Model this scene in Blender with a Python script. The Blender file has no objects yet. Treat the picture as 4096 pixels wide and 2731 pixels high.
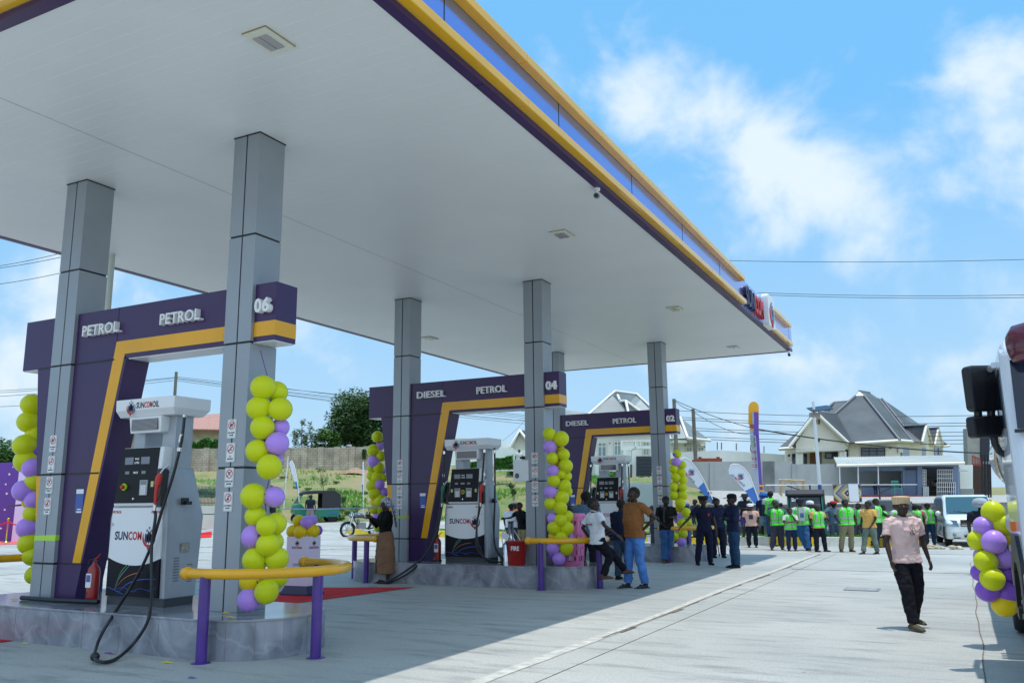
import bpy, bmesh, math, random
from math import sin, cos, pi, radians, atan2, sqrt
from mathutils import Vector, Matrix, noise
random.seed(7)
S = bpy.context.scene
col = S.collection

# ---------------------------------------------------------------- camera
FPX, PITCH, ROLL, YAW, CH = 3400.2, .1886, -.0096, .4788, 1.5225
cam = bpy.data.objects.new('camera', bpy.data.cameras.new('camera'))
col.objects.link(cam); S.camera = cam
cam.data.sensor_width = 36; cam.data.lens = FPX / 4096 * 36
cam.data.clip_start = .1; cam.data.clip_end = 6000
cam.matrix_world = (Matrix.Translation((0, 0, CH)) @ Matrix.Rotation(YAW, 4, 'Z')
                    @ Matrix.Rotation(pi / 2 + PITCH, 4, 'X') @ Matrix.Rotation(ROLL, 4, 'Z'))
S.render.resolution_x = 1024; S.render.resolution_y = 682
S.view_settings.view_transform = 'Standard'; S.view_settings.look = 'None'
S.view_settings.gamma = 1; S.view_settings.use_curve_mapping = False
S.view_settings.exposure = 0.07

# ---------------------------------------------------------------- sun and sky
SUNV = Vector((.135, .025, 1)).normalized()
sl = bpy.data.lights.new('sun', 'SUN'); sl.energy = 3.25; sl.angle = radians(.55); sl.color = (1, .965, .90)
sun = bpy.data.objects.new('sun', sl); col.objects.link(sun)
sun.rotation_euler = SUNV.to_track_quat('Z', 'Y').to_euler()
W = bpy.data.worlds.new('World'); S.world = W; W.use_nodes = True
nt = W.node_tree; nt.nodes.clear()
def nn(t, **k):
    n = nt.nodes.new(t)
    for a, b in k.items(): setattr(n, a, b)
    return n
L = lambda a, b: nt.links.new(a, b)
sky = nn('ShaderNodeTexSky', sky_type='NISHITA', sun_disc=False)
sky.sun_elevation = math.asin(SUNV.z); sky.sun_rotation = atan2(SUNV.x, SUNV.y)
sky.altitude = 300; sky.air_density = 1.3; sky.dust_density = 1.6; sky.ozone_density = 2.2
tc = nn('ShaderNodeTexCoord')
fw = Vector((-sin(YAW), cos(YAW), 0)); rt = Vector((cos(YAW), sin(YAW), 0))
def ray(u, v):
    "direction through a photo point (2352 wide frame)"
    k = 4096 / 2352
    a = (u * k - 2048) / FPX; b = -(v * k - 1365.5) / FPX
    R = a * cos(ROLL) - b * sin(ROLL); V = a * sin(ROLL) + b * cos(ROLL)
    F = cos(PITCH) - V * sin(PITCH); U = sin(PITCH) + V * cos(PITCH)
    return fw * F + rt * R + Vector((0, 0, U))
def math_(op, a, b=None, clamp=False):
    n = nn('ShaderNodeMath', operation=op, use_clamp=clamp)
    for i, x in enumerate((a, b)):
        if x is None: continue
        if isinstance(x, (int, float)): n.inputs[i].default_value = x
        else: L(x, n.inputs[i])
    return n.outputs[0]
nz = nn('ShaderNodeTexNoise'); nz.inputs['Scale'].default_value = 6.5; nz.inputs['Detail'].default_value = 8; nz.inputs['Roughness'].default_value = .56; nz.inputs['Distortion'].default_value = .25
mp = nn('ShaderNodeMapping'); mp.inputs['Scale'].default_value = (1, 1, 1.15); L(tc.outputs['Generated'], mp.inputs[0]); L(mp.outputs[0], nz.inputs['Vector'])
nz2 = nn('ShaderNodeTexNoise'); nz2.inputs['Scale'].default_value = 2.2; nz2.inputs['Detail'].default_value = 4; L(mp.outputs[0], nz2.inputs['Vector'])
# cloud banks: soft blobs at fixed directions of the sky, broken up with noise
tot = None
for (u, v, rad, amp) in [(1480, 190, .085, .75), (1620, 290, .09, .8), (1760, 380, .10, .9), (1880, 430, .10, .9), (1800, 545, .09, .7),
                         (1990, 560, .11, .75), (2100, 590, .09, .7), (1950, 420, .08, .7), (2330, 170, .11, .95), (2250, 230, .07, .75), (2280, 650, .08, .7),
                         (2120, 800, .10, .32), (1850, 830, .10, .32), (1600, 860, .12, .45), (1900, 690, .13, .55), (2080, 640, .10, .6), (1500, 420, .07, .4), (2150, 330, .06, .45), (150, 700, .2, .5), (700, 800, .13, .45), (2200, 430, .06, .5), (60, 640, .12, .55), (-300, 500, .4, .5), (2700, 500, .3, .6)]:
    d = ray(u, v).normalized()
    dp = nn('ShaderNodeVectorMath', operation='DOT_PRODUCT'); L(tc.outputs['Generated'], dp.inputs[0]); dp.inputs[1].default_value = d
    g = math_('MULTIPLY', math_('EXPONENT', math_('MULTIPLY', math_('SUBTRACT', 1, dp.outputs['Value']), -1 / (rad * rad * .32))), amp)
    tot = g if tot is None else math_('MAXIMUM', tot, g)
base = math_('MULTIPLY', math_('SUBTRACT', nz2.outputs['Fac'], .5), .5)
dens = math_('ADD', math_('ADD', math_('MULTIPLY', tot, .62), math_('MULTIPLY', math_('SUBTRACT', nz.outputs['Fac'], .5), 1.9)), base)
cr = nn('ShaderNodeMapRange'); cr.interpolation_type = 'SMOOTHSTEP'
L(dens, cr.inputs[0]); cr.inputs[1].default_value = .14; cr.inputs[2].default_value = .72; cr.inputs[3].default_value = 0; cr.inputs[4].default_value = .9
tint = nn('ShaderNodeMixRGB', blend_type='MULTIPLY'); tint.inputs[0].default_value = 1; tint.inputs[2].default_value = (.90, 1.0, 1.06, 1); L(sky.outputs[0], tint.inputs[1])
# haze band near the horizon
sx = nn('ShaderNodeSeparateXYZ'); L(tc.outputs['Generated'], sx.inputs[0])
hz = nn('ShaderNodeMapRange'); L(sx.outputs['Z'], hz.inputs[0]); hz.inputs[1].default_value = -.02; hz.inputs[2].default_value = .75; hz.inputs[3].default_value = .88; hz.inputs[4].default_value = .80
m0 = nn('ShaderNodeMixRGB'); L(hz.outputs[0], m0.inputs[0]); L(tint.outputs[0], m0.inputs[1]); hc = nn('ShaderNodeMixRGB'); hq = nn('ShaderNodeMapRange'); L(sx.outputs['Z'], hq.inputs[0]); hq.inputs[1].default_value = .0; hq.inputs[2].default_value = .42; L(hq.outputs[0], hc.inputs[0]); hc.inputs[1].default_value = (3.6, 5.2, 6.7, 1); hc.inputs[2].default_value = (1.35, 4.0, 7.1, 1); L(hc.outputs[0], m0.inputs[2])
m1 = nn('ShaderNodeMixRGB'); L(cr.outputs[0], m1.inputs[0]); L(m0.outputs[0], m1.inputs[1]); m1.inputs[2].default_value = (5.9, 6.6, 7.1, 1)
# added unseen fill: sky whitened and brightened behind the camera to lift the shade
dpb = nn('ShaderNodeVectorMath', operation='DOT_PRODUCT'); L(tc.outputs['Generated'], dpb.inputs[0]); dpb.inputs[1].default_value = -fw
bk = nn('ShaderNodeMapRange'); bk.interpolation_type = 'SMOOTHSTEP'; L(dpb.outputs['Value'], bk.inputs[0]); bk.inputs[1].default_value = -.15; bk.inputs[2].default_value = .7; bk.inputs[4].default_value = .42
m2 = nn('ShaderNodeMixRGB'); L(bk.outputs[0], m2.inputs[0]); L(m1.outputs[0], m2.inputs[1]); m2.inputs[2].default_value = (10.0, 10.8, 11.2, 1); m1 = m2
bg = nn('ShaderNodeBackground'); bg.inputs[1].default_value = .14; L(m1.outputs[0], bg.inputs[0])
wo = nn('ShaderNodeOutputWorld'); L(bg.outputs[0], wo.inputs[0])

# ---------------------------------------------------------------- helpers
def at(u, v, D):           # photo point at horizontal distance D
    r = ray(u, v); return Vector((0, 0, CH)) + r * (D / r.dot(fw))
def atY(u, v, Y):
    r = ray(u, v); return Vector((0, 0, CH)) + r * (Y / r.y)
def atX(u, v, X):
    r = ray(u, v); return Vector((0, 0, CH)) + r * (X / r.x)
def gnd(u, v, z=0):
    r = ray(u, v); return Vector((0, 0, CH)) + r * ((z - CH) / r.z)
def dep(p): return Vector(p).dot(fw)
def DR(D, R, z=0): v = fw * D + rt * R; return Vector((v.x, v.y, z))

MATS = {}
def M(name, c, rough=.55, metal=0, var=0, vs=3, bump=0, bs=30, spec=.5, sss=0, trans=0, emis=None, coat=0, stretch=None, dirt=None):
    if name in MATS: return MATS[name]
    m = bpy.data.materials.new(name); m.use_nodes = True; t = m.node_tree; b = t.nodes['Principled BSDF']
    b.inputs['Base Color'].default_value = (*c, 1); b.inputs['Roughness'].default_value = rough; b.inputs['Metallic'].default_value = metal
    b.inputs['Specular IOR Level'].default_value = spec; b.inputs['Coat Weight'].default_value = coat
    if trans: b.inputs['Transmission Weight'].default_value = trans
    if sss: b.inputs['Subsurface Weight'].default_value = sss; b.inputs['Subsurface Radius'].default_value = (.05, .05, .02)
    if emis: b.inputs['Emission Color'].default_value = (*emis[:3], 1); b.inputs['Emission Strength'].default_value = emis[3]
    if var or bump or dirt:
        tc = t.nodes.new('ShaderNodeTexCoord'); mp = t.nodes.new('ShaderNodeMapping'); t.links.new(tc.outputs['Object'], mp.inputs[0])
        if stretch: mp.inputs['Scale'].default_value = stretch
    if var:
        n = t.nodes.new('ShaderNodeTexNoise'); n.inputs['Scale'].default_value = vs; n.inputs['Detail'].default_value = 6; t.links.new(mp.outputs[0], n.inputs[0])
        r = t.nodes.new('ShaderNodeValToRGB'); t.links.new(n.outputs[0], r.inputs[0])
        r.color_ramp.elements[0].position = .3; r.color_ramp.elements[1].position = .7
        r.color_ramp.elements[0].color = (*[max(0, x * (1 - var)) for x in c], 1); r.color_ramp.elements[1].color = (*[min(1, x * (1 + var)) for x in c], 1)
        o = r.outputs[0]
        if dirt:
            n3 = t.nodes.new('ShaderNodeTexNoise'); n3.inputs['Scale'].default_value = dirt[3]; n3.inputs['Detail'].default_value = 8; n3.inputs['Roughness'].default_value = .7; t.links.new(mp.outputs[0], n3.inputs[0])
            q = t.nodes.new('ShaderNodeMapRange'); t.links.new(n3.outputs[0], q.inputs[0]); q.inputs[1].default_value = .55; q.inputs[2].default_value = .75; q.inputs[4].default_value = dirt[4]
            x = t.nodes.new('ShaderNodeMixRGB'); t.links.new(q.outputs[0], x.inputs[0]); t.links.new(o, x.inputs[1]); x.inputs[2].default_value = (*dirt[:3], 1); o = x.outputs[0]
        t.links.new(o, b.inputs['Base Color'])
    if bump:
        n2 = t.nodes.new('ShaderNodeTexNoise'); n2.inputs['Scale'].default_value = bs; n2.inputs['Detail'].default_value = 5; t.links.new(mp.outputs[0], n2.inputs[0])
        bp = t.nodes.new('ShaderNodeBump'); bp.inputs['Strength'].default_value = bump; bp.inputs['Distance'].default_value = .02
        t.links.new(n2.outputs[0], bp.inputs['Height']); t.links.new(bp.outputs[0], b.inputs['Normal'])
    MATS[name] = m; return m

def tag(o, label=None, cat=None, group=None, kind=None):
    if label: o['label'] = label
    if cat: o['category'] = cat
    if group: o['group'] = group
    if kind: o['kind'] = kind
    return o
def thing(name, label, cat, loc=(0, 0, 0), rz=0, group=None):
    o = bpy.data.objects.new(name, None); col.objects.link(o); o.empty_display_size = .1
    o.location = loc; o.rotation_euler = (0, 0, rz); return tag(o, label, cat, group)

class MB:
    "collects shapes, then links them as ONE mesh object"
    def __init__(s): s.v = []; s.f = []; s.mi = []; s.sm = []; s.T = Matrix()
    def add(s, vs, fs, m=0, smooth=False):
        o = len(s.v); s.v += [tuple(s.T @ Vector(p)) for p in vs]
        for f in fs: s.f.append([i + o for i in f]); s.mi.append(m); s.sm.append(smooth)
        return s
    def box(s, x0, y0, z0, x1, y1, z1, m=0):
        v = [(x, y, z) for z in (z0, z1) for y in (y0, y1) for x in (x0, x1)]
        return s.add(v, [(0, 2, 3, 1), (4, 5, 7, 6), (0, 1, 5, 4), (2, 6, 7, 3), (0, 4, 6, 2), (1, 3, 7, 5)], m)
    def rbox(s, x0, y0, z0, x1, y1, z1, r=.02, seg=3, m=0, axis='y'):
        "box with rounded outline seen along axis"
        if axis == 'y': a0, b0, a1, b1, c0, c1 = x0, z0, x1, z1, y0, y1; P = lambda a, b, c: (a, c, b)
        elif axis == 'z': a0, b0, a1, b1, c0, c1 = x0, y0, x1, y1, z0, z1; P = lambda a, b, c: (a, b, c)
        else: a0, b0, a1, b1, c0, c1 = y0, z0, y1, z1, x0, x1; P = lambda a, b, c: (c, a, b)
        pts = []
        for (cx, cy, st) in ((a1 - r, b1 - r, 0), (a0 + r, b1 - r, 90), (a0 + r, b0 + r, 180), (a1 - r, b0 + r, 270)):
            for k in range(seg + 1):
                t = radians(st + 90 * k / seg); pts.append((cx + r * cos(t), cy + r * sin(t)))
        n = len(pts)
        vs = [P(a, b, c0) for a, b in pts] + [P(a, b, c1) for a, b in pts]
        fs = [tuple(range(n)), tuple(range(2 * n - 1, n - 1, -1))] + [(i, (i + 1) % n, n + (i + 1) % n, n + i) for i in range(n)]
        return s.add(vs, fs, m)
    def prism(s, pts, y0, y1, m=0, plane='xz'):
        n = len(pts)
        P = {'xz': lambda a, b, c: (a, c, b), 'yz': lambda a, b, c: (c, a, b), 'xy': lambda a, b, c: (a, b, c)}[plane]
        vs = [P(a, b, y0) for a, b in pts] + [P(a, b, y1) for a, b in pts]
        return s.add(vs, [tuple(range(n)), tuple(range(2 * n - 1, n - 1, -1))] + [(i, (i + 1) % n, n + (i + 1) % n, n + i) for i in range(n)], m)
    def quad(s, a, b, c, d, m=0): return s.add([a, b, c, d], [(0, 1, 2, 3)], m)
    def tube(s, path, r, seg=10, m=0, cap=True, flat=1.0, smooth=True, up=None):
        path = [Vector(p) for p in path]; n = len(path)
        if not hasattr(r, '__len__'): r = [r] * n
        vs = []; t0 = None; N = None
        for i, p in enumerate(path):
            t = (path[min(i + 1, n - 1)] - path[max(i - 1, 0)])
            if t.length < 1e-9: t = Vector((0, 0, 1))
            t.normalize()
            if N is None:
                a = Vector(up) if up else (Vector((1, 0, 0)) if abs(t.x) < .9 else Vector((0, 1, 0)))
                N = (a - t * a.dot(t)).normalized()
            else:
                N = (N - t * N.dot(t)).normalized()
            B = t.cross(N)
            ra, rb = (r[i] if hasattr(r[i], '__len__') else (r[i], r[i] * flat))
            for k in range(seg):
                an = 2 * pi * k / seg; vs.append(p + N * ra * cos(an) + B * rb * sin(an))
        fs = [(i * seg + k, i * seg + (k + 1) % seg, (i + 1) * seg + (k + 1) % seg, (i + 1) * seg + k) for i in range(n - 1) for k in range(seg)]
        s.add(vs, fs, m, smooth)
        if cap: s.add(vs[:seg], [tuple(range(seg))[::-1]], m); s.add(vs[-seg:], [tuple(range(seg))], m)
        return s
    def lathe(s, prof, c=(0, 0, 0), seg=20, m=0, axis='z', smooth=True):
        vs = []
        for (r, z) in prof:
            for k in range(seg):
                a = 2 * pi * k / seg; x, y = r * cos(a), r * sin(a)
                p = {'z': (x, y, z), 'y': (x, z, y), 'x': (z, x, y)}[axis]
                vs.append((p[0] + c[0], p[1] + c[1], p[2] + c[2]))
        fs = [(i * seg + k, i * seg + (k + 1) % seg, (i + 1) * seg + (k + 1) % seg, (i + 1) * seg + k) for i in range(len(prof) - 1) for k in range(seg)]
        s.add(vs, fs, m, smooth)
        if prof[0][0] > 1e-4: s.add(vs[:seg], [tuple(range(seg))], m)
        if prof[-1][0] > 1e-4: s.add(vs[-seg:], [tuple(range(seg))], m)
        return s
    def ball(s, c, r, seg=16, m=0, sc=(1, 1, 1), rings=None):
        rings = rings or seg // 2; vs = [(c[0], c[1], c[2] - r * sc[2])]; fs = []
        for i in range(1, rings):
            t = pi * i / rings - pi / 2
            for k in range(seg):
                a = 2 * pi * k / seg; vs.append((c[0] + r * sc[0] * cos(t) * cos(a), c[1] + r * sc[1] * cos(t) * sin(a), c[2] + r * sc[2] * sin(t)))
        vs.append((c[0], c[1], c[2] + r * sc[2])); l = len(vs) - 1
        for k in range(seg):
            fs.append((0, 1 + (k + 1) % seg, 1 + k)); fs.append((l, l - seg + k, l - seg + (k + 1) % seg))
        for i in range(rings - 2):
            for k in range(seg): fs.append((1 + i * seg + k, 1 + i * seg + (k + 1) % seg, 1 + (i + 1) * seg + (k + 1) % seg, 1 + (i + 1) * seg + k))
        return s.add(vs, fs, m, True)
    def build(s, name, mats, parent=None, smooth=None, bevel=0):
        me = bpy.data.meshes.new(name); me.from_pydata(s.v, [], s.f)
        if not isinstance(mats, (list, tuple)): mats = [mats]
        for x in mats: me.materials.append(x)
        me.polygons.foreach_set('material_index', s.mi)
        me.polygons.foreach_set('use_smooth', s.sm if smooth is None else [smooth] * len(s.f))
        bm = bmesh.new(); bm.from_mesh(me); bmesh.ops.recalc_face_normals(bm, faces=bm.faces); bm.to_mesh(me); bm.free()
        me.update(); o = bpy.data.objects.new(name, me); col.objects.link(o)
        if parent: o.parent = parent
        if bevel:
            b = o.modifiers.new('bevel', 'BEVEL'); b.width = bevel; b.segments = 2; b.limit_method = 'ANGLE'; b.harden_normals = False
        return o

def copy_tree(o, parent=None):
    c = o.copy(); col.objects.link(c)
    if parent: c.parent = parent
    for ch in list(o.children): copy_tree(ch, c)
    return c

_tc = {}
def glyphs(s, bold=.02, ext=.0, shear=0):
    "mesh of a word, normalised: width 0..w, height about 1, thickness ext (in heights)"
    k = (s, bold, ext, shear)
    if k in _tc: return _tc[k]
    cu = bpy.data.curves.new('t', 'FONT'); cu.body = s; cu.size = 1; cu.offset = bold; cu.extrude = ext; cu.shear = shear; cu.resolution_u = 3; cu.space_character = 1.0 + bold * 1.6
    o = bpy.data.objects.new('t', cu); col.objects.link(o); dg = bpy.context.evaluated_depsgraph_get(); dg.update()
    me = o.evaluated_get(dg).to_mesh(); vs = [tuple(v.co) for v in me.vertices]; fs = [tuple(p.vertices) for p in me.polygons]
    o.evaluated_get(dg).to_mesh_clear(); bpy.data.objects.remove(o); bpy.data.curves.remove(cu)
    _tc[k] = (vs, fs); return _tc[k]
def word(mb, s, x0, z0, x1, z1, y=0, depth=.004, bold=.02, shear=0, m=0):
    "a word filling the rectangle x0..x1, z0..z1, facing -Y with its back at y"
    vs, fs = glyphs(s, bold, .5, shear)
    xs = [v[0] for v in vs]; ys = [v[1] for v in vs]; a, b, c, d = min(xs), max(xs), min(ys), max(ys)
    mb.add([(x0 + (v[0] - a) / (b - a) * (x1 - x0), y - (v[2] + .5) * depth, z0 + (v[1] - c) / (d - c) * (z1 - z0)) for v in vs], fs, m)
def disc(mb, cx, cz, r, y, d=.003, m=0, n=20, rin=0, a0=0, a1=360, sx=1):
    if rin <= 0 and a1 - a0 >= 360:
        mb.prism([(cx + sx * r * cos(2 * pi * k / n), cz + r * sin(2 * pi * k / n)) for k in range(n)], y - d, y, m); return
    for k in range(n):
        t0 = radians(a0 + (a1 - a0) * k / n); t1 = radians(a0 + (a1 - a0) * (k + 1) / n)
        mb.prism([(cx + sx * r * cos(t0), cz + r * sin(t0)), (cx + sx * r * cos(t1), cz + r * sin(t1)), (cx + sx * rin * cos(t1), cz + rin * sin(t1)), (cx + sx * rin * cos(t0), cz + rin * sin(t0))], y - d, y, m)
def crescent(mb, cx, cz, r, y, a0, a1, w, m, d=.003, n=14):
    "arc tapering to points at both ends"
    P = []; Q = []
    for k in range(n + 1):
        t = k / n; a = radians(a0 + (a1 - a0) * t); ww = w * sin(pi * t) ** .7 + .003 * r
        P.append((cx + r * cos(a), cz + r * sin(a))); Q.append((cx + (r - ww) * cos(a), cz + (r - ww) * sin(a)))
    for k in range(n): mb.prism([P[k], P[k + 1], Q[k + 1], Q[k]], y - d, y, m)
def emblem(mb, cx, cz, h, y, navy=0, red=1, grey=2, d=.003):
    r = h * .36; c = cz - h * .12
    for dx, s in ((-.42, .8), (0, 1.05), (.42, .8)):
        x = cx + dx * r; top = c + r * .75 * s + (.12 * r if dx == 0 else 0)
        mb.prism([(x, c - r * .75), (x + r * .34, c - r * .3), (x + r * .33, c + r * .35), (x + r * .22, top), (x + r * .08, top - r * .12), (x, top - r * .3), (x - r * .08, top - r * .12), (x - r * .22, top), (x - r * .33, c + r * .35), (x - r * .34, c - r * .3)], y - d, y, navy)
        disc(mb, x, top + r * .30, r * .17, y, d, grey, 12)
    crescent(mb, cx, c, r * 1.18, y, 150, 285, r * .34, red, d)
    crescent(mb, cx, c, r * 1.18, y, -75, 40, r * .26, navy, d)
    mb.prism([(cx - r * .55, c - r * .75), (cx + r * .35, c - r * .85), (cx + r * .1, c - r * 1.45), (cx - r * .12, c - r * 1.5)], y - d * 1.3, y, red)
def logo(mb, x0, z0, x1, z1, y, words=('SUN', 'COM', 'OIL'), navy=0, red=1, d=.003, bold=.03):
    ws = [len(w) - .45 * w.count('I') for w in words]; t = sum(ws) + .12 * (len(ws) - 1); k = (x1 - x0) / t; x = x0
    for i, w in enumerate(words):
        word(mb, w, x, z0, x + ws[i] * k, z1, y, d, bold, 0, red if w == 'COM' else navy); x += (ws[i] + .12) * k
    h = z1 - z0; mb.box(x0 + .5 * k, y - d, z1 - h * .13, x0 + .95 * k, y, z1, navy)
    if 0: xx = x0 + ws[0] * k + .16 * k; mb.box(xx + .7 * k, y - d * 1.2, z0, xx + 1.35 * k, y, z0 + h * .17, red)
# ---------------------------------------------------------------- materials
purple = M('purple_panel', (.036, .009, .082), .42, 0, .12, .8, spec=.6)
purple_lt = M('purple_metal', (.07, .028, .20), .3)
yellow = M('yellow_panel', (.80, .38, .004), .25, 0, .08, 1.2)
yellow_pipe = M('yellow_pipe', (.82, .40, .004), .25, 0, .10, 3, coat=.3)
purple_pipe = M('purple_pipe', (.065, .022, .22), .3, 0, .2, 4, coat=.2)
alu = M('aluminium_panel', (.31, .34, .38), .4, .25, .05, 1.5, bump=.02, bs=3)
black = M('black_joint', (.008, .008, .01), .5)
white_let = M('white_letter', (.80, .80, .82), .4)
ceilm = M('ceiling_strip', (.74, .76, .77), .42, 0, .03, .6)
whitep = M('white_paint', (.78, .79, .81), .35)
greyp = M('grey_cabinet', (.36, .39, .43), .38, .2, .06, 5, bump=.03, bs=6)
navy = M('navy_print', (.012, .012, .06), .4); redp = M('red_print', (.50, .015, .02), .4); greyb = M('slate_print', (.16, .22, .36), .4)
rubber = M('black_rubber', (.012, .013, .017), .42, bump=.05, bs=80)
chrome = M('chrome', (.75, .76, .78), .12, 1); steel = M('brushed_steel', (.55, .56, .58), .28, 1, .05, 10)
dark = M('dark_plastic', (.01, .01, .014), .3)
glassd = M('dark_glass', (.015, .02, .03), .08, spec=.8)

def marble():
    m = M('grey_marble', (.3, .31, .35), .12, 0, spec=.6); t = m.node_tree; b = t.nodes['Principled BSDF']
    tc = t.nodes.new('ShaderNodeTexCoord'); mp = t.nodes.new('ShaderNodeMapping'); mp.inputs['Rotation'].default_value = (.3, .9, .5); t.links.new(tc.outputs['Object'], mp.inputs[0])
    n = t.nodes.new('ShaderNodeTexNoise'); n.inputs['Scale'].default_value = 2.3; n.inputs['Detail'].default_value = 8; n.inputs['Distortion'].default_value = 1.2; t.links.new(mp.outputs[0], n.inputs[0])
    r = t.nodes.new('ShaderNodeValToRGB'); t.links.new(n.outputs[0], r.inputs[0]); e = r.color_ramp.elements
    e[0].position = .32; e[0].color = (.17, .18, .215, 1); e[1].position = .68; e[1].color = (.36, .37, .42, 1)
    w = t.nodes.new('ShaderNodeTexWave'); w.inputs['Scale'].default_value = .9; w.inputs['Distortion'].default_value = 14; w.inputs['Detail'].default_value = 5; w.inputs['Detail Scale'].default_value = 1.2; t.links.new(mp.outputs[0], w.inputs[0])
    q = t.nodes.new('ShaderNodeMapRange'); t.links.new(w.outputs[1], q.inputs[0]); q.inputs[1].default_value = .95; q.inputs[2].default_value = 1.0; q.inputs[4].default_value = .14
    x = t.nodes.new('ShaderNodeMixRGB'); t.links.new(q.outputs[0], x.inputs[0]); t.links.new(r.outputs[0], x.inputs[1]); x.inputs[2].default_value = (.62, .63, .68, 1)
    t.links.new(x.outputs[0], b.inputs['Base Color']); return m
marblem = marble()

def concrete():
    m = M('concrete_slab', (.42, .42, .41), .62); t = m.node_tree; b = t.nodes['Principled BSDF']
    N = t.nodes.new; K = t.links.new
    tc = N('ShaderNodeTexCoord')
    n1 = N('ShaderNodeTexNoise'); n1.inputs['Scale'].default_value = .35; n1.inputs['Detail'].default_value = 7; K(tc.outputs['Object'], n1.inputs[0])
    mp = N('ShaderNodeMapping'); mp.inputs['Scale'].default_value = (.5, 2.4, 1); mp.inputs['Rotation'].default_value = (0, 0, -.45); K(tc.outputs['Object'], mp.inputs[0])
    n2 = N('ShaderNodeTexNoise'); n2.inputs['Scale'].default_value = 1.6; n2.inputs['Detail'].default_value = 9; n2.inputs['Roughness'].default_value = .68; K(mp.outputs[0], n2.inputs[0])
    r1 = N('ShaderNodeValToRGB'); K(n1.outputs[0], r1.inputs[0]); e = r1.color_ramp.elements
    e[0].position = .3; e[0].color = (.345, .355, .335, 1); e[1].position = .7; e[1].color = (.48, .475, .44, 1)
    q = N('ShaderNodeMapRange'); K(n2.outputs[0], q.inputs[0]); q.inputs[1].default_value = .50; q.inputs[2].default_value = .68; q.inputs[4].default_value = .85
    x = N('ShaderNodeMixRGB'); K(q.outputs[0], x.inputs[0]); K(r1.outputs[0], x.inputs[1]); x.inputs[2].default_value = (.22, .225, .22, 1)
    n3 = N('ShaderNodeTexNoise'); n3.inputs['Scale'].default_value = 45; n3.inputs['Detail'].default_value = 4; K(tc.outputs['Object'], n3.inputs[0])
    y = N('ShaderNodeMixRGB'); y.blend_type = 'OVERLAY'; y.inputs[0].default_value = .35; K(x.outputs[0], y.inputs[1]); K(n3.outputs[0], y.inputs[2])
    n4 = N('ShaderNodeTexVoronoi'); n4.feature = 'F1'; n4.inputs['Scale'].default_value = 1.1; K(tc.outputs['Object'], n4.inputs[0])
    q4 = N('ShaderNodeMapRange'); K(n4.outputs['Distance'], q4.inputs[0]); q4.inputs[1].default_value = .012; q4.inputs[2].default_value = .03; q4.inputs[3].default_value = .7; q4.inputs[4].default_value = 0
    z = N('ShaderNodeMixRGB'); K(q4.outputs[0], z.inputs[0]); K(y.outputs[0], z.inputs[1]); z.inputs[2].default_value = (.12, .11, .10, 1)
    K(z.outputs[0], b.inputs['Base Color'])
    bp = N('ShaderNodeBump'); bp.inputs['Strength'].default_value = .25; bp.inputs['Distance'].default_value = .01; K(n2.outputs[0], bp.inputs['Height']); K(bp.outputs[0], b.inputs['Normal'])
    return m
conc = concrete()
def grassmat(name='grass_ground'):
    m = M(name, (.2, .22, .08), .9); t = m.node_tree; b = t.nodes['Principled BSDF']; N = t.nodes.new; K = t.links.new
    tc = N('ShaderNodeTexCoord')
    mp = N('ShaderNodeMapping'); mp.inputs['Rotation'].default_value = (0, 0, YAW); mp.inputs['Scale'].default_value = (1, 1, 2.2); K(tc.outputs['Object'], mp.inputs[0])
    n1 = N('ShaderNodeTexNoise'); n1.inputs['Scale'].default_value = .23; n1.inputs['Detail'].default_value = 10; n1.inputs['Roughness'].default_value = .68; K(mp.outputs[0], n1.inputs[0])
    r = N('ShaderNodeValToRGB'); K(n1.outputs[0], r.inputs[0]); e = r.color_ramp.elements
    e[0].position = .34; e[0].color = (.085, .16, .035, 1); e[1].position = .62; e[1].color = (.36, .27, .16, 1)
    k = e.new(.42); k.color = (.17, .235, .065, 1); k = e.new(.50); k.color = (.30, .28, .12, 1)
    n2 = N('ShaderNodeTexNoise'); n2.inputs['Scale'].default_value = 6; n2.inputs['Detail'].default_value = 8; n2.inputs['Roughness'].default_value = .75; K(mp.outputs[0], n2.inputs[0])
    y = N('ShaderNodeMixRGB'); y.blend_type = 'OVERLAY'; y.inputs[0].default_value = .8; K(r.outputs[0], y.inputs[1]); K(n2.outputs[0], y.inputs[2])
    K(y.outputs[0], b.inputs['Base Color'])
    bp = N('ShaderNodeBump'); bp.inputs['Strength'].default_value = .8; bp.inputs['Distance'].default_value = .2; K(n2.outputs[0], bp.inputs['Height']); K(bp.outputs[0], b.inputs['Normal'])
    return m
grassm = grassmat()

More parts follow.
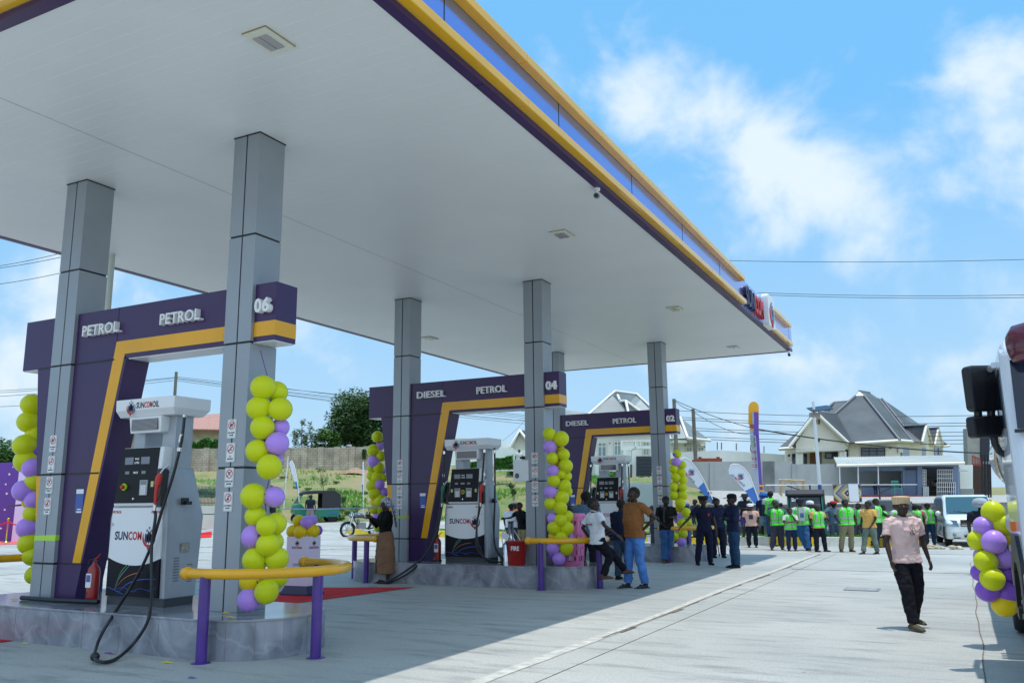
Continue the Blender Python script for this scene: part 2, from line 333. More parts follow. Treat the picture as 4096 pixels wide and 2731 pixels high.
# ---------------------------------------------------------------- terrain
def interp(x, P):
    if x <= P[0][0]: return P[0][1]
    for (a, b), (c, d) in zip(P, P[1:]):
        if x <= c: return b + (d - b) * (x - a) / (c - a)
    return P[-1][1]
def sstep(x, a, b): t = max(0, min(1, (x - a) / (b - a))); return t * t * (3 - 2 * t)
PL = [(0, 0), (44, 0), (55, .5), (56.5, .62), (61, 2.1), (70, 3.6), (80, 5.1), (97, 5.6), (140, 6.5), (400, 9)]
PM = [(0, 0), (33, 0), (44, .3), (50, .9), (60, 3.2), (75, 3.7), (140, 5), (400, 9)]
PR = [(0, 0), (35.0, 0), (35.3, 1.3), (60, 1.8), (75, 2.0), (140, 3), (400, 7)]
def terrain(x, y):
    D = x * fw.x + y * fw.y; R = x * rt.x + y * rt.y
    if D < 1: return 0.
    s = R / D
    hl = interp(D, PL); hm = interp(D, PM); hr = interp(D, PR) + .5 * sstep(D, 40, 56) * (1 - sstep(s, .22, .42))
    a = sstep(s, .0, .06); b = sstep(s, .205, .225)
    z = hl * (1 - a) + hm * a; z = z * (1 - b) + hr * b
    if D > 57: z += .25 * noise.noise(Vector((x * .12, y * .12, 0))) * (1 - b)
    return z
def tgrid(Ds, Rs, name, mat, dz=0, cond=None):
    vs = []; fs = []; nR = len(Rs)
    for D in Ds:
        for R in Rs:
            p = DR(D, R); vs.append((p.x, p.y, terrain(p.x, p.y) + dz))
    for i in range(len(Ds) - 1):
        for j in range(nR - 1):
            if cond and not cond((Ds[i] + Ds[i + 1]) / 2, (Rs[j] + Rs[j + 1]) / 2): continue
            fs.append((i * nR + j, i * nR + j + 1, (i + 1) * nR + j + 1, (i + 1) * nR + j))
    mb = MB(); mb.add(vs, fs, 0, True); o = mb.build(name, mat); return o
Ds = [-3000, -300, -60, -10, 0, 5, 10, 15, 20, 25, 28, 30, 32, 33, 34, 34.5, 35.0, 35.3] + [36 + i * 1.0 for i in range(26)] + [62 + 1.5 * i for i in range(34)] + [116, 125, 140, 170, 220, 300, 400, 800, 3000]
Rs = [-3000, -800, -300, -150, -100] + [-80 + i * 1.5 for i in range(88)] + [55, 60, 70, 85, 100, 150, 300, 800, 3000]
ground = tgrid(Ds, Rs, 'ground', grassm, -.03); tag(ground, kind='structure')
def front_kerb_y(x): return 31.35 + max(0, -6 - x) * .225
fc = tgrid([-14 + 1.0 * i for i in range(70)], [-62 + i * 1.0 for i in range(90)], 'forecourt', conc, .004, lambda D, R: D < 55.2 and (R / max(D, 1) < .1 or D < 35))
tag(fc, kind='structure')

# slab joints, gutter, crack, manhole
def strip(pts, w, z, name, mat, th=.0):
    mb = MB(); P = [Vector((x, y, 0)) for x, y in pts]; a = []; 
    for i, p in enumerate(P):
        t = (P[min(i + 1, len(P) - 1)] - P[max(0, i - 1)]).normalized(); n = Vector((-t.y, t.x, 0)); ww = w * (1 if not hasattr(w, '__len__') else 1)
        a.append((p + n * ww / 2, p - n * ww / 2))
    for (l0, r0), (l1, r1) in zip(a, a[1:]):
        mb.quad(*[(q.x, q.y, z) for q in (l0, l1, r1, r0)])
    return mb.build(name, mat)
gd = M('joint_dirt', (.17, .14, .11), .9, 0, .5, 6); gl = M('joint_filler', (.50, .49, .44), .8, 0, .25, 8)
rr = random.Random(3)
gy = [3 + i * .5 for i in range(50)]
strip([(-3.86 + .02 * math.sin(y * .7) + rr.uniform(-.008, .008), y) for y in gy if y < 27], .15, .009, 'drain_channel', gl)['kind'] = 'structure'
mb = MB()
for y in gy:
    if 9 < y < 26.5:
        w = rr.choice((.02, .035, .07, .05, .028)) * rr.uniform(.8, 1.2); x = -3.82 + .02 * math.sin(y * .7)
        mb.quad((x, y, .013), (x, y + .5, .013), (x + w, y + .5, .013), (x + w * .8, y, .013))
mb.build('drain_gap', gd)['kind'] = 'structure'
strip([(.03 + .012 * math.sin(y * 1.3) + .008 * math.sin(y * 3.1), y) for y in [4 + i * .35 for i in range(60)]], .012, .01, 'pavement_crack', gd)['kind'] = 'structure'
mb = MB()
mb.box(-3.42, 3, .004, -3.416, 27, .010)
for y in (20.6, 27.6): mb.box(-3.6, y, .004, 9, y + .02, .010)
for x0, x1, y in ((-30, -12, 18.3), (-34, -9, 21.5), (-36, -8, 26.5), (-30, -12.2, 24.3), (-7, -3.9, 28.6)): mb.box(x0, y, .004, x1, y + .03, .010)
for x in (-14.2, -20, -26): mb.box(x, 6, .004, x + .02, 35, .010)
mb.build('slab_joint', gd)['kind'] = 'structure'
g = gnd(1980, 1354); mb = MB(); mb.rbox(g.x - .28, g.y - .26, .005, g.x + .28, g.y + .26, .014, .03, 3, 0, 'z'); mb.rbox(g.x - .24, g.y - .22, .014, g.x + .24, g.y + .22, .017, .03, 3, 1, 'z')
tag(mb.build('manhole_cover', [M('cast_iron', (.25, .26, .27), .5, .3, .2, 20), M('cast_iron_lid', (.33, .34, .34), .6, .2, .25, 12)]), 'flat grey rectangular metal cover set in the sunny concrete left of the walking man', 'manhole cover')

# ---------------------------------------------------------------- verge and striped kerb
KY = 31.3
mb = MB()
kp = [(-27 - 2 * i, front_kerb_y(-27 - 2 * i)) for i in range(2, -1, -1)] + [(-27 + 1.6 * i, front_kerb_y(-27 + 1.6 * i)) for i in range(1, 17)]
kw = [M('kerb_white', (.66, .68, .62), .6, 0, .12, 5, dirt=(.35, .3, .22, 2, .5)), M('kerb_yellow', (.80, .55, .02), .5, 0, .1, 5, dirt=(.4, .3, .15, 3, .4))]
for i, ((x0, y0), (x1, y1)) in enumerate(zip(kp, kp[1:])):
    m = i % 2
    mb.add([(x0, y0, .0), (x1, y1, .0), (x1, y1 + .04, .30), (x0, y0 + .04, .30), (x0, y0 + .2, .31), (x1, y1 + .2, .31), (x0, y0 + .2, 0), (x1, y1 + .2, 0)], [(0, 1, 2, 3), (3, 2, 5, 4), (4, 5, 7, 6)], m)
tag(mb.build('striped_kerb', kw), 'kerb painted in yellow and white blocks along the grass strip behind the waiting crowd', 'kerb')
mb = MB(); n = len(kp)
for k, (a, b) in enumerate(zip(kp, kp[1:])):
    mb.quad((a[0], a[1] + .19, .285), (b[0], b[1] + .19, .285), (b[0], b[1] + 2.2, .24), (a[0], a[1] + 2.2, .24))
tag(mb.build('grass_verge', M('verge_soil', (.09, .17, .035), .9, 0, .4, 6)), kind='structure')
gb = M('grass_blade', (.13, .33, .04), .7, 0, .35, .6)
def blades(name, pts, h, w, seed=1):
    r = random.Random(seed); vs = []; fs = []
    for (x, y, z) in pts:
        for k in range(3):
            a = r.uniform(0, 2 * pi); dx, dy = cos(a) * w, sin(a) * w; hh = h * r.uniform(.5, 1.2); ox, oy = r.uniform(-.06, .06), r.uniform(-.06, .06); i = len(vs)
            vs += [(x + ox - dx, y + oy - dy, z), (x + ox + dx, y + oy + dy, z), (x + ox + r.uniform(-.5, .5) * h, y + oy + r.uniform(-.5, .5) * h, z + hh)]; fs.append((i, i + 1, i + 2))
    mb = MB(); mb.add(vs, fs); o = mb.build(name, gb); return tag(o, kind='stuff')
r = random.Random(5)
pts = []
for _ in range(9000):
    x = r.uniform(-29, -1.3); pts.append((x, front_kerb_y(x) + r.uniform(.22, 2.15), .27))
blades('verge_grass', pts, .10, .012, 2)['label'] = 'short bright green grass on the strip behind the kerb'
pts = []
for _ in range(16000):
    D = r.uniform(56, 64) if r.random() < .75 else r.uniform(64, 84); R = r.uniform(-34, 12) * D / 60; q = DR(D, R)
    if noise.noise(Vector((q.x * .25, q.y * .25, 3))) < .12: continue
    pts.append((q.x, q.y, terrain(q.x, q.y) - .05))
blades('bank_grass', pts, .30, .035, 3)['label'] = 'rough green and dry grass tufts on the sloping bank'

# brick paved slope on the right with its retaining wall
pav = M('block_paving', (.45, .44, .40), .7); t = pav.node_tree; br = t.nodes.new('ShaderNodeTexBrick'); tcn = t.nodes.new('ShaderNodeTexCoord'); t.links.new(tcn.outputs['Object'], br.inputs[0])
br.inputs['Scale'].default_value = 1.6; br.inputs['Color1'].default_value = (.50, .49, .44, 1); br.inputs['Color2'].default_value = (.40, .39, .36, 1); br.inputs['Mortar'].default_value = (.24, .23, .21, 1); br.inputs['Mortar Size'].default_value = .03
t.links.new(br.outputs[0], t.nodes['Principled BSDF'].inputs['Base Color'])
pv = tgrid([35.35] + [36 + i * 1.0 for i in range(27)], [6 + i * 1.0 for i in range(46)], 'pavement', pav, .03, lambda D, R: .222 < R / D < .80 and D < 59.5)
tag(pv, kind='structure')
mb = MB(); wm = M('stained_blockwork', (.20, .195, .18), .85, 0, .35, 2.5, bump=.4, bs=12, dirt=(.07, .065, .06, 1.2, .6))
a = DR(35.0, 7.7); b = DR(35.0, 30)
mb.T = Matrix.Translation((a.x, a.y, 0)) @ Matrix.Rotation(YAW, 4, 'Z')
ln = (b - a).length
mb.box(0, 0, -.05, ln, .25, 1.34, 0); mb.box(0, -.03, 1.34, ln, .28, 1.40, 0)
for i in range(8): mb.box(i * 3, -.06, 0, i * 3 + .3, 0, 1.34, 0)
tag(mb.build('retaining_wall', wm), 'low stained grey block wall behind the motorbikes and the waiting crowd', 'wall')
# ---------------------------------------------------------------- canopy
HC, CX0, CX1, CYF, CYN = 5.928, -13.62, -4.22, 26.01, 4.27
XA, XB, CW, CD, HI = -10.184, -7.044, .413, .43, .40
YI = (7.079, 14.874, 22.586); NUM = ('06', '04', '02')
cn = thing('forecourt_canopy', 'huge flat white canopy roof with purple and yellow fascia over all the pumps', 'canopy', (CX0, CYN, 0))
def cb(mb, name, mats, **k): mb.T = Matrix(); o = mb.build(name, mats, **k); o.parent = cn; o.matrix_parent_inverse = Matrix.Translation((-CX0, -CYN, 0)); return o
mb = MB()
x = CX0; k = 0; sw = .2
# ceiling of narrow metal strips running across, each slightly bevelled
y = CYN
while y < CYF - 1e-6:
    y1 = min(y + sw, CYF); mb.add([(CX0, y + .002, HC + .002), (CX1, y + .002, HC + .002), (CX1, y + .006, HC), (CX0, y + .006, HC), (CX1, y1 - .001, HC), (CX0, y1 - .001, HC), (CX0, y1 + .002, HC + .002), (CX1, y1 + .002, HC + .002)],
                                 [(0, 1, 2, 3), (3, 2, 4, 5), (5, 4, 7, 6)], 0); y = y1
mb.box(CX0, CYN, HC + .05, CX1, CYF, HC + .5, 0)
mb.box(-8.912, CYN, HC - .002, -8.904, CYF, HC + .004, 1)
cb(mb, 'ceiling', [ceilm, M('seam', (.36, .33, .31), .6)])
mb = MB(); B = .12
mb.box(CX1, CYN - B, HC - .012, CX1 + B, CYF + B, HC + .05); mb.box(CX0 - B, CYN - B, HC - .012, CX0, CYF + B, HC + .05)
mb.box(CX0, CYN - B, HC - .012, CX1, CYN, HC + .05); mb.box(CX0, CYF, HC - .012, CX1, CYF + B, HC + .05)
for y in [CYN + .3 + 2.74 * i for i in range(9)]: mb.box(CX1 + .002, y, HC - .014, CX1 + B - .002, y + .012, HC - .012, 1)
cb(mb, 'soffit_border', [purple, black])
mb = MB(); FX = CX1 + B; ZT = 6.655
fblue = M('fascia_panel', (.30, .38, .80), .16, .75, .04, .5, spec=.9)
mb.box(FX - .03, CYN - B, HC + .051, FX, CYF + B, ZT, 0); mb.box(CX0 - B, CYN - B, HC + .051, CX0 - B + .03, CYF + B, ZT, 0)
mb.box(CX0 - B + .03, CYN - B, HC + .051, FX - .03, CYN - B + .03, ZT, 0); mb.box(CX0 - B + .03, CYF + B - .03, HC + .051, FX - .03, CYF + B, ZT, 0)
y = 6.5 - 2.74
while y < CYF: mb.box(FX, y, HC + .06, FX + .003, y + .014, ZT - .01, 1); y += 2.74
cb(mb, 'fascia_panel', [fblue, black])
fy = M('fascia_yellow', (.82, .44, .008), .25, 0, .06, 1.5, coat=.4)
for (z0, z1) in ((5.985, 6.085), (6.535, 6.64)):
    mb = MB()
    for (a, b) in ((CYN - B - .12, 19.42), (22.78, CYF + B - .55 if z0 < 6.2 else CYF + B - .6)):
        y = a
        while y < b - .01:
            y2 = min(b, y + 4.1); mb.box(FX, y, z0, FX + .12, y2 - .004, z1); y = y2
    mb.box(CX0 - B - .12, CYN - B - .12, z0, FX, CYN - B, z1); mb.box(CX0 - B - .12, CYN - B, z0, CX0 - B, CYF + B, z1)
    cb(mb, 'fascia_band', fy, bevel=.008)
# raised lettering and logo plate on the long fascia, facing +X
TX = Matrix.Translation((FX + .001, 19.62, 6.04)) @ Matrix.Rotation(pi / 2, 4, 'Z')
mb = MB(); mb.T = TX
logo(mb, 0, .0, 2.0, .46, 0, ('SUN', 'COM'), 0, 1, .08, .02); mb.T = Matrix()
cb(mb, 'raised_lettering', [navy, redp])
mb = MB(); mb.T = Matrix.Translation((FX + .001, 21.8, 5.93)) @ Matrix.Rotation(pi / 2, 4, 'Z')
mb.rbox(0, -.16, 0, .84, 0, .84, .10, 4, 0); emblem(mb, .42, .43, .66, -.161, 1, 2, 3, .02); mb.T = Matrix()
cb(mb, 'logo_panel', [whitep, greyb, redp, greyb])

lm = [M('lamp_frame', (.72, .72, .62), .4), M('lamp_glass', (.40, .38, .40), .15, 0, .15, 90, coat=.5), M('lamp_rim', (.3, .24, .12), .5)]
for i, (x, y) in enumerate(((-5.5, 5.58), (-5.5, 12.43), (-5.49, 18.77), (-5.49, 24.5), (-12.31, 18.91), (-12.31, 12.4))):
    lab = ['large square lamp recessed in the ceiling near the top left of the canopy edge', 'square ceiling lamp halfway along the canopy above pump gantry 04', 'small square ceiling lamp further back before the gantry 02 column', 'farthest ceiling lamp near the far right canopy corner', 'ceiling lamp over the left rear side above the DIESEL lettering of gantry 04', ''][i]
    if not lab: continue
    t = thing('ceiling_light', lab, 'ceiling light', (x, y, HC), 0, 'square lamps in the canopy ceiling')
    mb = MB(); s = .2
    mb.box(-s * .72, -s, -.03, s * .72, s, -.001, 0); mb.box(-s * .72 - .006, -s - .006, -.012, s * .72 + .006, s + .006, -.0005, 2); mb.build('lamp_frame', lm, t)
    mb = MB(); mb.box(-.085, -.125, -.042, -.006, .125, -.031, 1); mb.box(.006, -.125, -.042, .085, .125, -.031, 1); mb.build('lamp_glass', lm, t)
def seccam(x, y, z, lab, rz):
    t = thing('security_camera', lab, 'security camera', (x, y, z), rz, 'security cameras under the canopy edge')
    mb = MB(); mb.lathe([(.05, 0), (.05, -.03), (.012, -.035)], seg=14); mb.tube([(0, 0, -.03), (0, -.01, -.09)], .012, 8); mb.build('bracket', whitep, t)
    mb = MB(); mb.tube([(0, .10, -.08), (0, -.12, -.15)], [.040, .042], 14); mb.build('camera_body', M('camera_case', (.30, .30, .29), .4), t)
    mb = MB(); mb.tube([(0, -.121, -.15), (0, -.135, -.155)], [.034, .03], 14); mb.build('lens', dark, t)
seccam(-4.2, 10.75, HC - .013, 'small pale security camera hanging under the canopy edge halfway along', .3)
seccam(-4.17, 25.9, HC - .013, 'small dark security camera under the far right corner of the canopy', .2)

# columns
def column(x, y, lab, hidden=False):
    t = thing('canopy_column', lab, 'column', (x, y, 0), 0, 'square metal columns holding the canopy')
    js = (.84, 1.95, 3.37, 4.66); zs = (HI,) + js + (HC,)
    mb = MB()
    for a, b in zip(zs, zs[1:]):
        e0 = .012 if a != HI else 0; e1 = .012 if b != HC else 0
        for (xx0, xx1) in ((-CW, -CW / 2 - .010), (-CW / 2 + .010, 0)):
            mb.box(xx0, 0, a + e0, xx1, CD, b - e1)
    mb.build('cladding', alu, t, bevel=.004)
    mb = MB(); mb.box(-CW + .012, .012, HI, -.012, CD - .012, HC - .02); mb.box(-CW - .008, -.008, HC - .014, .008, CD + .008, HC - .0005)
    mb.build('joint_strip', black, t); return t
for yi, n in zip(YI, ('nearest pump gantry 06', 'middle pump gantry 04', 'far pump gantry 02')):
    column(XB, yi, f'square grey metal column at the right end of the {n}'); column(XA, yi, f'square grey metal column at the left end of the {n}')
p = at(248, 700, 14.5); q = gnd(206, 1330)
mb = MB(); mb.tube([(p.x, p.y, .0), (p.x, p.y, 7.0)], .055, 12); tag(mb.build('drain_pipe', M('pale_pipe', (.6, .66, .62), .5)), 'thin pale vertical pipe showing behind the left column of gantry 06', 'pipe')

# ---------------------------------------------------------------- gantries
def gantry(i):
    y = YI[i]; n = NUM[i]; words = ('PETROL', 'PETROL') if n == '06' else ('DIESEL', 'PETROL')
    t = thing('pump_gantry', f'purple and yellow portal frame numbered {n} reading {words[0]} and {words[1]}', 'gantry', (XB, y, 0), 0, 'numbered purple pump gantries')
    a, b = .052, .40; o = XB
    X = lambda v: v - o
    # front silhouette, left leg leaning, beam with overhangs left and right
    mb = MB()
    leg = [(X(-10.94), 3.37), (X(-10.56), HI), (X(-9.80), HI), (X(-9.18), 3.39)]
    mb.prism(leg, a, b)
    mb.box(X(-11.27), a, 3.372, X(-6.73), b, 4.05)
    mb.build('frame', purple, t)
    mb = MB(); mb.box(X(-11.26), a + .01, 3.36, X(-10.95), b - .01, 3.371); mb.build('soffit', whitep, t); mb = MB(); mb.box(X(-9.15), a + .01, 3.36, X(-6.74), b - .01, 3.371); mb.build('soffit', whitep, t)
    mb = MB(); f = a - .004
    zt, zb = 3.60, 3.43
    mb.prism([(X(-9.385), zt), (X(-7.46), zt), (X(-7.46), zb), (X(-9.215), zb)], f, a)
    mb.box(X(-7.04), f, zb, X(-6.726), a, zt); mb.box(X(-6.731), a, zb, X(-6.726), b, zt); mb.box(X(-11.275), a, zb - 9, X(-11.27), a + .001, zb - 8.99) if 0 else None
    mb.prism([(X(-9.885), .85), (X(-9.735), .85), (X(-9.215), 3.43), (X(-9.385), 3.60)], f, a)
    mb.prism([(X(-10.755), 1.94), (X(-10.597), 1.94), (X(-10.597), .95), (X(-10.63), .95)], f, a)
    mb.build('yellow_stripe', yellow, t)
    mb = MB()
    for z, xl, xr in ((3.372, X(-10.93), X(-9.40)), (1.95, X(-10.75), X(-9.52)), (.845, X(-10.61), X(-9.72))): mb = MB(); mb.box(xl, f - .001, z - .011, xr, a + .001, z + .011); mb.build('joint_strip', black, t)
    mb = MB(); mb.box(X(-9.39), f + .001, 3.61, X(-9.383), a, 4.05); mb.build('panel_seam', black, t)
    for z, xl in ((1.95, -9.52), (.845, -9.72)): mb = MB(); mb.box(X(xl), a, z - .007, X(xl) + .012, b, z + .007); mb.build('side_joint', black, t)
    mb = MB(); yl = a - .055
    for w_, xa_, xb_ in ((words[0], -9.985, -9.295), (words[1], -8.54, -7.86)):
        mb = MB(); word(mb, w_, X(xa_), 3.715, X(xb_), 3.855, a - .001, .07, .012); mb.build('lettering', white_let, t)
    mb = MB(); word(mb, n, X(-6.985), 3.69, X(-6.765), 3.86, a - .001, .075, .035); mb.build('number', white_let, t)
    mb = MB(); mb.box(X(-10.02) + .10, f, 1.46, X(-9.90) + .12, a, 1.76, 0); mb.box(X(-10.02) + .101, f - .002, 1.70, X(-9.90) + .119, f, 1.755, 1)
    mb.box(X(-10.0) + .12, f - .002, 1.50, X(-9.90) + .095, f, 1.515, 1); mb.box(X(-10.0) + .11, f - .002, 1.465, X(-9.90) + .105, f, 1.485, 1)
    mb.build('payment_sticker', [M('sticker_blue', (.05, .10, .38), .4), whitep], t)
for i in range(3): gantry(i)

# ---------------------------------------------------------------- safety signs on the columns
SG = [('NO NAKED', 'FLAME', 'no naked flame'), ('NO', 'SMOKING', 'no smoking'), ('SWITCH OFF', 'ENGINE', 'switch off engine'), ('NO MOBILE', 'PHONE', 'no mobile phone')]
pr = M('sign_red', (.52, .02, .02), .4); pk = M('sign_black', (.02, .02, .025), .5)
def sign(k, x, y, z, where, grp):
    mb = MB(); w, h = .135, .215
    mb.rbox(-w / 2, -.008, -h / 2, w / 2, 0, h / 2, .012, 3, 0); f = -.0085
    for (a, b, c, d) in ((-w / 2 + .006, -h / 2 + .006, w / 2 - .006, -h / 2 + .008), (-w / 2 + .006, h / 2 - .008, w / 2 - .006, h / 2 - .006), (-w / 2 + .006, -h / 2 + .008, -w / 2 + .008, h / 2 - .008), (w / 2 - .008, -h / 2 + .008, w / 2 - .006, h / 2 - .008)): mb.box(a, f - .0005, b, c, f, d, 2)
    cz = .04; disc(mb, 0, cz, .050, f, .001, 1, 24, .041)
    # pictogram
    if k == 0: mb.prism([(-.03, cz - .005), (-.012, cz + .03), (-.005, cz + .012), (.004, cz + .026), (.006, cz - .004), (-.01, cz - .018)], f - .001, f, 2); mb.prism([(-.004, cz - .03), (.004, cz - .032), (.03, cz + .008), (.024, cz + .012)], f - .001, f, 2)
    if k == 1: mb.box(-.032, f - .001, cz - .016, .024, f, cz - .007, 2); mb.box(-.006, f - .001, cz + .0, -.001, f, cz + .022, 2); mb.box(.006, f - .001, cz + .004, .011, f, cz + .026, 2)
    if k == 2: disc(mb, -.010, cz + .014, .013, f, .001, 2, 12, .005); mb.prism([(-.006, cz + .006), (.0, cz + .010), (.024, cz - .020), (.018, cz - .024)], f - .001, f, 2)
    if k == 3: mb.rbox(-.012, f - .001, cz - .028, .012, f, cz + .026, .003, 2, 2); mb.box(-.008, f - .0015, cz + .006, .008, f, cz + .020, 0); mb.box(.006, f - .001, cz + .026, .010, f, cz + .034, 2)
    a = radians(45); d = .0055; r = .044
    dx, dz = cos(a), sin(a); mb.prism([(-r * dx - d * dz, cz - r * dz + d * dx), (-r * dx + d * dz, cz - r * dz - d * dx), (r * dx + d * dz, cz + r * dz - d * dx), (r * dx - d * dz, cz + r * dz + d * dx)], f - .0016, f - .001, 1)
    l1, l2, _ = SG[k]; wd = lambda s: min(.112, len(s) * .0125)
    word(mb, l1, -wd(l1) / 2, -.052, wd(l1) / 2, -.035, f, .001, .035, 0, 2); word(mb, l2, -wd(l2) / 2, -.080, wd(l2) / 2, -.063, f, .001, .035, 0, 2)
    o = mb.build('safety_sign', [whitep, pr, pk]); o.location = (x, y - .001, z)
    tag(o, f'small white {SG[k][2]} sign on the {where}', 'sign', grp)
for i in range(3):
    for j, xx in enumerate((XA, XB)):
        if i == 2 and j == 0: continue
        for k in range(4):
            if j == 1: z = 2.385 - k * .265 - (.012 if k > 1 else 0)
            else: z = 2.345 - k * .265
            sign(k, xx - CW / 2 + .0, YI[i], z, f"{'left' if j == 0 else 'right'} column of gantry {NUM[i]}", 'safety signs on the canopy columns')
# green and yellow tape round the left columns
for i, (z, c) in enumerate(((1.12, (.42, .75, .05)), (1.24, (.42, .5, .02)))):
    mb = MB(); y = YI[i]; e = .003
    v = [(XA - CW - e, y - e), (XA + e, y - e), (XA + e, y + .06), (XA - CW - e, y + .06)]
    mb.add([(v[0][0], v[0][1], z), (v[1][0], v[1][1], z + .02 * i), (v[1][0], v[1][1], z + .075), (v[0][0], v[0][1], z + .06 - .02 * i), (v[1][0], v[2][1], z + .01), (v[1][0], v[2][1], z + .07)], [(0, 1, 2, 3), (1, 4, 5, 2)])
    tag(mb.build('plastic_tape', M('tape_%d' % i, c, .3)), ('bright lime green', 'dull olive yellow')[i] + f' tape wrapped around the left column of gantry {NUM[i]}', 'tape')

# ---------------------------------------------------------------- islands
joint = M('tile_joint', (.13, .13, .14), .7)
def island(i, xl, xr):
    y0 = YI[i] - .55; y1 = YI[i] + CD + .55; t = thing('pump_island', f'raised grey marble plinth with rounded ends under gantry {NUM[i]}', 'pump island', (XB, YI[i], 0), 0, 'marble clad pump islands')
    X = lambda v: v - XB; Y = lambda v: v - YI[i]; r = (y1 - y0) / 2; cy = (y0 + y1) / 2; rs = .72
    def outline(e):
        P = []
        for k in range(25):
            a = -pi / 2 + pi * k / 24; P.append((X(xr - rs) + (rs + e) * cos(a) , Y(cy) + (r + e) * sin(a)))
        for k in range(25):
            a = pi / 2 + pi * k / 24; P.append((X(xl + rs) + (rs + e) * cos(a), Y(cy) + (r + e) * sin(a)))
        return P
    mb = MB(); mb.prism(outline(0), -.02, HI - .022, 0, 'xy'); side_ = mb
    mb = MB(); mb.prism(outline(.012), HI - .021, HI, 0, 'xy'); mb.build('top_slab', marblem, t, bevel=.004)
    mb = side_; P = outline(.0015)
    for k, p in enumerate(P):
        if k % 3 == 0:
            q = P[(k + 1) % len(P)]; d = Vector((q[0] - p[0], q[1] - p[1])).normalized() * .003
            if Vector((q[0] - p[0], q[1] - p[1])).length > .4: continue
            mb.add([(p[0], p[1], 0), (p[0] + d.x, p[1] + d.y, 0), (p[0] + d.x, p[1] + d.y, HI - .022), (p[0], p[1], HI - .022)], [(0, 1, 2, 3)], 1)
    for xx in [X(xr - rs) - .02 - .6 * k for k in range(8)]:
        if xx > X(xl + rs): mb.box(xx, Y(y0) - .0015, 0, xx + .003, Y(y0) + .001, HI - .022, 1)
    mb.build('tiled_side', [marblem, joint], t)
    return t
island(0, -11.55, -6.25); island(1, -11.5, -6.07); island(2, -11.4, -6.1)

# ---------------------------------------------------------------- hooped guard rails
def rail(i, side, lab):
    y = YI[i]; t = thing('guard_rail', lab, 'guard rail', (XB, y, 0), 0, 'yellow hooped guard rails with purple posts')
    s = 1 if side > 0 else -1; zc = .86
    y0, y1 = -.67, 1.10
    if side > 0: xe, xs = 1.10, -.02
    else: xe, xs = -4.58, -3.46
    cy = (y0 + y1) / 2; ry = (y1 - y0) / 2; path = [(xs, y0, zc)]; n = 22; rx = 1.05
    for k in range(n + 1):
        a = -pi / 2 + pi * k / n; path.append((xe - s * rx + s * rx * max(0, cos(a)), cy + ry * sin(a), zc))
    path.append((xs, y1, zc))
    mb = MB(); mb.tube(path, .052, 16)
    for yy in (y0, y1): mb.tube([(xs - s * .06, yy, zc), (xs - s * .055, yy, zc), (xs + s * .015, yy, zc), (xs + s * .02, yy, zc)], [.03, .066, .066, .055], 16)
    mb.build('rail', yellow_pipe, t)
    for (px, py) in ((xs + s * .22, y0 + .02), (xe - s * .05, .06), (xs + s * .22, y1 - .02)):
        mb = MB(); mb.tube([(px, py, 0), (px, py, zc - .02)], .055, 16); mb.lathe([(.10, 0), (.09, .006), (.056, .008)], (px, py, .004), 16); mb.build('post', purple_pipe, t)
rail(0, 1, 'yellow hooped rail on purple posts around the right end of island 06'); rail(0, -1, 'yellow hooped rail at the left end of island 06, cut by the left picture edge')
rail(1, 1, 'yellow hooped rail at the right end of island 04 beside the pink basket'); rail(1, -1, 'yellow hooped rail at the left end of island 04 behind the woman with the phone')
rail(2, 1, 'far yellow hooped rail by the man with the camera at island 02')
# ---------------------------------------------------------------- fuel dispensers
def swirl_mat():
    m = M('print_dark_swirl', (.003, .003, .010), .4, spec=.2); return m
swd = swirl_mat()
swc = [M('swirl_green', (.05, .45, .10), .4), M('swirl_orange', (.50, .18, .03), .4), M('swirl_blue', (.02, .10, .50), .4), M('swirl_white', (.45, .6, .7), .4)]
lcd = M('lcd_grey', (.16, .17, .22), .2, coat=.5); keym = M('keypad', (.55, .55, .58), .4)
sealm = M('seal_yellow', (.55, .55, .25), .5)
nozr = M('nozzle_red', (.52, .02, .012), .35); nozg = M('nozzle_green', (.01, .14, .07), .35)
lime = M('button_lime', (.35, .65, .03), .4)
def hose(path, r, name, parent, lx):
    "smooth hose through points given in world space"
    P = [Vector(p) for p in path]; out = []
    Q = [P[0]] + P + [P[-1]]
    for i in range(1, len(Q) - 2):
        for k in range(6):
            t = k / 6; a, b, c, d = Q[i - 1:i + 3]
            out.append(.5 * ((2 * b) + (c - a) * t + (2 * a - 5 * b + 4 * c - d) * t * t + (3 * b - a - 3 * c + d) * t ** 3))
    out.append(P[-1]); o = Vector(lx)
    mb = MB(); mb.tube([p - o for p in out], r, 10); return mb.build(name, rubber, parent)
def nozzle(parent, p, m, lean=.35):
    "fuel nozzle hanging grip down at p (dispenser space), spout up into its holster"
    mb = MB(); x, y, z = p
    mb.tube([(x, y, z - .24), (x + .005, y, z - .1), (x + .02, y, z)], [.020, .022, .030], 10); mb.tube([(x + .015, y, z - .02), (x + .03, y, z + .06), (x + .055, y, z + .11)], [.042, .044, .028], 12, flat=.75)
    nz_ = mb.build('nozzle', m, parent)
    mb = MB(); mb.tube([(x + .055, y, z + .11), (x + .09, y + .02, z + .17), (x + .12, y + .05, z + .20)], .011, 8); mb.build('spout', steel, nz_)
    mb = MB(); mb.tube([(x + .05, y, z - .01), (x + .075, y, z - .05), (x + .07, y, z - .14), (x + .03, y, z - .2)], .007, 8); mb.build('trigger_guard', dark, nz_)
    mb = MB(); mb.tube([(x, y, z - .25), (x - .004, y, z - .32)], [.021, .017], 10); mb.build('swivel', chrome, nz_)
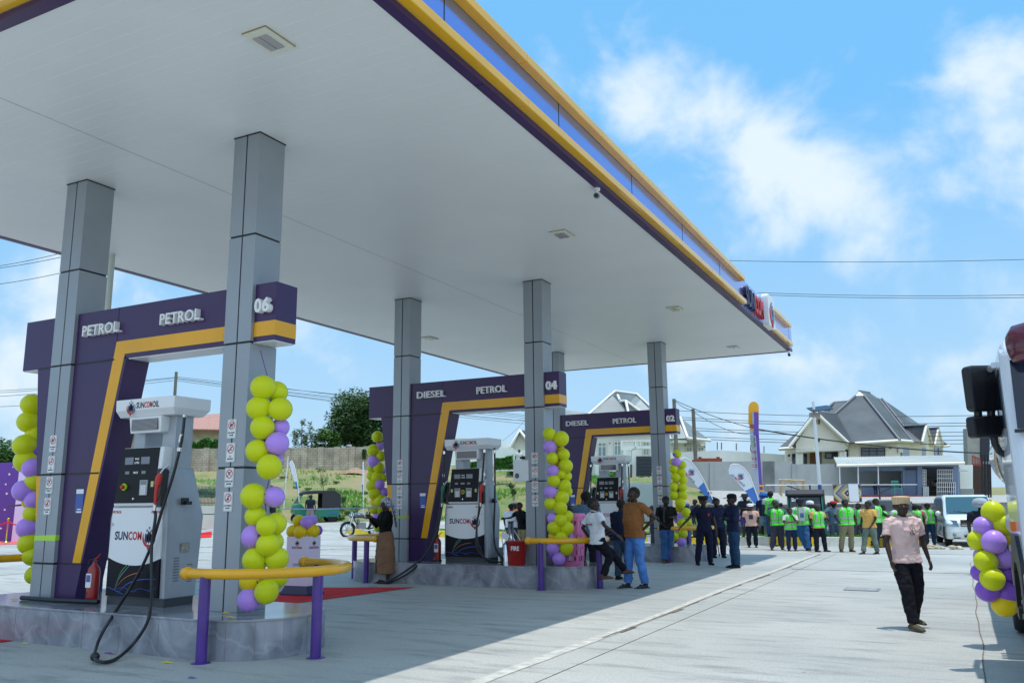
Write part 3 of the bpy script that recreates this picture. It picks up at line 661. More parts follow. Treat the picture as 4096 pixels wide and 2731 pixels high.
def dispenser(i, xo, labels, lab):
    t = thing('fuel_dispenser', lab, 'fuel pump', (xo, YI[i] - .0, 0), 0, 'white and grey fuel dispensers'); z0 = HI; both = labels[0] != labels[1]
    W_ = 1.0
    # cabinet: side profile swept across, shoulders narrower
    mb = MB(); prof = [(.02, z0 + .09), (.0, 1.38), (.03, 1.98), (.40, 1.98), (.54, 1.41), (.47, z0 + .09)]
    xl = {z0 + .09: 0, 1.38: .015, 1.41: .015, 1.98: .115}
    vs = [(xl[z], y, z) for y, z in prof] + [(W_ - xl[z] * .55, y, z) for y, z in prof]; n = len(prof)
    mb.add(vs, [tuple(range(n)), tuple(range(2 * n - 1, n - 1, -1))] + [(k, (k + 1) % n, n + (k + 1) % n, n + k) for k in range(n)])
    mb.build('cabinet', greyp, t, bevel=.012)
    mb = MB(); mb.box(.02, .03, z0 + .001, W_ - .01, .45, z0 + .09); mb.build('base_plinth', M('plinth_grey', (.05, .055, .065), .5), t)
    # vents and bracket on the right side
    for k, (y0, n) in enumerate(((.13, 9), (.33, 7))):
        mb = MB()
        for q in range(n): mb.box(W_ - .001, y0, .68 + q * .032 - (0 if k == 0 else .02), W_ + .004, y0 + .075, .69 + q * .032 - (0 if k == 0 else .02))
        mb.build('side_vent', M('vent_grey', (.16, .17, .19), .5), t)
    mb = MB(); mb.box(W_ - .004, .18, 1.55, W_ + .016, .28, 1.63); mb.box(W_ + .016, .22, 1.55, W_ + .05, .30, 1.59); mb.build('nozzle_bracket', dark, t)
    if not both: mb = MB(); mb.box(W_ - .001, .22, 1.0, W_ + .003, .34, 1.11); mb.build('worn_sticker', M('worn_sticker', (.32, .30, .24), .6, 0, .5, 30), t)
    # front door, white above, dark print below with a hanging arc
    mb = MB(); x0, x1, zb, zt = .045, .925, z0 + .10, 1.52; f = -.012; N = 16
    arc = [(x0 + (x1 - x0) * k / N, .94 - .085 * (1 - (2 * k / N - 1) ** 2)) for k in range(N + 1)]
    tp = .022
    mb.prism(arc + [(x1 - .0, zt), (x0 + tp, zt)], f, .03, 0); mb.prism(arc[::-1] + [(x0, zb), (x1, zb)], f, .03, 1)
    rr = random.Random(4)
    for (pts, m, w) in (([(.20, .58), (.24, .70), (.31, .80), (.40, .87)], 2, .010), ([(.20, .58), (.26, .70), (.35, .79), (.42, .85)], 5, .006), ([(.20, .58), (.34, .70), (.50, .76), (.64, .78)], 3, .008),
                        ([(.24, .52), (.40, .64), (.62, .70), (.88, .71)], 4, .010), ([(.06, .60), (.20, .57), (.36, .52)], 4, .008), ([(.20, .58), (.36, .60), (.52, .56), (.60, .60)], 4, .005), ([(.45, .55), (.62, .60), (.80, .58), (.9, .62)], 4, .004)):
        P = []
        for k in range(13):
            u = k / 12 * (len(pts) - 1); a = min(int(u), len(pts) - 2); u -= a; b0 = pts[max(a - 1, 0)]; b1 = pts[a]; b2 = pts[a + 1]; b3 = pts[min(a + 2, len(pts) - 1)]
            P.append([.5 * (2 * b1[c] + (b2[c] - b0[c]) * u + (2 * b0[c] - 5 * b1[c] + 4 * b2[c] - b3[c]) * u * u + (3 * b1[c] - b0[c] - 3 * b2[c] + b3[c]) * u ** 3) for c in (0, 1)])
        for k in range(12):
            wa = w * sin(pi * (k + .5) / 13) ** .5; (xa, za), (xb, zb_) = P[k], P[k + 1]; mb.add([(xa, f - .001, za - wa / 2), (xb, f - .001, zb_ - wa / 2), (xb, f - .001, zb_ + wa / 2), (xa, f - .001, za + wa / 2)], [(0, 1, 2, 3)], m)
    dr = mb.build('front_door', [whitep, swd] + swc, t)
    mb = MB(); logo(mb, .135, 1.145, .60, 1.245, f - .001, ('SUN', 'COM'), 0, 1, .001); emblem(mb, .725, 1.205, .26, f - .001, 0, 1, 2, .001); mb.build('door_logo', [navy, redp, greyb], dr)
    for k, w_ in enumerate(labels):
        mb = MB(); c = 1 if w_ == 'PETROL' else 0; xx = (.065, .735)[k]; word(mb, w_, xx, 1.455, xx + .155, 1.487, f - .001, .001, .04, .25, c); mb.build('fuel_label', [navy, redp], dr)
    for xx in ((.085, .87) if both else (.085,)): mb = MB(); mb.lathe([(.018, 0), (.016, -.012), (.008, -.02)], (xx, f, 1.33), 12, axis='y'); mb.build('lock', chrome, dr)
    # console head
    mb = MB(); hx0, hx1 = .155, .82
    mb.add([(.105, -.05, 1.54), (hx1 + .04, -.05, 1.54), (hx1 + .075, -.03, 2.23), (hx0 + .03, -.03, 2.23), (.105, .40, 1.54), (hx1 + .04, .40, 1.54), (hx1 + .075, .38, 2.23), (hx0 + .03, .38, 2.23)], [(0, 1, 2, 3), (7, 6, 5, 4), (0, 4, 5, 1), (1, 5, 6, 2), (2, 6, 7, 3), (3, 7, 4, 0)])
    hd = mb.build('console', whitep, t, bevel=.02)
    Yf = lambda z: -.05 + .02 * (z - 1.54) / .69
    mb = MB(); mb.add([(.135, Yf(1.575) - .012, 1.575), (.805, Yf(1.575) - .012, 1.575), (.835, Yf(2.22) - .012, 2.222), (.205, Yf(2.22) - .012, 2.222), (.135, .0, 1.575), (.805, .0, 1.575), (.835, .0, 2.222), (.205, .0, 2.222)], [(0, 1, 2, 3), (0, 4, 5, 1), (1, 5, 6, 2), (2, 6, 7, 3), (3, 7, 4, 0)])
    fp = mb.build('control_panel', M('gloss_black', (.004, .004, .006), .42, spec=.25), hd)
    def onp(x0, z0_, x1, z1_, m, name, d=.004):
        mb = MB(); mb.box(x0, Yf((z0_ + z1_) / 2) - .012 - d, z0_, x1, Yf(z1_) - .012, z1_); return mb.build(name, m, fp)
    for xx in (.265, .545): onp(xx, 2.03, xx + .145, 2.115, lcd, 'display')
    for xx in (.285, .57): onp(xx, 1.915, xx + .07, 1.95, lcd, 'price_display')
    mb = MB(); fy_ = Yf(2.05) - .013
    word(mb, 'SALE', .437, 2.083, .507, 2.107, fy_, .002, .03); mb.build('panel_text', white_let, fp); mb = MB(); word(mb, 'LITRE', .432, 2.037, .512, 2.061, fy_, .002, .03); mb.build('panel_text', white_let, fp)
    mb = MB(); word(mb, 'PRICE', .425, 1.92, .505, 1.944, Yf(1.93) - .013, .002, .03); mb.build('panel_text', white_let, fp)
    for xx in ((.285, .55) if both else (.57,)):
        kp_ = onp(xx, 1.665, xx + .125, 1.84, M('keypad_recess', (.42, .43, .46), .35), 'keypad', .012)
        mb = MB()
        for a in range(4):
            for b in range(3): mb.box(xx + .03 + b * .028, Yf(1.7) - .030, 1.675 + a * .027, xx + .05 + b * .028, Yf(1.7) - .022, 1.694 + a * .027)
        mb.build('key', whitep, kp_); mb = MB(); mb.box(xx + .012, Yf(1.8) - .0265, 1.79, xx + .113, Yf(1.8) - .024, 1.832); mb.build('card_slot', M('slot_grey', (.2, .2, .22), .4), kp_)
    bx_ = .475 if both else .30
    mb = MB(); mb.lathe([(.042, 0), (.042, -.02)], (bx_, Yf(1.76) - .012, 1.765), 18, axis='y'); bt = mb.build('button_ring', lime, fp)
    mb = MB(); mb.lathe([(.024, -.02), (.027, -.045), (.02, -.055)], (bx_, Yf(1.76) - .012, 1.765), 16, axis='y'); mb.build('stop_button', nozr, bt)
    for xx in ((.19, .745) if both else (.745,)): onp(xx, 1.76, xx + .045, 1.825, sealm, 'inspection_seal', .002)
    mb = MB(); mb.lathe([(.016, 0), (.012, -.01)], (.47, Yf(1.63) - .012, 1.625), 12, axis='y'); mb.build('lock', chrome, fp)
    # holster, posts, display box, sign box
    for xx in ((.865, .06) if both else (.865,)):
        mb = MB(); mb.rbox(xx - .03, -.06, 1.53, xx + .075, .10, 1.97, .04, 3, 0); mb.build('nozzle_holster', dark, t)
    for (a, b) in ((.20, .40), (.70, .93)):
        mb = MB(); mb.box(a, .10, 1.97, b, .36, 2.63); mb.build('post', greyp, t, bevel=.01)
    mb = MB(); mb.add([(.275, -.015, 2.405), (.80, -.015, 2.405), (.815, -.03, 2.60), (.255, -.03, 2.60), (.30, .40, 2.43), (.78, .40, 2.43), (.80, .40, 2.60), (.28, .40, 2.60)], [(0, 1, 2, 3), (7, 6, 5, 4), (0, 4, 5, 1), (1, 5, 6, 2), (2, 6, 7, 3), (3, 7, 4, 0)])
    db = mb.build('display_box', whitep, t, bevel=.008)
    mb = MB(); mb.box(.315, -.038, 2.435, .765, -.02, 2.57, 0)
    if not both:
        for q in range(9): mb.box(.315, -.041, 2.441 + q * .0145, .765, -.038, 2.446 + q * .0145, 1)
    mb.build('display_screen', [M('screen_brown', (.05, .04, .045), .12, 0, .5, 2, coat=1), M('slat_line', (.35, .33, .36), .4)], db)
    mb = MB(); a0, a1 = .035, 1.055
    mb.add([(a0, -.06, 2.82), (a1, -.06, 2.82), (a1, .50, 2.82), (a0, .50, 2.82), (a0 + .005, -.06, 2.685), (a1 - .005, -.06, 2.685), (a1 - .005, .50, 2.685), (a0 + .005, .50, 2.685), (a0 + .02, .0, 2.605), (a1 - .05, .0, 2.605), (a1 - .05, .44, 2.605), (a0 + .02, .44, 2.605)],
           [(0, 1, 2, 3), (0, 4, 5, 1), (1, 5, 6, 2), (2, 6, 7, 3), (3, 7, 4, 0), (4, 8, 9, 5), (5, 9, 10, 6), (6, 10, 11, 7), (7, 11, 8, 4), (8, 11, 10, 9)])
    sg = mb.build('sign_box', whitep, t, bevel=.006)
    mb = MB(); emblem(mb, .31, 2.735, .185, -.061, 0, 1, 2, .001); logo(mb, .405, 2.70, .80, 2.775, -.061, d=.001); mb.build('sign_logo', [navy, redp, greyb], sg)
    # nozzles
    nozzle(t, (.905, -.11, 1.80), nozr)
    if both: nozzle(t, (.015, -.11, 1.80), nozg)
    return t
DX = (-9.195, -9.30, -9.25)
k = 2352 / 4096
def c1(x, y, Y): return atY(x * .5952 * k, (1000 + y * .5952) * k, Y)
def c2(x, y, Y): return atY(x * .5952 * k, (1830 + y * .5952) * k, Y)
def d4(x, y, Y): s = 500 / 1307; return atY((1700 + x * s) * k, (1700 + y * s) * k, Y)
d6 = dispenser(0, DX[0], ('PETROL', 'PETROL'), 'large nearest white dispenser with one red nozzle and hose looping to the ground')
y = YI[0]; lx = (DX[0], y, 0)
hose([c1(1240, 1120, y + .02), c1(1228, 1230, y), c1(1210, 1330, y - .02), c2(1160, 130, y - .05), c2(1095, 330, y - .06), c2(1020, 580, y - .08), c2(935, 770, y - .1), c2(840, 930, y - .16), c2(765, 1050, y - .52), c2(690, 1170, y - .66), c2(648, 1270, y - .80), gnd(380 * k, (1830 + 1348 * .5952) * k, .05), gnd(418 * k, (1830 + 1372 * .5952) * k, .03),
      gnd(472 * k, (1830 + 1342 * .5952) * k, .03), c2(890, 1255, y - .66), c2(975, 1135, y - .60), c2(1008, 1030, y - .54), c2(1020, 900, y - .2), c2(1017, 700, y - .13), c2(1022, 560, y - .12), c2(1045, 400, y - .12), (DX[0] + .902, y - .11, 1.48)], .0175, 'hose', d6, lx)
mb = MB(); p = c1(1240, 1122, y + .02) - Vector(lx); q = c1(1228, 1235, y) - Vector(lx); q2 = c1(1214, 1310, y) - Vector(lx)
p0_ = c1(1243, 1105, y + .02) - Vector(lx); mb.tube([p0_, p], .024, 12); mb.tube([c1(1224, 1237, y) - Vector(lx), c1(1213, 1290, y) - Vector(lx)], .027, 12); mb.tube([c1(1209, 1325, y - .02) - Vector(lx), c1(1204, 1350, y - .02) - Vector(lx)], .028, 12); mb.build('hose_coupling', chrome, d6)
mb = MB(); p = gnd(380 * k, (1830 + 1335 * .5952) * k, .06) - Vector(lx); mb.ball(p, .05, 12, sc=(1, .9, .9)); mb.build('hose_weight', rubber, d6)
def disp_both(i, lab):
    t = dispenser(i, DX[i], ('DIESEL', 'PETROL'), lab); y = YI[i]; lx = Vector((DX[i], y, 0)); X = DX[i]
    P = lambda x, yy, z: Vector((X + x, y + yy, z))
    hose([P(.02, -.04, 2.60), P(.02, -.05, 2.3), P(.0, -.06, 1.9), P(-.05, -.12, 1.3), P(-.13, -.2, .85), P(-.22, -.48, .45), P(-.42, -.62, .22), P(-.80, -.72, .03), P(-.93, -.76, .03), P(-.80, -.74, .06), P(-.42, -.62, .3), P(-.16, -.45, .55), P(-.06, -.2, .95), P(.0, -.13, 1.3), P(.01, -.11, 1.48)], .018, 'hose', t, lx)
    hose([P(.955, -.03, 2.60), P(.94, -.05, 2.3), P(.925, -.08, 1.95), P(.88, -.12, 1.45), P(.83, -.14, 1.0), P(.86, -.16, .68), P(1.0, -.10, .5), P(1.2, 0, .43), P(1.5, .02, .425), P(1.2, .03, .425), P(1.0, -.05, .47), P(.88, -.15, .75), P(.83, -.13, 1.1), P(.87, -.11, 1.35), P(.90, -.11, 1.48)], .018, 'hose', t, lx)
    hose([P(1.03, .25, 2.63), P(1.04, .24, 2.2), P(1.03, .25, 1.6), P(1.0, .26, 1.0), P(1.03, .25, .72), P(1.10, .25, .58), P(1.2, .3, .44)], .018, 'hose', t, lx)
    mb = MB(); 
    for (x0, y0) in ((.02, -.04), (.955, -.03), (1.03, .25)):
        for z in (2.59, 2.13, 1.95): mb.tube([P(x0 - (.0 if z > 2.5 else .012), y0, z) - lx, P(x0 - (.0 if z > 2.5 else .012), y0, z - .06) - lx], .027, 10)
    mb.build('hose_coupling', chrome, t)
disp_both(1, 'white fuel dispenser with a green and a red nozzle at island 04'); disp_both(2, 'farthest white fuel dispenser at island 02 partly hidden by standing people')

# ---------------------------------------------------------------- small things on the islands
def extinguisher(p, lab):
    t = thing('fire_extinguisher', lab, 'fire extinguisher', p, 0, 'red fire extinguishers by the gantry legs'); t.scale = (.82, .82, .82); rd = M('extinguisher_red', (.30, .010, .012), .3, coat=.3)
    mb = MB(); mb.lathe([(.085, 0), (.088, .02), (.088, .44), (.075, .50), (.035, .55), (.028, .58)], seg=20); mb.build('cylinder', rd, t)
    mb = MB(); mb.rbox(-.05, -.0895, .22, .06, -.075, .42, .01, 2, 0); mb.box(-.04, -.091, .30, .05, -.0895, .40, 1); mb.build('label_plate', [whitep, M('label_blue', (.1, .12, .3), .5)], t)
    mb = MB(); mb.tube([(-.09, 0, .40), (.0, -.092, .13), (.09, 0, .13)], .006, 6); mb.tube([(0, 0, .575), (0, 0, .63)], [.022, .018], 10); mb.build('valve', dark, t)
    mb = MB(); mb.tube([(.0, 0, .62), (.06, -.01, .64), (.12, 0, .70)], [.012, .010, .008], 8); mb.tube([(.0, 0, .60), (.07, -.01, .60)], .008, 8); mb.build('handle', nozr, t)
    hose([Vector(p) + Vector(q) for q in ((.0, 0, .60), (-.08, -.03, .60), (-.105, -.02, .4), (-.095, -.01, .12))], .010, 'discharge_hose', t, p)
    mb = MB(); mb.lathe([(.10, -.0), (.11, .02), (.10, .04)], seg=18); mb.build('foot_ring', dark, t)
def onis(x, y, z=HI): return (x, y, z)
q = c2(655, 960, 7.2); extinguisher((q.x, 7.12, HI), 'red fire extinguisher standing between the gantry leg and the nearest dispenser')
extinguisher((-9.56, 15.05, HI), 'red fire extinguisher beside the dispenser of island 04')
hm = MB(); hm.tube([(-10.55 + .0, 6.95, HI + .03), (-9.95, 6.92, HI + .03), (-9.4, 7.0, HI + .03), (-9.2, 7.02, HI + .03)], .028, 8); tag(hm.build('black_tray_hose', rubber), 'thick black hose lying at the foot of the extinguisher by the nearest dispenser', 'hose')
def bm_ring(cx, cy, z, r0, r1, h): pass
# red bucket
p = Vector((-7.53, 14.62, HI)); t = thing('fire_bucket', 'red bucket standing on island 04 beside the column', 'bucket', p)
mb = MB(); mb.lathe([(.155, 0), (.165, .01), (.205, .42), (.222, .425), (.222, .44), (.198, .44), (.155, .03), (0.0001, .03)], seg=24); mb.build('pail', M('bucket_red', (.42, .01, .008), .25, coat=.4), t)
mb = MB(); word(mb, 'FIRE', -.02, .27, .15, .35, -.196, .003, .03); mb.build('lettering', white_let, t)
mb = MB(); mb.tube([(.215 * cos(a), .02, .42 - .03 * sin(a)) for a in [pi * i / 10 for i in range(11)]], .004, 6); mb.build('bail_handle', steel, t)
# steel proving can
p = Vector((-7.85, 15.0, HI)); t = thing('measuring_can', 'shiny steel measuring can with long neck behind the red bucket', 'can', p)
mb = MB(); mb.lathe([(.17, 0), (.17, .34), (.16, .36), (.06, .46), (.055, .50), (.055, .78), (.065, .78), (.065, .80)], seg=24); mb.build('can_body', chrome, t)
mb = MB(); mb.tube([(.17, 0, .30), (.20, 0, .44), (.07, 0, .62)], .008, 8); mb.tube([(-.17, 0, .30), (-.20, 0, .44), (-.07, 0, .62)], .008, 8); mb.build('can_handle', steel, t)
mb = MB(); mb.T = Matrix.Translation((-.08, -.1, .52)) @ Matrix.Rotation(.6, 4, 'Y'); mb.box(-.09, -.004, -.06, .09, .004, .06); mb.build('data_plate', whitep, t)
# drip tray
t = thing('drip_tray', 'grey sloping metal tray beside the island 04 dispenser', 'tray', (-8.22, 15.25, HI))
mb = MB(); mb.add([(0, 0, 0), (.5, 0, 0), (.42, .3, 0), (.08, .3, 0), (-.06, -.03, .28), (.50, -.03, .26), (.42, .3, .26), (.0, .3, .28)], [(0, 3, 2, 1), (0, 4, 7, 3), (3, 7, 6, 2), (1, 2, 6, 5), (0, 1, 5, 4)]); mb.build('tray', greyp, t)
# white box on a pole with a drill on top
p = Vector((-7.42, 14.98, HI)); t = thing('instrument_box', 'white box with small fan on a white pole behind the red bucket', 'box', p, .0)
mb = MB(); mb.tube([(0, 0, 0), (0, 0, 1.55)], .026, 12); mb.build('pole', whitep, t)
mb = MB(); mb.add([(-.33, -.05, 1.55), (-.02, -.14, 1.55), (.22, .02, 1.57), (-.1, .1, 1.55), (-.33, -.05, 1.97), (-.02, -.14, 1.95), (.22, .02, 1.97), (-.1, .1, 1.98)], [(0, 1, 2, 3), (4, 7, 6, 5), (0, 4, 5, 1), (1, 5, 6, 2), (2, 6, 7, 3), (3, 7, 4, 0)]); bx = mb.build('box_shell', whitep, t)
mb = MB(); mb.T = Matrix.Translation((-.23, -.085, 1.66)) @ Matrix.Rotation(-.28, 4, 'Z'); disc(mb, 0, 0, .05, 0, .004, 0, 16, .035)
for a in range(4): disc(mb, .022 * cos(a * pi / 2), .022 * sin(a * pi / 2), .013, 0, .004, 0, 8)
mb.build('fan_grille', dark, bx)
t = thing('cordless_drill', 'black and red cordless drill lying on the white box', 'drill', (p.x - .02, p.y, 2.37))
mb = MB(); mb.tube([(-.17, -.02, .035), (-.10, -.02, .035), (.08, 0, .04), (.2, 0, .04)], [.02, .03, .036, .034], 10); mb.tube([(.15, 0, .04), (.22, -.05, .03)], .025, 8); mb.build('drill_body', dark, t)
mb = MB(); mb.tube([(-.05, -.02, .04), (0.0, -.01, .04)], .035, 10); mb.build('drill_collar', M('drill_orange', (.6, .08, .02), .4), t)
# pink laundry basket
p = Vector((-6.70, 15.2, HI)); t = thing('laundry_basket', 'tall pink plastic basket with slot pattern standing on the end of island 04', 'basket', p); pk_ = M('basket_pink', (.83, .22, .50), .4, sss=.1)
mb = MB()
def bring(z): w = .215 + .06 * z; return w, w * .72
zz = [0, .02, .05, .15, .18, .28, .31, .41, .44, .54, .60, .64, .72, .80, .83, .88, .90]
def side(z, u):   # u around 0..4
    w, d = bring(z); kx = int(u) % 4; f = u - int(u); c = [(-w, -d), (w, -d), (w, d), (-w, d)]; a = c[kx]; b = c[(kx + 1) % 4]; return (a[0] + (b[0] - a[0]) * f, a[1] + (b[1] - a[1]) * f, z)
rb = random.Random(9); th = .006
for sidei in range(4):
    cols = 14
    for r_ in range(len(zz) - 1):
        for c in range(cols):
            hole = (r_ in (3, 5, 7, 12) or r_ in (2,)) and c not in (0, cols - 1) and ((c + r_) % 2 == 0 or (c % 4 == 1 and r_ != 12)) and r_ > 1
            if r_ in (4, 6, 8) and c % 4 == 1: hole = True
            if hole: continue
            a = side(zz[r_], sidei + c / cols); b = side(zz[r_], sidei + (c + 1) / cols - 1e-6); d = side(zz[r_ + 1], sidei + (c + 1) / cols - 1e-6); e = side(zz[r_ + 1], sidei + c / cols); mb.add([a, b, d, e], [(0, 1, 2, 3)])
o = mb.build('basket_body', pk_, t); so = o.modifiers.new('thick', 'SOLIDIFY'); so.thickness = .008
mb = MB(); w, d = bring(.9); mb.rbox(-w - .02, -d - .02, .875, w + .02, d + .02, .905, .05, 4, 0, 'z'); mb.rbox(-w, -d, .905, w, d, .935, .06, 4, 0, 'z'); mb.build('lid', pk_, t)
# yellow rubber scraps and litter on island and ground
lit = M('scrap_yellow', (.75, .62, .03), .6); litp = M('scrap_purple', (.18, .07, .42), .6)
for (u, v, z, m, s, lab) in ((905, 1407, HI, 0, .05, 'scrap of yellow balloon on island 06 left of its neighbour'), (935, 1415, HI, 0, .06, 'longer scrap of yellow balloon on island 06 near the post'), (60, 1386, HI, 0, .05, 'yellow balloon scrap at the left end of island 06'), (100, 1478 + 90, 0, 0, .03, ''), (660, 1568 - 15, 0, 1, .05, ''), (668, 1640, 0, 0, .04, '')):
    pass
for (x, y, z, m, s, a, lab) in [(901, 1045, HI, 0, .05, .3, 'yellow balloon scrap on island 06, nearer the column of two'), (932, 1075, HI, 0, .065, .1, 'yellow balloon scrap on island 06 near the rim'), (100, 952, HI, 0, .05, .6, 'yellow balloon scrap at the left part of island 06'),
                             (170, 1250, 0, 0, .06, 0, 'yellow balloon scrap on the ground at far left below island 06'), (1125, 1378, 0, 0, .06, .3, 'yellow scrap on the ground left of the purple post'), (740, 1317, 0, 1, .09, 0, 'purple ribbon scrap on the ground by the hose loop'), (1290, 1481, 0, 1, .04, .3, 'tiny purple scrap on the ground below the nearest post')]:
    if x > 900 and z > 0: x += 620
    p = gnd(x * .5952 * k, (1830 + y * .5952) * k, z + .006); mb = MB(); rs = random.Random(int(x)); mb.tube([(-s, 0, .004), (-s * .3, s * .15, .010), (s * .4, -.1 * s, .008), (s, s * .1, .004)], [.008, .014, .010, .004], 6, flat=.5); o = mb.build('balloon_scrap', (lit, litp)[m]); o.location = p; o.rotation_euler = (0, 0, a); tag(o, lab, 'scrap', 'balloon scraps')
# ---------------------------------------------------------------- balloons
def bal(name, c, c2):
    m = M(name, c, .34, 0, spec=.35, sss=.35); b = m.node_tree.nodes['Principled BSDF']; b.inputs['Sheen Weight'].default_value = .1
    b.inputs['Subsurface Scale'].default_value = .3
    return m
BM = {'L': bal('balloon_lime', (.62, .68, .0), 0), 'Y': bal('balloon_yellow', (.80, .60, .0), 0), 'P': bal('balloon_purple', (.50, .28, .84), 0), 'V': bal('balloon_violet', (.26, .10, .62), 0)}
knotm = M('balloon_knot', (.16, .05, .25), .5); ribm = M('ribbon_purple', (.14, .05, .36), .35)
_bp = {}
def balloon_mesh(k):
    if k in _bp: return _bp[k]
    vs = []; fs = []; seg = 24; rg = 14; mb = MB()
    prof = [(sin(pi * i / rg) * (1 - .10 * (i / rg) ** 3), -1.06 * cos(pi * i / rg) if False else 1.02 * cos(pi * i / rg) - .08 * (i / rg) ** 4) for i in range(rg + 1)]
    prof[0] = (.0001, prof[0][1]); prof[-1] = (.05, prof[-1][1]); mb.lathe(prof, seg=seg)
    mb.lathe([(.05, -1.09), (.03, -1.13), (.09, -1.2), (.0001, -1.2)], seg=8)
    o = mb.build('balloon', BM[k], None, True); me = o.data; bpy.data.objects.remove(o); _bp[k] = me; return me
def garland(name, lab, cat, items, P, dark_cord=True, seed=1, string=None, grp='balloon garlands on the columns', kindmap='L'):
    "items: x, y, r, colour, depth offset; P maps (x, y, offset) to world and gives metres per unit"
    pts = [(P(x, y, dz), r * P(x, y, dz, True), c) for (x, y, r, c, dz) in items]
    base = sum((p for p, _, _ in pts), Vector()) / len(pts); base.z = min(p.z for p, _, _ in pts)
    t = thing(name, lab, cat, base, 0, grp); rn = random.Random(seed); ctr = sum((p for p, _, _ in pts), Vector()) / len(pts)
    for p, r, c in pts:
        o = bpy.data.objects.new('balloon', balloon_mesh(c)); col.objects.link(o); o.parent = t; o.location = p - base
        ax = Vector((p.x - ctr.x, p.y - ctr.y, 0)); ax = ax + Vector((rn.uniform(-.2, .2), rn.uniform(-.2, .2), rn.uniform(-.15, .15)))
        if ax.length < .02: ax = -fw.copy()
        o.rotation_euler = (ax.normalized() * .8 - fw * .6).to_track_quat('Z', 'Y').to_euler(); o.scale = (r, r, r)
    zs = sorted(pts, key=lambda q: -q[0].z); mb = MB(); path = []
    for i in range(0, len(zs) - 1, 2): path.append((zs[i][0] + zs[i + 1][0]) / 2 - base + fw * .04)
    if string: path = [Vector(string) - base] + path
    if len(path) > 1: mb.tube(path, .006, 6)
    for q in path[1::2]:
        for a in range(4): v = Vector((cos(a * 1.7 + q.z * 9), -.6, sin(a * 1.7 + q.z * 9))) * .06; mb.add([q - fw * .06, q - fw * .07 + v + Vector((.012, 0, 0)), q - fw * .07 + v - Vector((.012, 0, 0))], [(0, 1, 2)])
    mb.build('cord', knotm, t); return t
def Pm(ox, oy, s, D):
    def f(x, y, dz=0, m=False):
        if m: return s * (D + dz) / FPX / .90
        return at((ox + x * s) * k, (oy + y * s) * k, D + dz)
    return f
G06 = [(302, 222, 67, 'L', 0), (386, 250, 58, 'L', .14), (275, 346, 65, 'L', 0), (405, 352, 64, 'L', .02), (299, 462, 66, 'L', 0), (405, 461, 50, 'P', .12), (386, 557, 63, 'P', .0), (318, 530, 36, 'V', .16), (270, 603, 64, 'L', 0), (352, 612, 40, 'Y', .16), (375, 655, 44, 'P', .14), (340, 697, 69, 'L', -.06), (244, 870, 69, 'L', -.02), (368, 875, 56, 'P', .03), (258, 990, 57, 'L', .04), (377, 1035, 58, 'L', .08), (322, 1050, 54, 'L', -.08), (240, 1112, 61, 'P', .02), (360, 1145, 57, 'L', .13), (331, 1162, 63, 'L', -.05), (253, 1252, 66, 'L', 0), (384, 1245, 63, 'L', .02), (390, 1350, 56, 'L', .1), (229, 1375, 60, 'Y', .05), (370, 1370, 56, 'Y', .12), (323, 1440, 63, 'L', -.05), (219, 1490, 61, 'P', 0)]
P = Pm(850, 1400, .67, 9.28)
garland('balloon_garland', 'largest lime and purple balloon string hanging on the front column of gantry 06', 'balloons', G06, P, seed=3, string=P(285, 0, .0))
G06L = [(225, 205, 68, 'L', 0), (200, 326, 68, 'L', 0), (245, 412, 60, 'L', .05), (172, 490, 70, 'L', -.05), (255, 522, 44, 'V', .05), (180, 598, 72, 'L', 0), (225, 647, 63, 'P', -.05), (245, 742, 62, 'L', 0), (163, 805, 66, 'P', -.02), (238, 868, 57, 'P', -.02), (205, 880, 45, 'Y', .15), (225, 965, 55, 'L', 0), (190, 1065, 65, 'P', 0), (260, 1085, 40, 'L', .06), (200, 1172, 65, 'L', 0), (225, 1258, 58, 'L', 0), (232, 1395, 50, 'L', 0)]
garland('balloon_garland', 'balloon string at the far left edge behind the left leg of gantry 06', 'balloons', G06L, Pm(0, 1500, .5736, 11.95), seed=4)
G04 = [(1407, 527, 38, 'L', 0), (1480, 556, 45, 'L', 0), (1410, 606, 39, 'P', 0), (1475, 625, 26, 'Y', .15), (1497, 655, 35, 'L', 0), (1426, 677, 36, 'L', 0), (1455, 700, 30, 'Y', .2), (1510, 725, 40, 'L', 0), (1429, 758, 36, 'P', 0), (1480, 778, 27, 'L', 0), (1515, 790, 30, 'L', .1), (1434, 818, 37, 'L', 0), (1503, 850, 37, 'L', .03), (1414, 890, 37, 'P', 0), (1520, 885, 29, 'L', .12), (1485, 925, 42, 'L', 0), (1415, 963, 36, 'L', 0), (1475, 988, 40, 'L', -.05), (1520, 1043, 34, 'L', .05), (1427, 1052, 31, 'P', 0), (1476, 1066, 37, 'L', -.05), (1437, 1112, 40, 'L', 0), (1516, 1116, 41, 'L', 0), (1435, 1165, 31, 'Y', .1), (1481, 1177, 37, 'L', -.05), (1535, 1170, 22, 'P', .1), (1430, 1240, 37, 'P', 0), (1512, 1240, 41, 'L', 0), (1430, 1285, 25, 'V', .1), (1467, 1306, 37, 'P', 0)]
garland('balloon_garland', 'lime and purple balloon string on the front column of gantry 04 beside the pink basket', 'balloons', G04, Pm(1300, 1400, .6377, 16.2), seed=5)
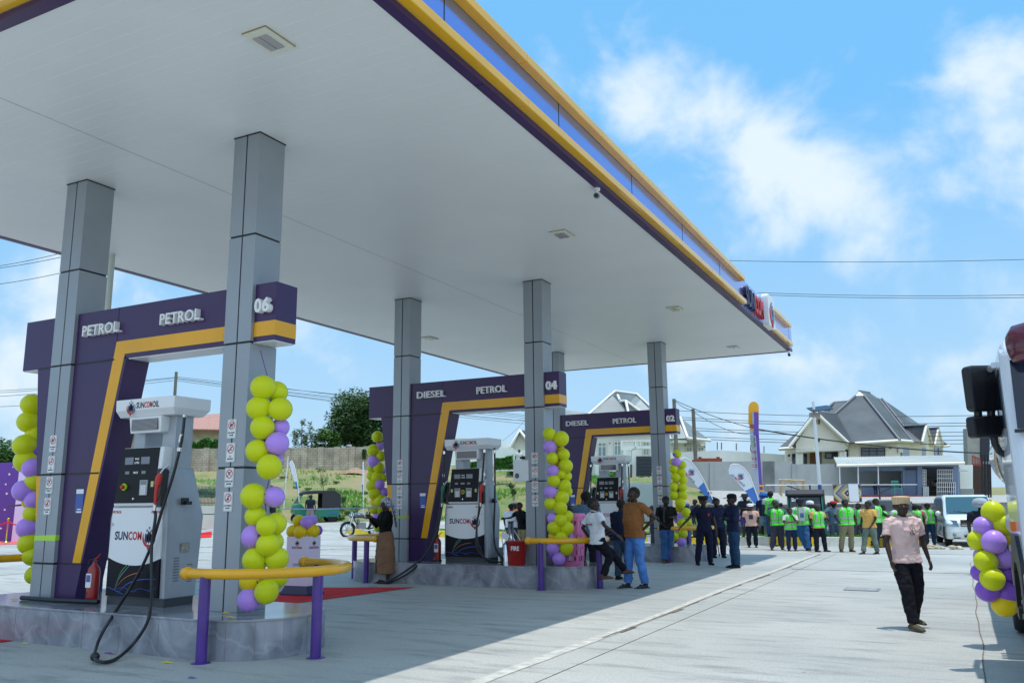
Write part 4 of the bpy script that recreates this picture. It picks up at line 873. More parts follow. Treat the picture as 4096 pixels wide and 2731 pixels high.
G02 = [(284, 168, 40, 'L', 0), (256, 178, 17, 'V', -.06), (235, 250, 30, 'Y', .1), (276, 254, 43, 'P', -.05), (336, 285, 40, 'L', 0), (248, 325, 43, 'L', 0), (328, 365, 42, 'L', 0), (271, 410, 46, 'L', 0), (345, 442, 40, 'L', 0), (262, 465, 28, 'Y', .12), (249, 515, 42, 'L', 0), (338, 517, 43, 'L', 0), (290, 560, 24, 'P', .15), (250, 603, 43, 'L', 0), (341, 602, 46, 'L', 0), (318, 684, 50, 'L', -.05), (300, 740, 35, 'Y', .1), (374, 782, 46, 'L', 0), (318, 820, 35, 'P', .05), (290, 850, 40, 'P', .08), (333, 897, 46, 'L', 0), (392, 880, 40, 'L', .1), (275, 975, 24, 'P', .05), (343, 1000, 47, 'L', 0), (258, 1030, 44, 'L', 0), (325, 1083, 46, 'P', 0)]
garland('balloon_garland', 'farthest yellow green balloon string on the front column of gantry 02', 'balloons', G02, Pm(2600, 1750, .3828, 23.1), seed=6)
G04L = [(330, 543, 33, 'L', 0), (345, 603, 25, 'P', .05), (302, 628, 35, 'L', 0), (352, 665, 30, 'L', 0), (306, 698, 34, 'P', -.03), (290, 742, 22, 'L', .08), (337, 737, 33, 'L', 0), (360, 760, 22, 'P', .1), (292, 787, 28, 'L', .05), (328, 797, 35, 'L', 0), (365, 800, 25, 'L', 0), (298, 850, 36, 'L', 0), (343, 841, 30, 'P', -.05), (372, 890, 27, 'P', 0), (312, 897, 38, 'L', 0), (350, 945, 40, 'L', 0), (316, 950, 30, 'Y', .08), (305, 1000, 25, 'L', 0), (350, 1000, 30, 'L', .05), (325, 1045, 22, 'P', 0), (335, 1110, 26, 'L', 0)]
garland('balloon_garland', 'yellow and purple balloon string behind gantry 04 left leg, above the woman with phone', 'balloons', G04L, Pm(1300, 1400, .6377, 18.7), seed=7)
TR = [(213, 283, 76, 'L', 0), (278, 373, 78, 'L', -.02), (138, 383, 64, 'P', .02), (100, 492, 68, 'L', .06), (214, 500, 80, 'P', -.06), (305, 505, 54, 'Y', .12), (150, 612, 70, 'P', .10), (158, 650, 75, 'L', -.03), (290, 625, 70, 'P', 0), (110, 735, 56, 'V', .06), (320, 750, 66, 'V', .05), (205, 780, 78, 'L', -.08), (258, 690, 44, 'Y', .14), (172, 867, 75, 'V', .02), (310, 885, 74, 'V', .0), (298, 975, 80, 'Y', .02)]
garland('balloon_garland', 'bunch of yellow and violet balloons tied to the white tanker truck', 'balloons', TR, Pm(3860, 1900, .5303, 9.3), seed=8)
PB = [(247, 998, 55, 'Y', .05), (335, 1015, 63, 'P', -.05), (395, 990, 47, 'P', .08), (188, 1108, 60, 'Y', .03), (267, 1117, 65, 'Y', -.06), (398, 1106, 63, 'Y', -.02), (440, 1100, 50, 'V', .1)]
PP = Pm(1100, 1700, .3827, 15.3)
garland('balloon_bunch', 'bunch of seven yellow and purple balloons on top of the white opening pedestal', 'balloons', PB, PP, seed=9, grp='')
# ---------------------------------------------------------------- pedestal, ropes, carpets, backdrop
b0 = PP(300, 1165, 0); t = thing('display_pedestal', 'white three sided pedestal with printed lettering and purple foot standing on the red carpet', 'pedestal', (b0.x, b0.y, .01), YAW + .1)
pw = M('pedestal_white', (.74, .68, .84), .4); w = .29; hgt = b0.z
cs = [(-w, .02), (.10, -.2), (w, .03), (.0, .3)]
mb = MB(); n = 4
mb.add([(x, y, .10) for x, y in cs] + [(x * 1.0, y, hgt) for x, y in cs], [(0, 1, 2, 3), (7, 6, 5, 4)] + [(i, (i + 1) % 4, 4 + (i + 1) % 4, 4 + i) for i in range(4)]); mb.build('column_panel', pw, t)
mb = MB(); mb.add([(x * 1.3, y * 1.3, .0) for x, y in cs] + [(x * 1.3, y * 1.3, .03) for x, y in cs] + [(x * 1.02, y * 1.02, .16) for x, y in cs], [(0, 1, 2, 3), (11, 10, 9, 8)] + [(a + i, a + (i + 1) % 4, a + 4 + (i + 1) % 4, a + 4 + i) for a in (0, 4) for i in range(4)]); mb.build('foot', M('pedestal_foot', (.03, .015, .08), .4), t)
for (a, b, s) in ((cs[0], cs[1], .36), (cs[1], cs[2], .28)):
    an = atan2(b[1] - a[1], b[0] - a[0]); ln_ = sqrt((b[0] - a[0]) ** 2 + (b[1] - a[1]) ** 2)
    mb = MB(); mb.T = Matrix.Translation((a[0], a[1], 0)) @ Matrix.Rotation(an, 4, 'Z'); c = ln_ / 2
    emblem(mb, c, hgt - .10, .10, -.001, 0, 1, 2, .001); logo(mb, c - .11, hgt - .21, c + .11, hgt - .17, -.001, d=.001)
    word(mb, 'GRAND', c - .075, hgt - .50, c + .065, hgt - .45, -.001, .001, -.005, 0, 3); mb.build('printed_face', [navy, redp, greyb, M('print_grey', (.22, .2, .26), .5)], t); mb = MB(); mb.T = Matrix.Translation((a[0], a[1], 0)) @ Matrix.Rotation(an, 4, 'Z'); word(mb, 'OPENING', c - .08, hgt - .57, c + .08, hgt - .52, -.001, .001, -.005, 0, 3)
    mb.build('printed_face', [navy, redp, greyb, M('print_grey', (.22, .2, .26), .5)], t)
redc = M('red_carpet', (.62, .012, .018), .95, 0, .12, 4, bump=.5, bs=120)
def sheet(name, pts, mat, lab, cat, h=.012):
    mb = MB(); N = 14; A, B_, C, D_ = [Vector(p) for p in pts]; vs = []
    for i in range(N + 1):
        for j in range(N + 1):
            u, v = i / N, j / N; p = A.lerp(B_, u).lerp(D_.lerp(C, u), v); vs.append((p.x, p.y, terrain(p.x, p.y) + h + .004 * noise.noise(p * 2)))
    mb.add(vs, [(i * (N + 1) + j, (i + 1) * (N + 1) + j, (i + 1) * (N + 1) + j + 1, i * (N + 1) + j + 1) for i in range(N) for j in range(N)], 0, True); return tag(mb.build(name, mat), lab, cat)
a = gnd(955, 1349); b = gnd(640, 1391); c = gnd(1092 * .5 + 60, 1391); d = gnd(830, 1340)
dirn = (a - b).normalized(); per = Vector((-dirn.y, dirn.x, 0)); far = 1.9
sheet('red_carpet', [b - dirn * 5.5, a, a + per * 1.6 - dirn * .9, b - dirn * 5.5 + per * 1.6], redc, 'bright red carpet lying on the concrete between islands 06 and 04', 'carpet')
# ---------------------------------------------------------------- things beyond the forecourt
def cropf(ox, oy, s):
    def f(x, y, D): return at((ox + x * s) * k, (oy + y * s) * k, D)
    return f
def poly3(mb, pts, m=0, thick=None):
    mb.add(pts, [tuple(range(len(pts)))], m)
def wallp(mb, pts, m, dpt):
    "a wall outline given as world points, extruded away from the camera by dpt"
    P = [Vector(p) for p in pts]; n = len(P); d = fw * dpt
    mb.add(P + [p + d for p in P], [tuple(range(n)), tuple(range(2 * n - 1, n - 1, -1))] + [(i, (i + 1) % n, n + (i + 1) % n, n + i) for i in range(n)], m)
def rectp(f, x0, y0, x1, y1, D): return [f(x0, y1, D), f(x1, y1, D), f(x1, y0, D), f(x0, y0, D)]
def child_rect(f, x0, y0, x1, y1, D, name, mat, par, d=.05, D2=None):
    D2 = D2 or D; mb = MB(); wallp(mb, [f(x0, y1, D), f(x1, y1, D2), f(x1, y0, D2), f(x0, y0, D)], 0, d); return mb.build(name, mat, par)
def bothing(name, lab, cat, group=None): return thing(name, lab, cat, (0, 0, 0), 0, group)
def set_base(t, p):
    "move the thing's origin to its base without moving its parts"
    p = Vector(p); t.location = p
    for c in t.children: c.location = c.location - p
def tiles(name, c, sc=3.2):
    m = M(name, c, .42, 0, .15, .7, spec=.6); t = m.node_tree; b = t.nodes['Principled BSDF']
    w = t.nodes.new('ShaderNodeTexWave'); w.bands_direction = 'Z'; w.inputs['Scale'].default_value = sc; w.wave_profile = 'SAW'; w.inputs['Distortion'].default_value = .25; w.inputs['Detail'].default_value = 1; w.inputs['Detail Scale'].default_value = 6
    tcn = t.nodes.new('ShaderNodeTexCoord'); t.links.new(tcn.outputs['Object'], w.inputs[0]); bp = t.nodes.new('ShaderNodeBump'); bp.inputs['Strength'].default_value = 1; bp.inputs['Distance'].default_value = .12
    t.links.new(w.outputs[1], bp.inputs['Height']); t.links.new(bp.outputs[0], b.inputs['Normal'])
    src = b.inputs['Base Color'].links[0].from_socket; q = t.nodes.new('ShaderNodeMapRange'); t.links.new(w.outputs[1], q.inputs[0]); q.inputs[1].default_value = 0; q.inputs[2].default_value = .22; q.inputs[3].default_value = .25; q.inputs[4].default_value = 1
    x = t.nodes.new('ShaderNodeMixRGB'); x.blend_type = 'MULTIPLY'; x.inputs[0].default_value = 1; t.links.new(src, x.inputs[1]); t.links.new(q.outputs[0], x.inputs[2]); t.links.new(x.outputs[0], b.inputs['Base Color'])
    return m
roofm = tiles('roof_tile_grey', (.22, .235, .25)); roofw = tiles('roof_tile_pale', (.27, .31, .32), 2.8)
cream = M('cream_wall', (.86, .83, .72), .7, 0, .05, 1); creamt = M('cream_trim', (.78, .77, .70), .5); wglass = M('window_blue', (.03, .05, .09), .12, spec=.7, var=.3, vs=2)
brownd = M('brown_door', (.20, .08, .03), .5, 0, .3, 4); wwall = M('white_wall', (.82, .86, .83), .7, 0, .04, 1); bglass = M('window_pane', (.10, .28, .42), .12, 0, .35, 1.2); dgrey = M('dark_gate', (.07, .085, .11), .5)
# --- cream house on the right
h = cropf(3000, 1560, .3827)
t = bothing('cream_house', 'cream house with large dark grey tiled hipped roof and triangular gable porch', 'house')
mb = MB()
wallp(mb, [h(1040, 1150, 66), h(1535, 1150, 66), h(1535, 535, 66), h(1040, 550, 66)], 0, .3)
wallp(mb, [h(375, 1150, 68), h(1045, 1150, 68), h(1045, 540, 68), h(375, 600, 68)], 0, .3)
a_, b_, c_, d_ = h(1535, 1150, 66), h(2020, 1150, 80), h(2020, 560, 80), h(1535, 535, 66); mb.quad(a_, b_, c_, d_)
poly3(mb, [h(480, 638, 64), h(990, 615, 64), h(990, 545, 64), h(690, 240, 64), h(480, 560, 64)]); poly3(mb, [h(990, 545, 64), h(990, 615, 64), h(1045, 615, 66.5), h(1045, 560, 66.5)]); mb.build('wall', cream, t)
mb = MB()
poly3(mb, [h(875, 130, 72), h(1030, 118, 72), h(1080, 552, 66.5), h(300, 612, 66)])
poly3(mb, [h(1100, 60, 70), h(1195, 57, 70), h(1565, 522, 65), h(1080, 553, 65), h(885, 248, 68)])
poly3(mb, [h(1143, 10, 71), h(1250, 27, 75), h(1345, 90, 76), h(1612, 385, 73), h(1700, 533, 68.5), h(1565, 522, 65), h(1195, 57, 70)])
poly3(mb, [h(1345, 90, 76), h(1380, 88, 77), h(1640, 265, 82), h(1780, 364, 84), h(2085, 575, 80), h(2010, 585, 79), h(1615, 380, 73)])
poly3(mb, [h(690, 222, 63.4), h(885, 248, 68), h(1085, 553, 65), h(1030, 552, 63.4)]); poly3(mb, [h(690, 222, 63.4), h(412, 588, 63.4), h(470, 600, 66), h(760, 228, 68)])
poly3(mb, [h(1600, 378, 73.5), h(1842, 366, 70.5), h(1800, 540, 69.5), h(1700, 534, 68.4)]); poly3(mb, [h(1842, 366, 70.5), h(1600, 378, 73.5), h(1700, 450, 75), h(1898, 552, 74)])
poly3(mb, [h(1858, 400, 78), h(1967, 395, 76), h(1930, 572, 75), h(1880, 520, 74.5)]); poly3(mb, [h(1967, 395, 76), h(1858, 400, 78), h(1950, 500, 80), h(2014, 582, 78.5)])
poly3(mb, [h(1143, 10, 71), h(1100, 60, 70), h(885, 248, 72), h(1250, 27, 75)])
rf = mb.build('roof', roofm, t); so = rf.modifiers.new('t', 'SOLIDIFY'); so.thickness = .12
mb = MB(); poly3(mb, [h(1143, 12, 70.8), h(1195, 57, 69.9), h(1100, 60, 69.9)], 0)
poly3(mb, [h(1842, 372, 70.6), h(1805, 548, 69.6), h(1892, 556, 73.5)], 0); poly3(mb, [h(1967, 402, 76.1), h(1933, 578, 75.1), h(2010, 586, 78)], 0); mb.build('gablet', creamt, t)
def bargeb(A, B, w=.22, m=creamt, par=None, mbx=None): mbx.tube([A, B], w / 2, 4)
mb = MB()
for A, B in ((h(690, 235, 63.2), h(412, 592, 63.2)), (h(690, 235, 63.2), h(1030, 556, 63.2)), (h(1080, 558, 65), h(1565, 528, 64.9)), (h(1565, 528, 64.9), h(1700, 538, 68.3)), (h(300, 616, 65.9), h(480, 604, 66)), (h(1842, 372, 70.4), h(1800, 542, 69.4)), (h(1842, 372, 70.4), h(1896, 552, 73.4)), (h(1967, 400, 75.9), h(1930, 574, 74.9)), (h(1967, 400, 75.9), h(2014, 582, 78)), (h(2010, 588, 79), h(2085, 578, 80)), (h(480, 640, 63.9), h(990, 618, 63.9))): bargeb(A, B, .26, mbx=mb)
mb.build('eaves_board', creamt, t)
mb = MB()
for A, B in ((h(1143, 10, 70.9), h(1250, 27, 74.9)), (h(1195, 57, 69.8), h(1565, 520, 64.8)), (h(1100, 60, 69.8), h(885, 247, 67.8)), (h(885, 248, 67.8), h(1083, 551, 64.7)), (h(1345, 90, 75.8), h(1700, 532, 68.2)), (h(1380, 88, 76.8), h(1612, 380, 72.8)), (h(690, 222, 63.2), h(885, 248, 67.6)), (h(875, 130, 71.8), h(1030, 118, 71.8)), (h(875, 130, 71.8), h(760, 228, 69)), (h(1600, 378, 73.2), h(1842, 366, 70.3)), (h(1858, 400, 77.6), h(1967, 395, 75.7))): mb.tube([A, B], .10, 5)
mb.build('ridge_cap', M('ridge_grey', (.17, .18, .20), .5), t)
for x in (500, 533, 945, 985): mb = MB(); A = h(x, 640, 64.2); B = h(x, 1000, 64.2); mb.tube([B, A], .16, 12); mb.build('porch_column', creamt, t)
for (x0, y0, x1, y1, D, D2) in ((443, 665, 592, 775, 67.9, 0), (790, 630, 1027, 712, 67.9, 0), (1165, 602, 1410, 697, 65.9, 0)):
    w_ = child_rect(h, x0, y0, x1, y1, D, 'window', wglass, t, .08); fr = MB()
    for xx in [x0, (x0 * 2 + x1) / 3, (x0 + 2 * x1) / 3, x1]: fr.tube([h(xx, y0, D - .02), h(xx, y1, D - .02)], .03, 4)
    for yy in (y0, y0 + (y1 - y0) * .35, y1): fr.tube([h(x0, yy, D - .02), h(x1, yy, D - .02)], .03, 4)
    fr.build('window_frame', M('frame_dark', (.05, .06, .08), .4), w_)
for (x0, x1, D, D2) in ((1572, 1655, 67, 69.2), (1785, 1826, 73, 74.2), (1915, 1946, 76.8, 77.7), (1960, 1996, 78, 79)):
    mb = MB(); n_ = Vector((.1, -.1, 0)); mb.quad(h(x0, 692, D) + n_, h(x1, 690, D2) + n_, h(x1, 602, D2) + n_, h(x0, 600, D) + n_); mb.build('window', wglass, t)
dr = child_rect(h, 630, 640, 748, 800, 67.9, 'door', brownd, t, .1); child_rect(h, 722, 655, 740, 770, 67.85, 'door_glass', wglass, dr, .03)
child_rect(h, 1552, 592, 1600, 650, 65.8, 'air_conditioner', M('ac_white', (.7, .7, .68), .5), t, .4)
for x, y in ((410, 682), (722, 526), (1470, 598)): child_rect(h, x - 9, y - 12, x + 9, y + 12, 63.8 if x == 722 else 65.7, 'wall_lamp', dark, t, .15)
for x in (695, 722): child_rect(h, x - 8, 310, x + 8, 355, 63.95, 'gable_vent', M('vent_brown', (.12, .07, .05), .7), t, .03)
set_base(t, DR(66, 22, 2))
# --- shop with white metal roof
sh = bothing('shop_building', 'low grey blue shop with white corrugated roof and red plinth before the cream house', 'shop')
blueg = M('shop_bluegrey', (.15, .21, .33), .6, 0, .1, 1); redpl = M('plinth_red', (.33, .05, .07), .7, 0, .3, 3, dirt=(.45, .3, .3, 3, .5)); pale = M('shop_lavender', (.52, .55, .60), .7, 0, .05, 1)
DS = 57.0
mb = MB(); wallp(mb, rectp(h, 890, 770, 2170, 800, DS), 0, .3); wallp(mb, rectp(h, 1110, 800, 1620, 842, DS), 0, .3)
for (x0, x1) in ((1600, 1616), (1750, 1802), (2125, 2175)): wallp(mb, rectp(h, x0, 800, x1, 1115, DS), 0, .3)
wallp(mb, rectp(h, 1150, 1020, 1610, 1098, DS), 0, .2); wallp(mb, rectp(h, 945, 985, 1160, 1100, DS), 0, .2); mb.quad(h(2172, 1115, DS), h(2200, 1110, 61), h(2190, 800, 61), h(2172, 800, DS)); mb.build('wall', blueg, sh)
mb = MB(); wallp(mb, rectp(h, 900, 770, 1700, 1100, 60.5), 0, .2); mb.build('back_wall', pale, sh)
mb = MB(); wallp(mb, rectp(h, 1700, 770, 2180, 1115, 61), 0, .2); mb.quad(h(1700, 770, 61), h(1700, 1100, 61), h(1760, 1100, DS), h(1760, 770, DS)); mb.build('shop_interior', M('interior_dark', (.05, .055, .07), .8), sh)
mb = MB(); 
for i in range(7): wallp(mb, rectp(h, 1850 + i * 38, 930 + (i % 3) * 18, 1880 + i * 38, 1000, 60.2), i % 4, .4)
for y_ in (930, 1000, 1050): wallp(mb, rectp(h, 1830, y_, 2120, y_ + 5, 60.3), 0, .3)
mb.build('stocked_shelf', [M('goods_brown', (.2, .15, .1), .7), M('goods_grey', (.2, .2, .22), .7), M('goods_pale', (.4, .36, .3), .7), M('goods_dark', (.05, .05, .06), .7)], sh)
mb = MB(); N = 58; A0, A1, B1, B0 = h(873, 703, 60.5), h(2110, 685, 60.5), h(2240, 745, 55.8), h(905, 772, 55.8); vs = []; 
for i in range(N * 4 + 1):
    u_ = i / (N * 4); dz = .05 * (1 if i % 4 in (1, 2) else 0); vs += [A0.lerp(A1, u_) + Vector((0, 0, dz)), B0.lerp(B1, u_) + Vector((0, 0, dz))]
mb.add(vs, [(2 * i, 2 * i + 2, 2 * i + 3, 2 * i + 1) for i in range(N * 4)]); mb.build('roof', M('sheet_metal_white', (.58, .61, .58), .4, .1, .05, .5), sh)
mb = MB(); mb.tube([B0 - Vector((0, 0, .1)), B1 - Vector((0, 0, .1))], .10, 4); mb.build('fascia_board', creamt, sh)
dr = child_rect(h, 1616, 808, 1750, 1098, DS + .1, 'door', M('shop_door', (.10, .15, .26), .5), sh, .1)
for i in range(7): child_rect(h, 1620 + i * 18, 816, 1632 + i * 18, 834, DS + .05, 'vent_slot', dark, dr, .04)
for x in (935, 1128, 1338): mb = MB(); mb.tube([h(x + 8, 1098, 56.3), h(x, 780, 56.3)], .04, 8); mb.build('awning_post', whitep, sh)
def gate(x0, y0, x1, y1, nx, ny, D):
    mb = MB()
    for i in range(nx + 1): xx = x0 + (x1 - x0) * i / nx; mb.tube([h(xx, y1, D), h(xx, y0, D)], .022, 4)
    for i in range(ny + 1): yy = y0 + (y1 - y0) * i / ny; mb.tube([h(x0, yy, D), h(x1, yy, D)], .022, 4)
    mb.build('grille_gate', whitep, sh)
gate(1958, 830, 2118, 965, 8, 3, DS); gate(1955, 965, 2148, 1105, 9, 3, DS - .3); gate(1808, 830, 1840, 1010, 2, 6, DS); gate(1812, 1010, 1866, 1108, 3, 10, DS - .1)
mb = MB(); wallp(mb, rectp(h, 1155, 1094, 1792, 1128, 56), 0, 1.2); wallp(mb, rectp(h, 1792, 1110, 2255, 1142, 55.5), 0, 1.5); mb.build('red_plinth', redpl, sh)
set_base(sh, DR(57, 22, 1.7))
mb = MB()
for i in range(3): x = (1975, 2075, 2000)[i]; 
P_ = [h(1950, 1090, 50), h(1985, 1078, 50), h(2085, 1078, 51), h(2170, 1130, 52)]
for z_ in (0,): mb.tube(P_, .035, 6)
mb.tube([h(1985, 1170, 50), P_[1]], .03, 6); mb.tube([h(2085, 1160, 51), P_[2]], .03, 6); mb.tube([h(1985, 1110, 50), h(2085, 1110, 51), h(2165, 1150, 52)], .02, 6)
for x in (2010, 2035, 2060): mb.tube([h(x, 1110, 50.4), h(x, 1170, 50.4)], .012, 5)
tag(mb.build('hand_rail', M('dark_steel', (.05, .06, .08), .4, .5)), 'dark metal hand rail on the steps right of the shop above the white van', 'railing')
# plastic chair at the shop
t = thing('plastic_chair', 'green plastic armchair standing in the open front of the shop', 'chair', h(1540, 1094, 55.8), YAW); gp = M('chair_green', (.02, .30, .22), .4)
mb = MB(); mb.rbox(-.24, -.22, .40, .24, .24, .43, .05, 3, 0, 'z'); mb.build('seat', gp, t)
mb = MB()
for i in range(5): x = -.2 + i * .1; mb.box(x - .02, .20, .43, x + .02, .23, .86)
mb.rbox(-.25, .195, .82, .25, .235, .92, .04, 3); mb.build('backrest', gp, t)
for x in (-.23, .23): mb = MB(); mb.tube([(x, -.2, .42), (x, -.2, .63), (x, .2, .65)], .025, 6); mb.build('armrest', gp, t)
for x in (-.23, .23):
    for y in (-.2, .22): mb = MB(); mb.tube([(x, y, .41), (x * 1.08, y * 1.15, 0)], [.03, .02], 6); mb.build('leg', gp, t)
# concrete walls
cw = M('render_grey', (.36, .38, .385), .85, 0, .12, .8, bump=.1, bs=3, dirt=(.16, .16, .15, .8, .4)); g3 = cropf(2280, 1560, .3486)
mb = MB()
for (f, x0, x1, yt, yb, D) in ((h, 470, 925, 772, 1110, 57), (h, 130, 442, 742, 1080, 57)): wallp(mb, rectp(f, x0, yt, x1, yb, D), 0, .25)
for x in (442, 462): wallp(mb, rectp(h, x - 1, 770, x + 18, 1100, 56.9), 0, .4)
wallp(mb, [g3(1330, 1180, 57), g3(2352, 1200, 57), g3(2352, 812, 57), g3(1330, 822, 57)], 0, .25); wallp(mb, rectp(g3, 1605, 828, 1645, 1160, 56.9), 0, .3)
tag(mb.build('boundary_wall', cw), 'long plain grey rendered wall behind the paved slope, left of the shop', 'wall')
# white wall with electric fence, orange container
mb = MB(); wallp(mb, [g3(1150, 1000, 63), g3(1732, 1000, 63), g3(1732, 690, 63), g3(1150, 718, 63)], 0, .25)
mb.quad(g3(1732, 1000, 63), g3(2700, 1000, 75), g3(2700, 755, 75), g3(1732, 690, 63)); tag(mb.build('white_wall', [wwall]), 'tall white wall with electric fence posts above the grey wall', 'wall')
for i, (x, y, D) in enumerate(((1690, 685, 62.8), (1738, 685, 62.9), (1908, 692, 65), (2073, 705, 67.5), (2226, 720, 70))):
    mb = MB(); A = g3(x, y, D); B = g3(x, y - 92 + i * 3, D); mb.tube([A, B], .02, 5)
    for q in range(8): mb.lathe([(.02, -.03), (.055, 0), (.02, .03)], A.lerp(B, (q + 1) / 9), 6)
    tag(mb.build('fence_post', dark), ['electric fence post on the white wall, leftmost of the pair', 'electric fence post on the white wall, right one of the pair', 'electric fence post third from left on the white wall', 'electric fence post just left of the tall pylon sign', 'electric fence post just right of the pylon sign'][i], 'fence post', 'electric fence posts on the white wall')
t = bothing('shipping_container', 'rusty orange container top showing behind the grey wall', 'container')
mb = MB(); wallp(mb, rectp(g3, 1482, 780, 1745, 900, 59), 0, 2.4)
for i in range(13): x = 1490 + i * 20; wallp(mb, rectp(g3, x, 785, x + 8, 900, 58.94), 0, .06)
mb.build('body', M('container_orange', (.42, .09, .03), .6, 0, .2, 2), t)
for x in (1482, 1690): child_rect(g3, x, 765, x + 28, 785, 59, 'corner_casting', M('rust_dark', (.12, .04, .03), .7), t, .3)
set_base(t, g3(1610, 900, 59))
# --- white mansion seen through gantry 02
t = bothing('white_mansion', 'white two storey house with blue windows and pale tiled roof behind gantry 02', 'house'); DM = 72
mb = MB(); wallp(mb, [g3(285, 1000, DM), g3(1555, 1000, DM), g3(1555, 585, DM), g3(1290, 520, DM), g3(285, 520, DM)], 0, 6); wallp(mb, [g3(1300, 600, 70), g3(1345, 600, 70), g3(1300, 480, 70), g3(1235, 380, 70), g3(1180, 430, 70), g3(1180, 600, 70)], 0, 2); mb.build('wall', wwall, t)
mb = MB(); poly3(mb, [g3(515, 14, 76), g3(770, 48, 79), g3(920, 185, 76), g3(1000, 300, 71), g3(560, 290, 71)])
poly3(mb, [g3(490, 62, 74), g3(545, 55, 73.5), g3(668, 262, 70.5), g3(180, 310, 70.5)]); poly3(mb, [g3(515, 14, 76), g3(490, 62, 74), g3(160, 330, 76), g3(150, 330, 80)])
poly3(mb, [g3(545, 55, 73.5), g3(575, 128, 73), g3(640, 122, 71.5), g3(668, 262, 70)]); poly3(mb, [g3(640, 122, 71), g3(800, 240, 70.8), g3(668, 262, 70)])
poly3(mb, [g3(1180, 240, 76), g3(1265, 312, 74), g3(1610, 578, 71), g3(1352, 548, 69.8)]); poly3(mb, [g3(1180, 240, 76), g3(1265, 312, 74), g3(1352, 548, 69.8), g3(1100, 560, 70)])
poly3(mb, [g3(-100, 220, 84), g3(200, 262, 84), g3(240, 340, 82), g3(-200, 340, 82)])
rf = mb.build('roof', roofw, t); so = rf.modifiers.new('t', 'SOLIDIFY'); so.thickness = .12
mb = MB(); 
for A, B in ((g3(515, 12, 75.8), g3(770, 46, 78.8)), (g3(515, 12, 75.8), g3(180, 306, 70.2)), (g3(545, 55, 73.3), g3(575, 128, 72.8)), (g3(575, 128, 72.6), g3(640, 122, 71.3)), (g3(640, 122, 70.8), g3(670, 262, 69.8)), (g3(640, 122, 70.8), g3(800, 240, 70.6)), (g3(770, 46, 78.6), g3(920, 185, 75.6)), (g3(1352, 552, 69.6), g3(1612, 580, 70.8)), (g3(1265, 312, 73.8), g3(1352, 550, 69.6)), (g3(285, 522, 71.6), g3(930, 520, 71.6))): mb.tube([A, B], .12, 5)
mb.build('roof_trim', creamt, t)
for (x0, x1, y0, y1) in ((322, 412, 605, 758), (508, 582, 590, 745), (840, 905, 598, 750), (1180, 1245, 628, 700), (1335, 1395, 625, 705), (1468, 1530, 634, 696)):
    w_ = child_rect(g3, x0, y0, x1, y1, DM - .1, 'window', bglass, t, .08); fr = MB()
    for xx in (x0, (x0 + x1) / 2, x1): fr.tube([g3(xx, y0, DM - .14), g3(xx, y1, DM - .14)], .06, 4)
    for yy in (y0, y0 + (y1 - y0) * .28, y1): fr.tube([g3(x0, yy, DM - .14), g3(x1, yy, DM - .14)], .06, 4)
    for xx in (x0 * .75 + x1 * .25, x0 * .25 + x1 * .75): fr.tube([g3(xx, y0, DM - .13), g3(xx, y1, DM - .13)], .02, 4)
    fr.build('window_frame', creamt, w_)
mb = MB()
for (x0, y0, x1, y1) in ((585, 575, 740, 590), (585, 590, 605, 690), (605, 640, 760, 690), (740, 570, 930, 590), (740, 640, 932, 672), (745, 590, 760, 640), (612, 690, 650, 1000), (712, 672, 755, 1000), (800, 590, 815, 640)): wallp(mb, rectp(g3, x0, y0, x1, y1, 66), 0, .5)
mb.build('porch_frame', wwall, t)
dg = child_rect(g3, 760, 756, 938, 990, 65.5, 'gate', dgrey, t, .1); mb = MB()
for i in range(14): yy = 762 + i * 16; mb.tube([g3(760, yy, 65.45), g3(938, yy + 1, 65.45)], .03, 4)
mb.build('gate_slat', dgrey, dg); child_rect(g3, 690, 850, 712, 1000, 65.9, 'side_gate', dgrey, t, .1)
for x, y in ((457, 607), (1322, 630), (1546, 650)): child_rect(g3, x - 6, y - 6, x + 6, y + 6, DM - .2, 'wall_lamp', dark, t, .12)
set_base(t, DR(70, 8, 3))
# low white garden edge, white corrugated fence, gabled white house and wall seen through gantry 04
mb = MB(); wallp(mb, rectp(g3, 365, 965, 590, 1000, 64), 0, .3); tag(mb.build('garden_wall', wwall), 'low white garden edging under round bushes behind the gantry 02 dispenser', 'wall')
mb = MB(); N = 40; A, B = g3(560, 1050, 48), g3(960, 1062, 46); vs = []
for i in range(N * 2 + 1):
    u_ = i / (2 * N); q = A.lerp(B, u_) + fw * (.06 if i % 2 else 0); vs += [q, Vector((q.x, q.y, .2))]
mb.add(vs, [(2 * i, 2 * i + 1, 2 * i + 3, 2 * i + 2) for i in range(2 * N)]); tag(mb.build('corrugated_fence', M('sheet_white', (.60, .66, .66), .5)), 'white corrugated sheet fence behind the farthest dispenser', 'fence')
e4 = cropf(1700, 1700, .3826)
t = bothing('gabled_house', 'white house with pointed gable left of the gantry 04 right column', 'house')
mb = MB(); wallp(mb, [e4(880, 480, 72), e4(1300, 480, 72), e4(1300, 230, 72), e4(990, 66, 72), e4(885, 230, 72)], 0, 5); mb.build('wall', wwall, t)
mb = MB(); poly3(mb, [e4(990, 52, 71.5), e4(1500, 50, 80), e4(1500, 260, 76), e4(1150, 262, 71.5)]); poly3(mb, [e4(990, 52, 71.5), e4(870, 240, 71.5), e4(1100, 230, 80), e4(1300, 50, 80)]); rf = mb.build('roof', roofw, t); so = rf.modifiers.new('t', 'SOLIDIFY'); so.thickness = .1
mb = MB(); mb.tube([e4(885, 236, 71.3), e4(990, 58, 71.3), e4(1150, 266, 71.3)], .18, 4); mb.build('eaves_board', creamt, t)
set_base(t, e4(1000, 480, 72))
t = bothing('compound_wall', 'white compound wall with dark doorway seen through gantry 04', 'wall')
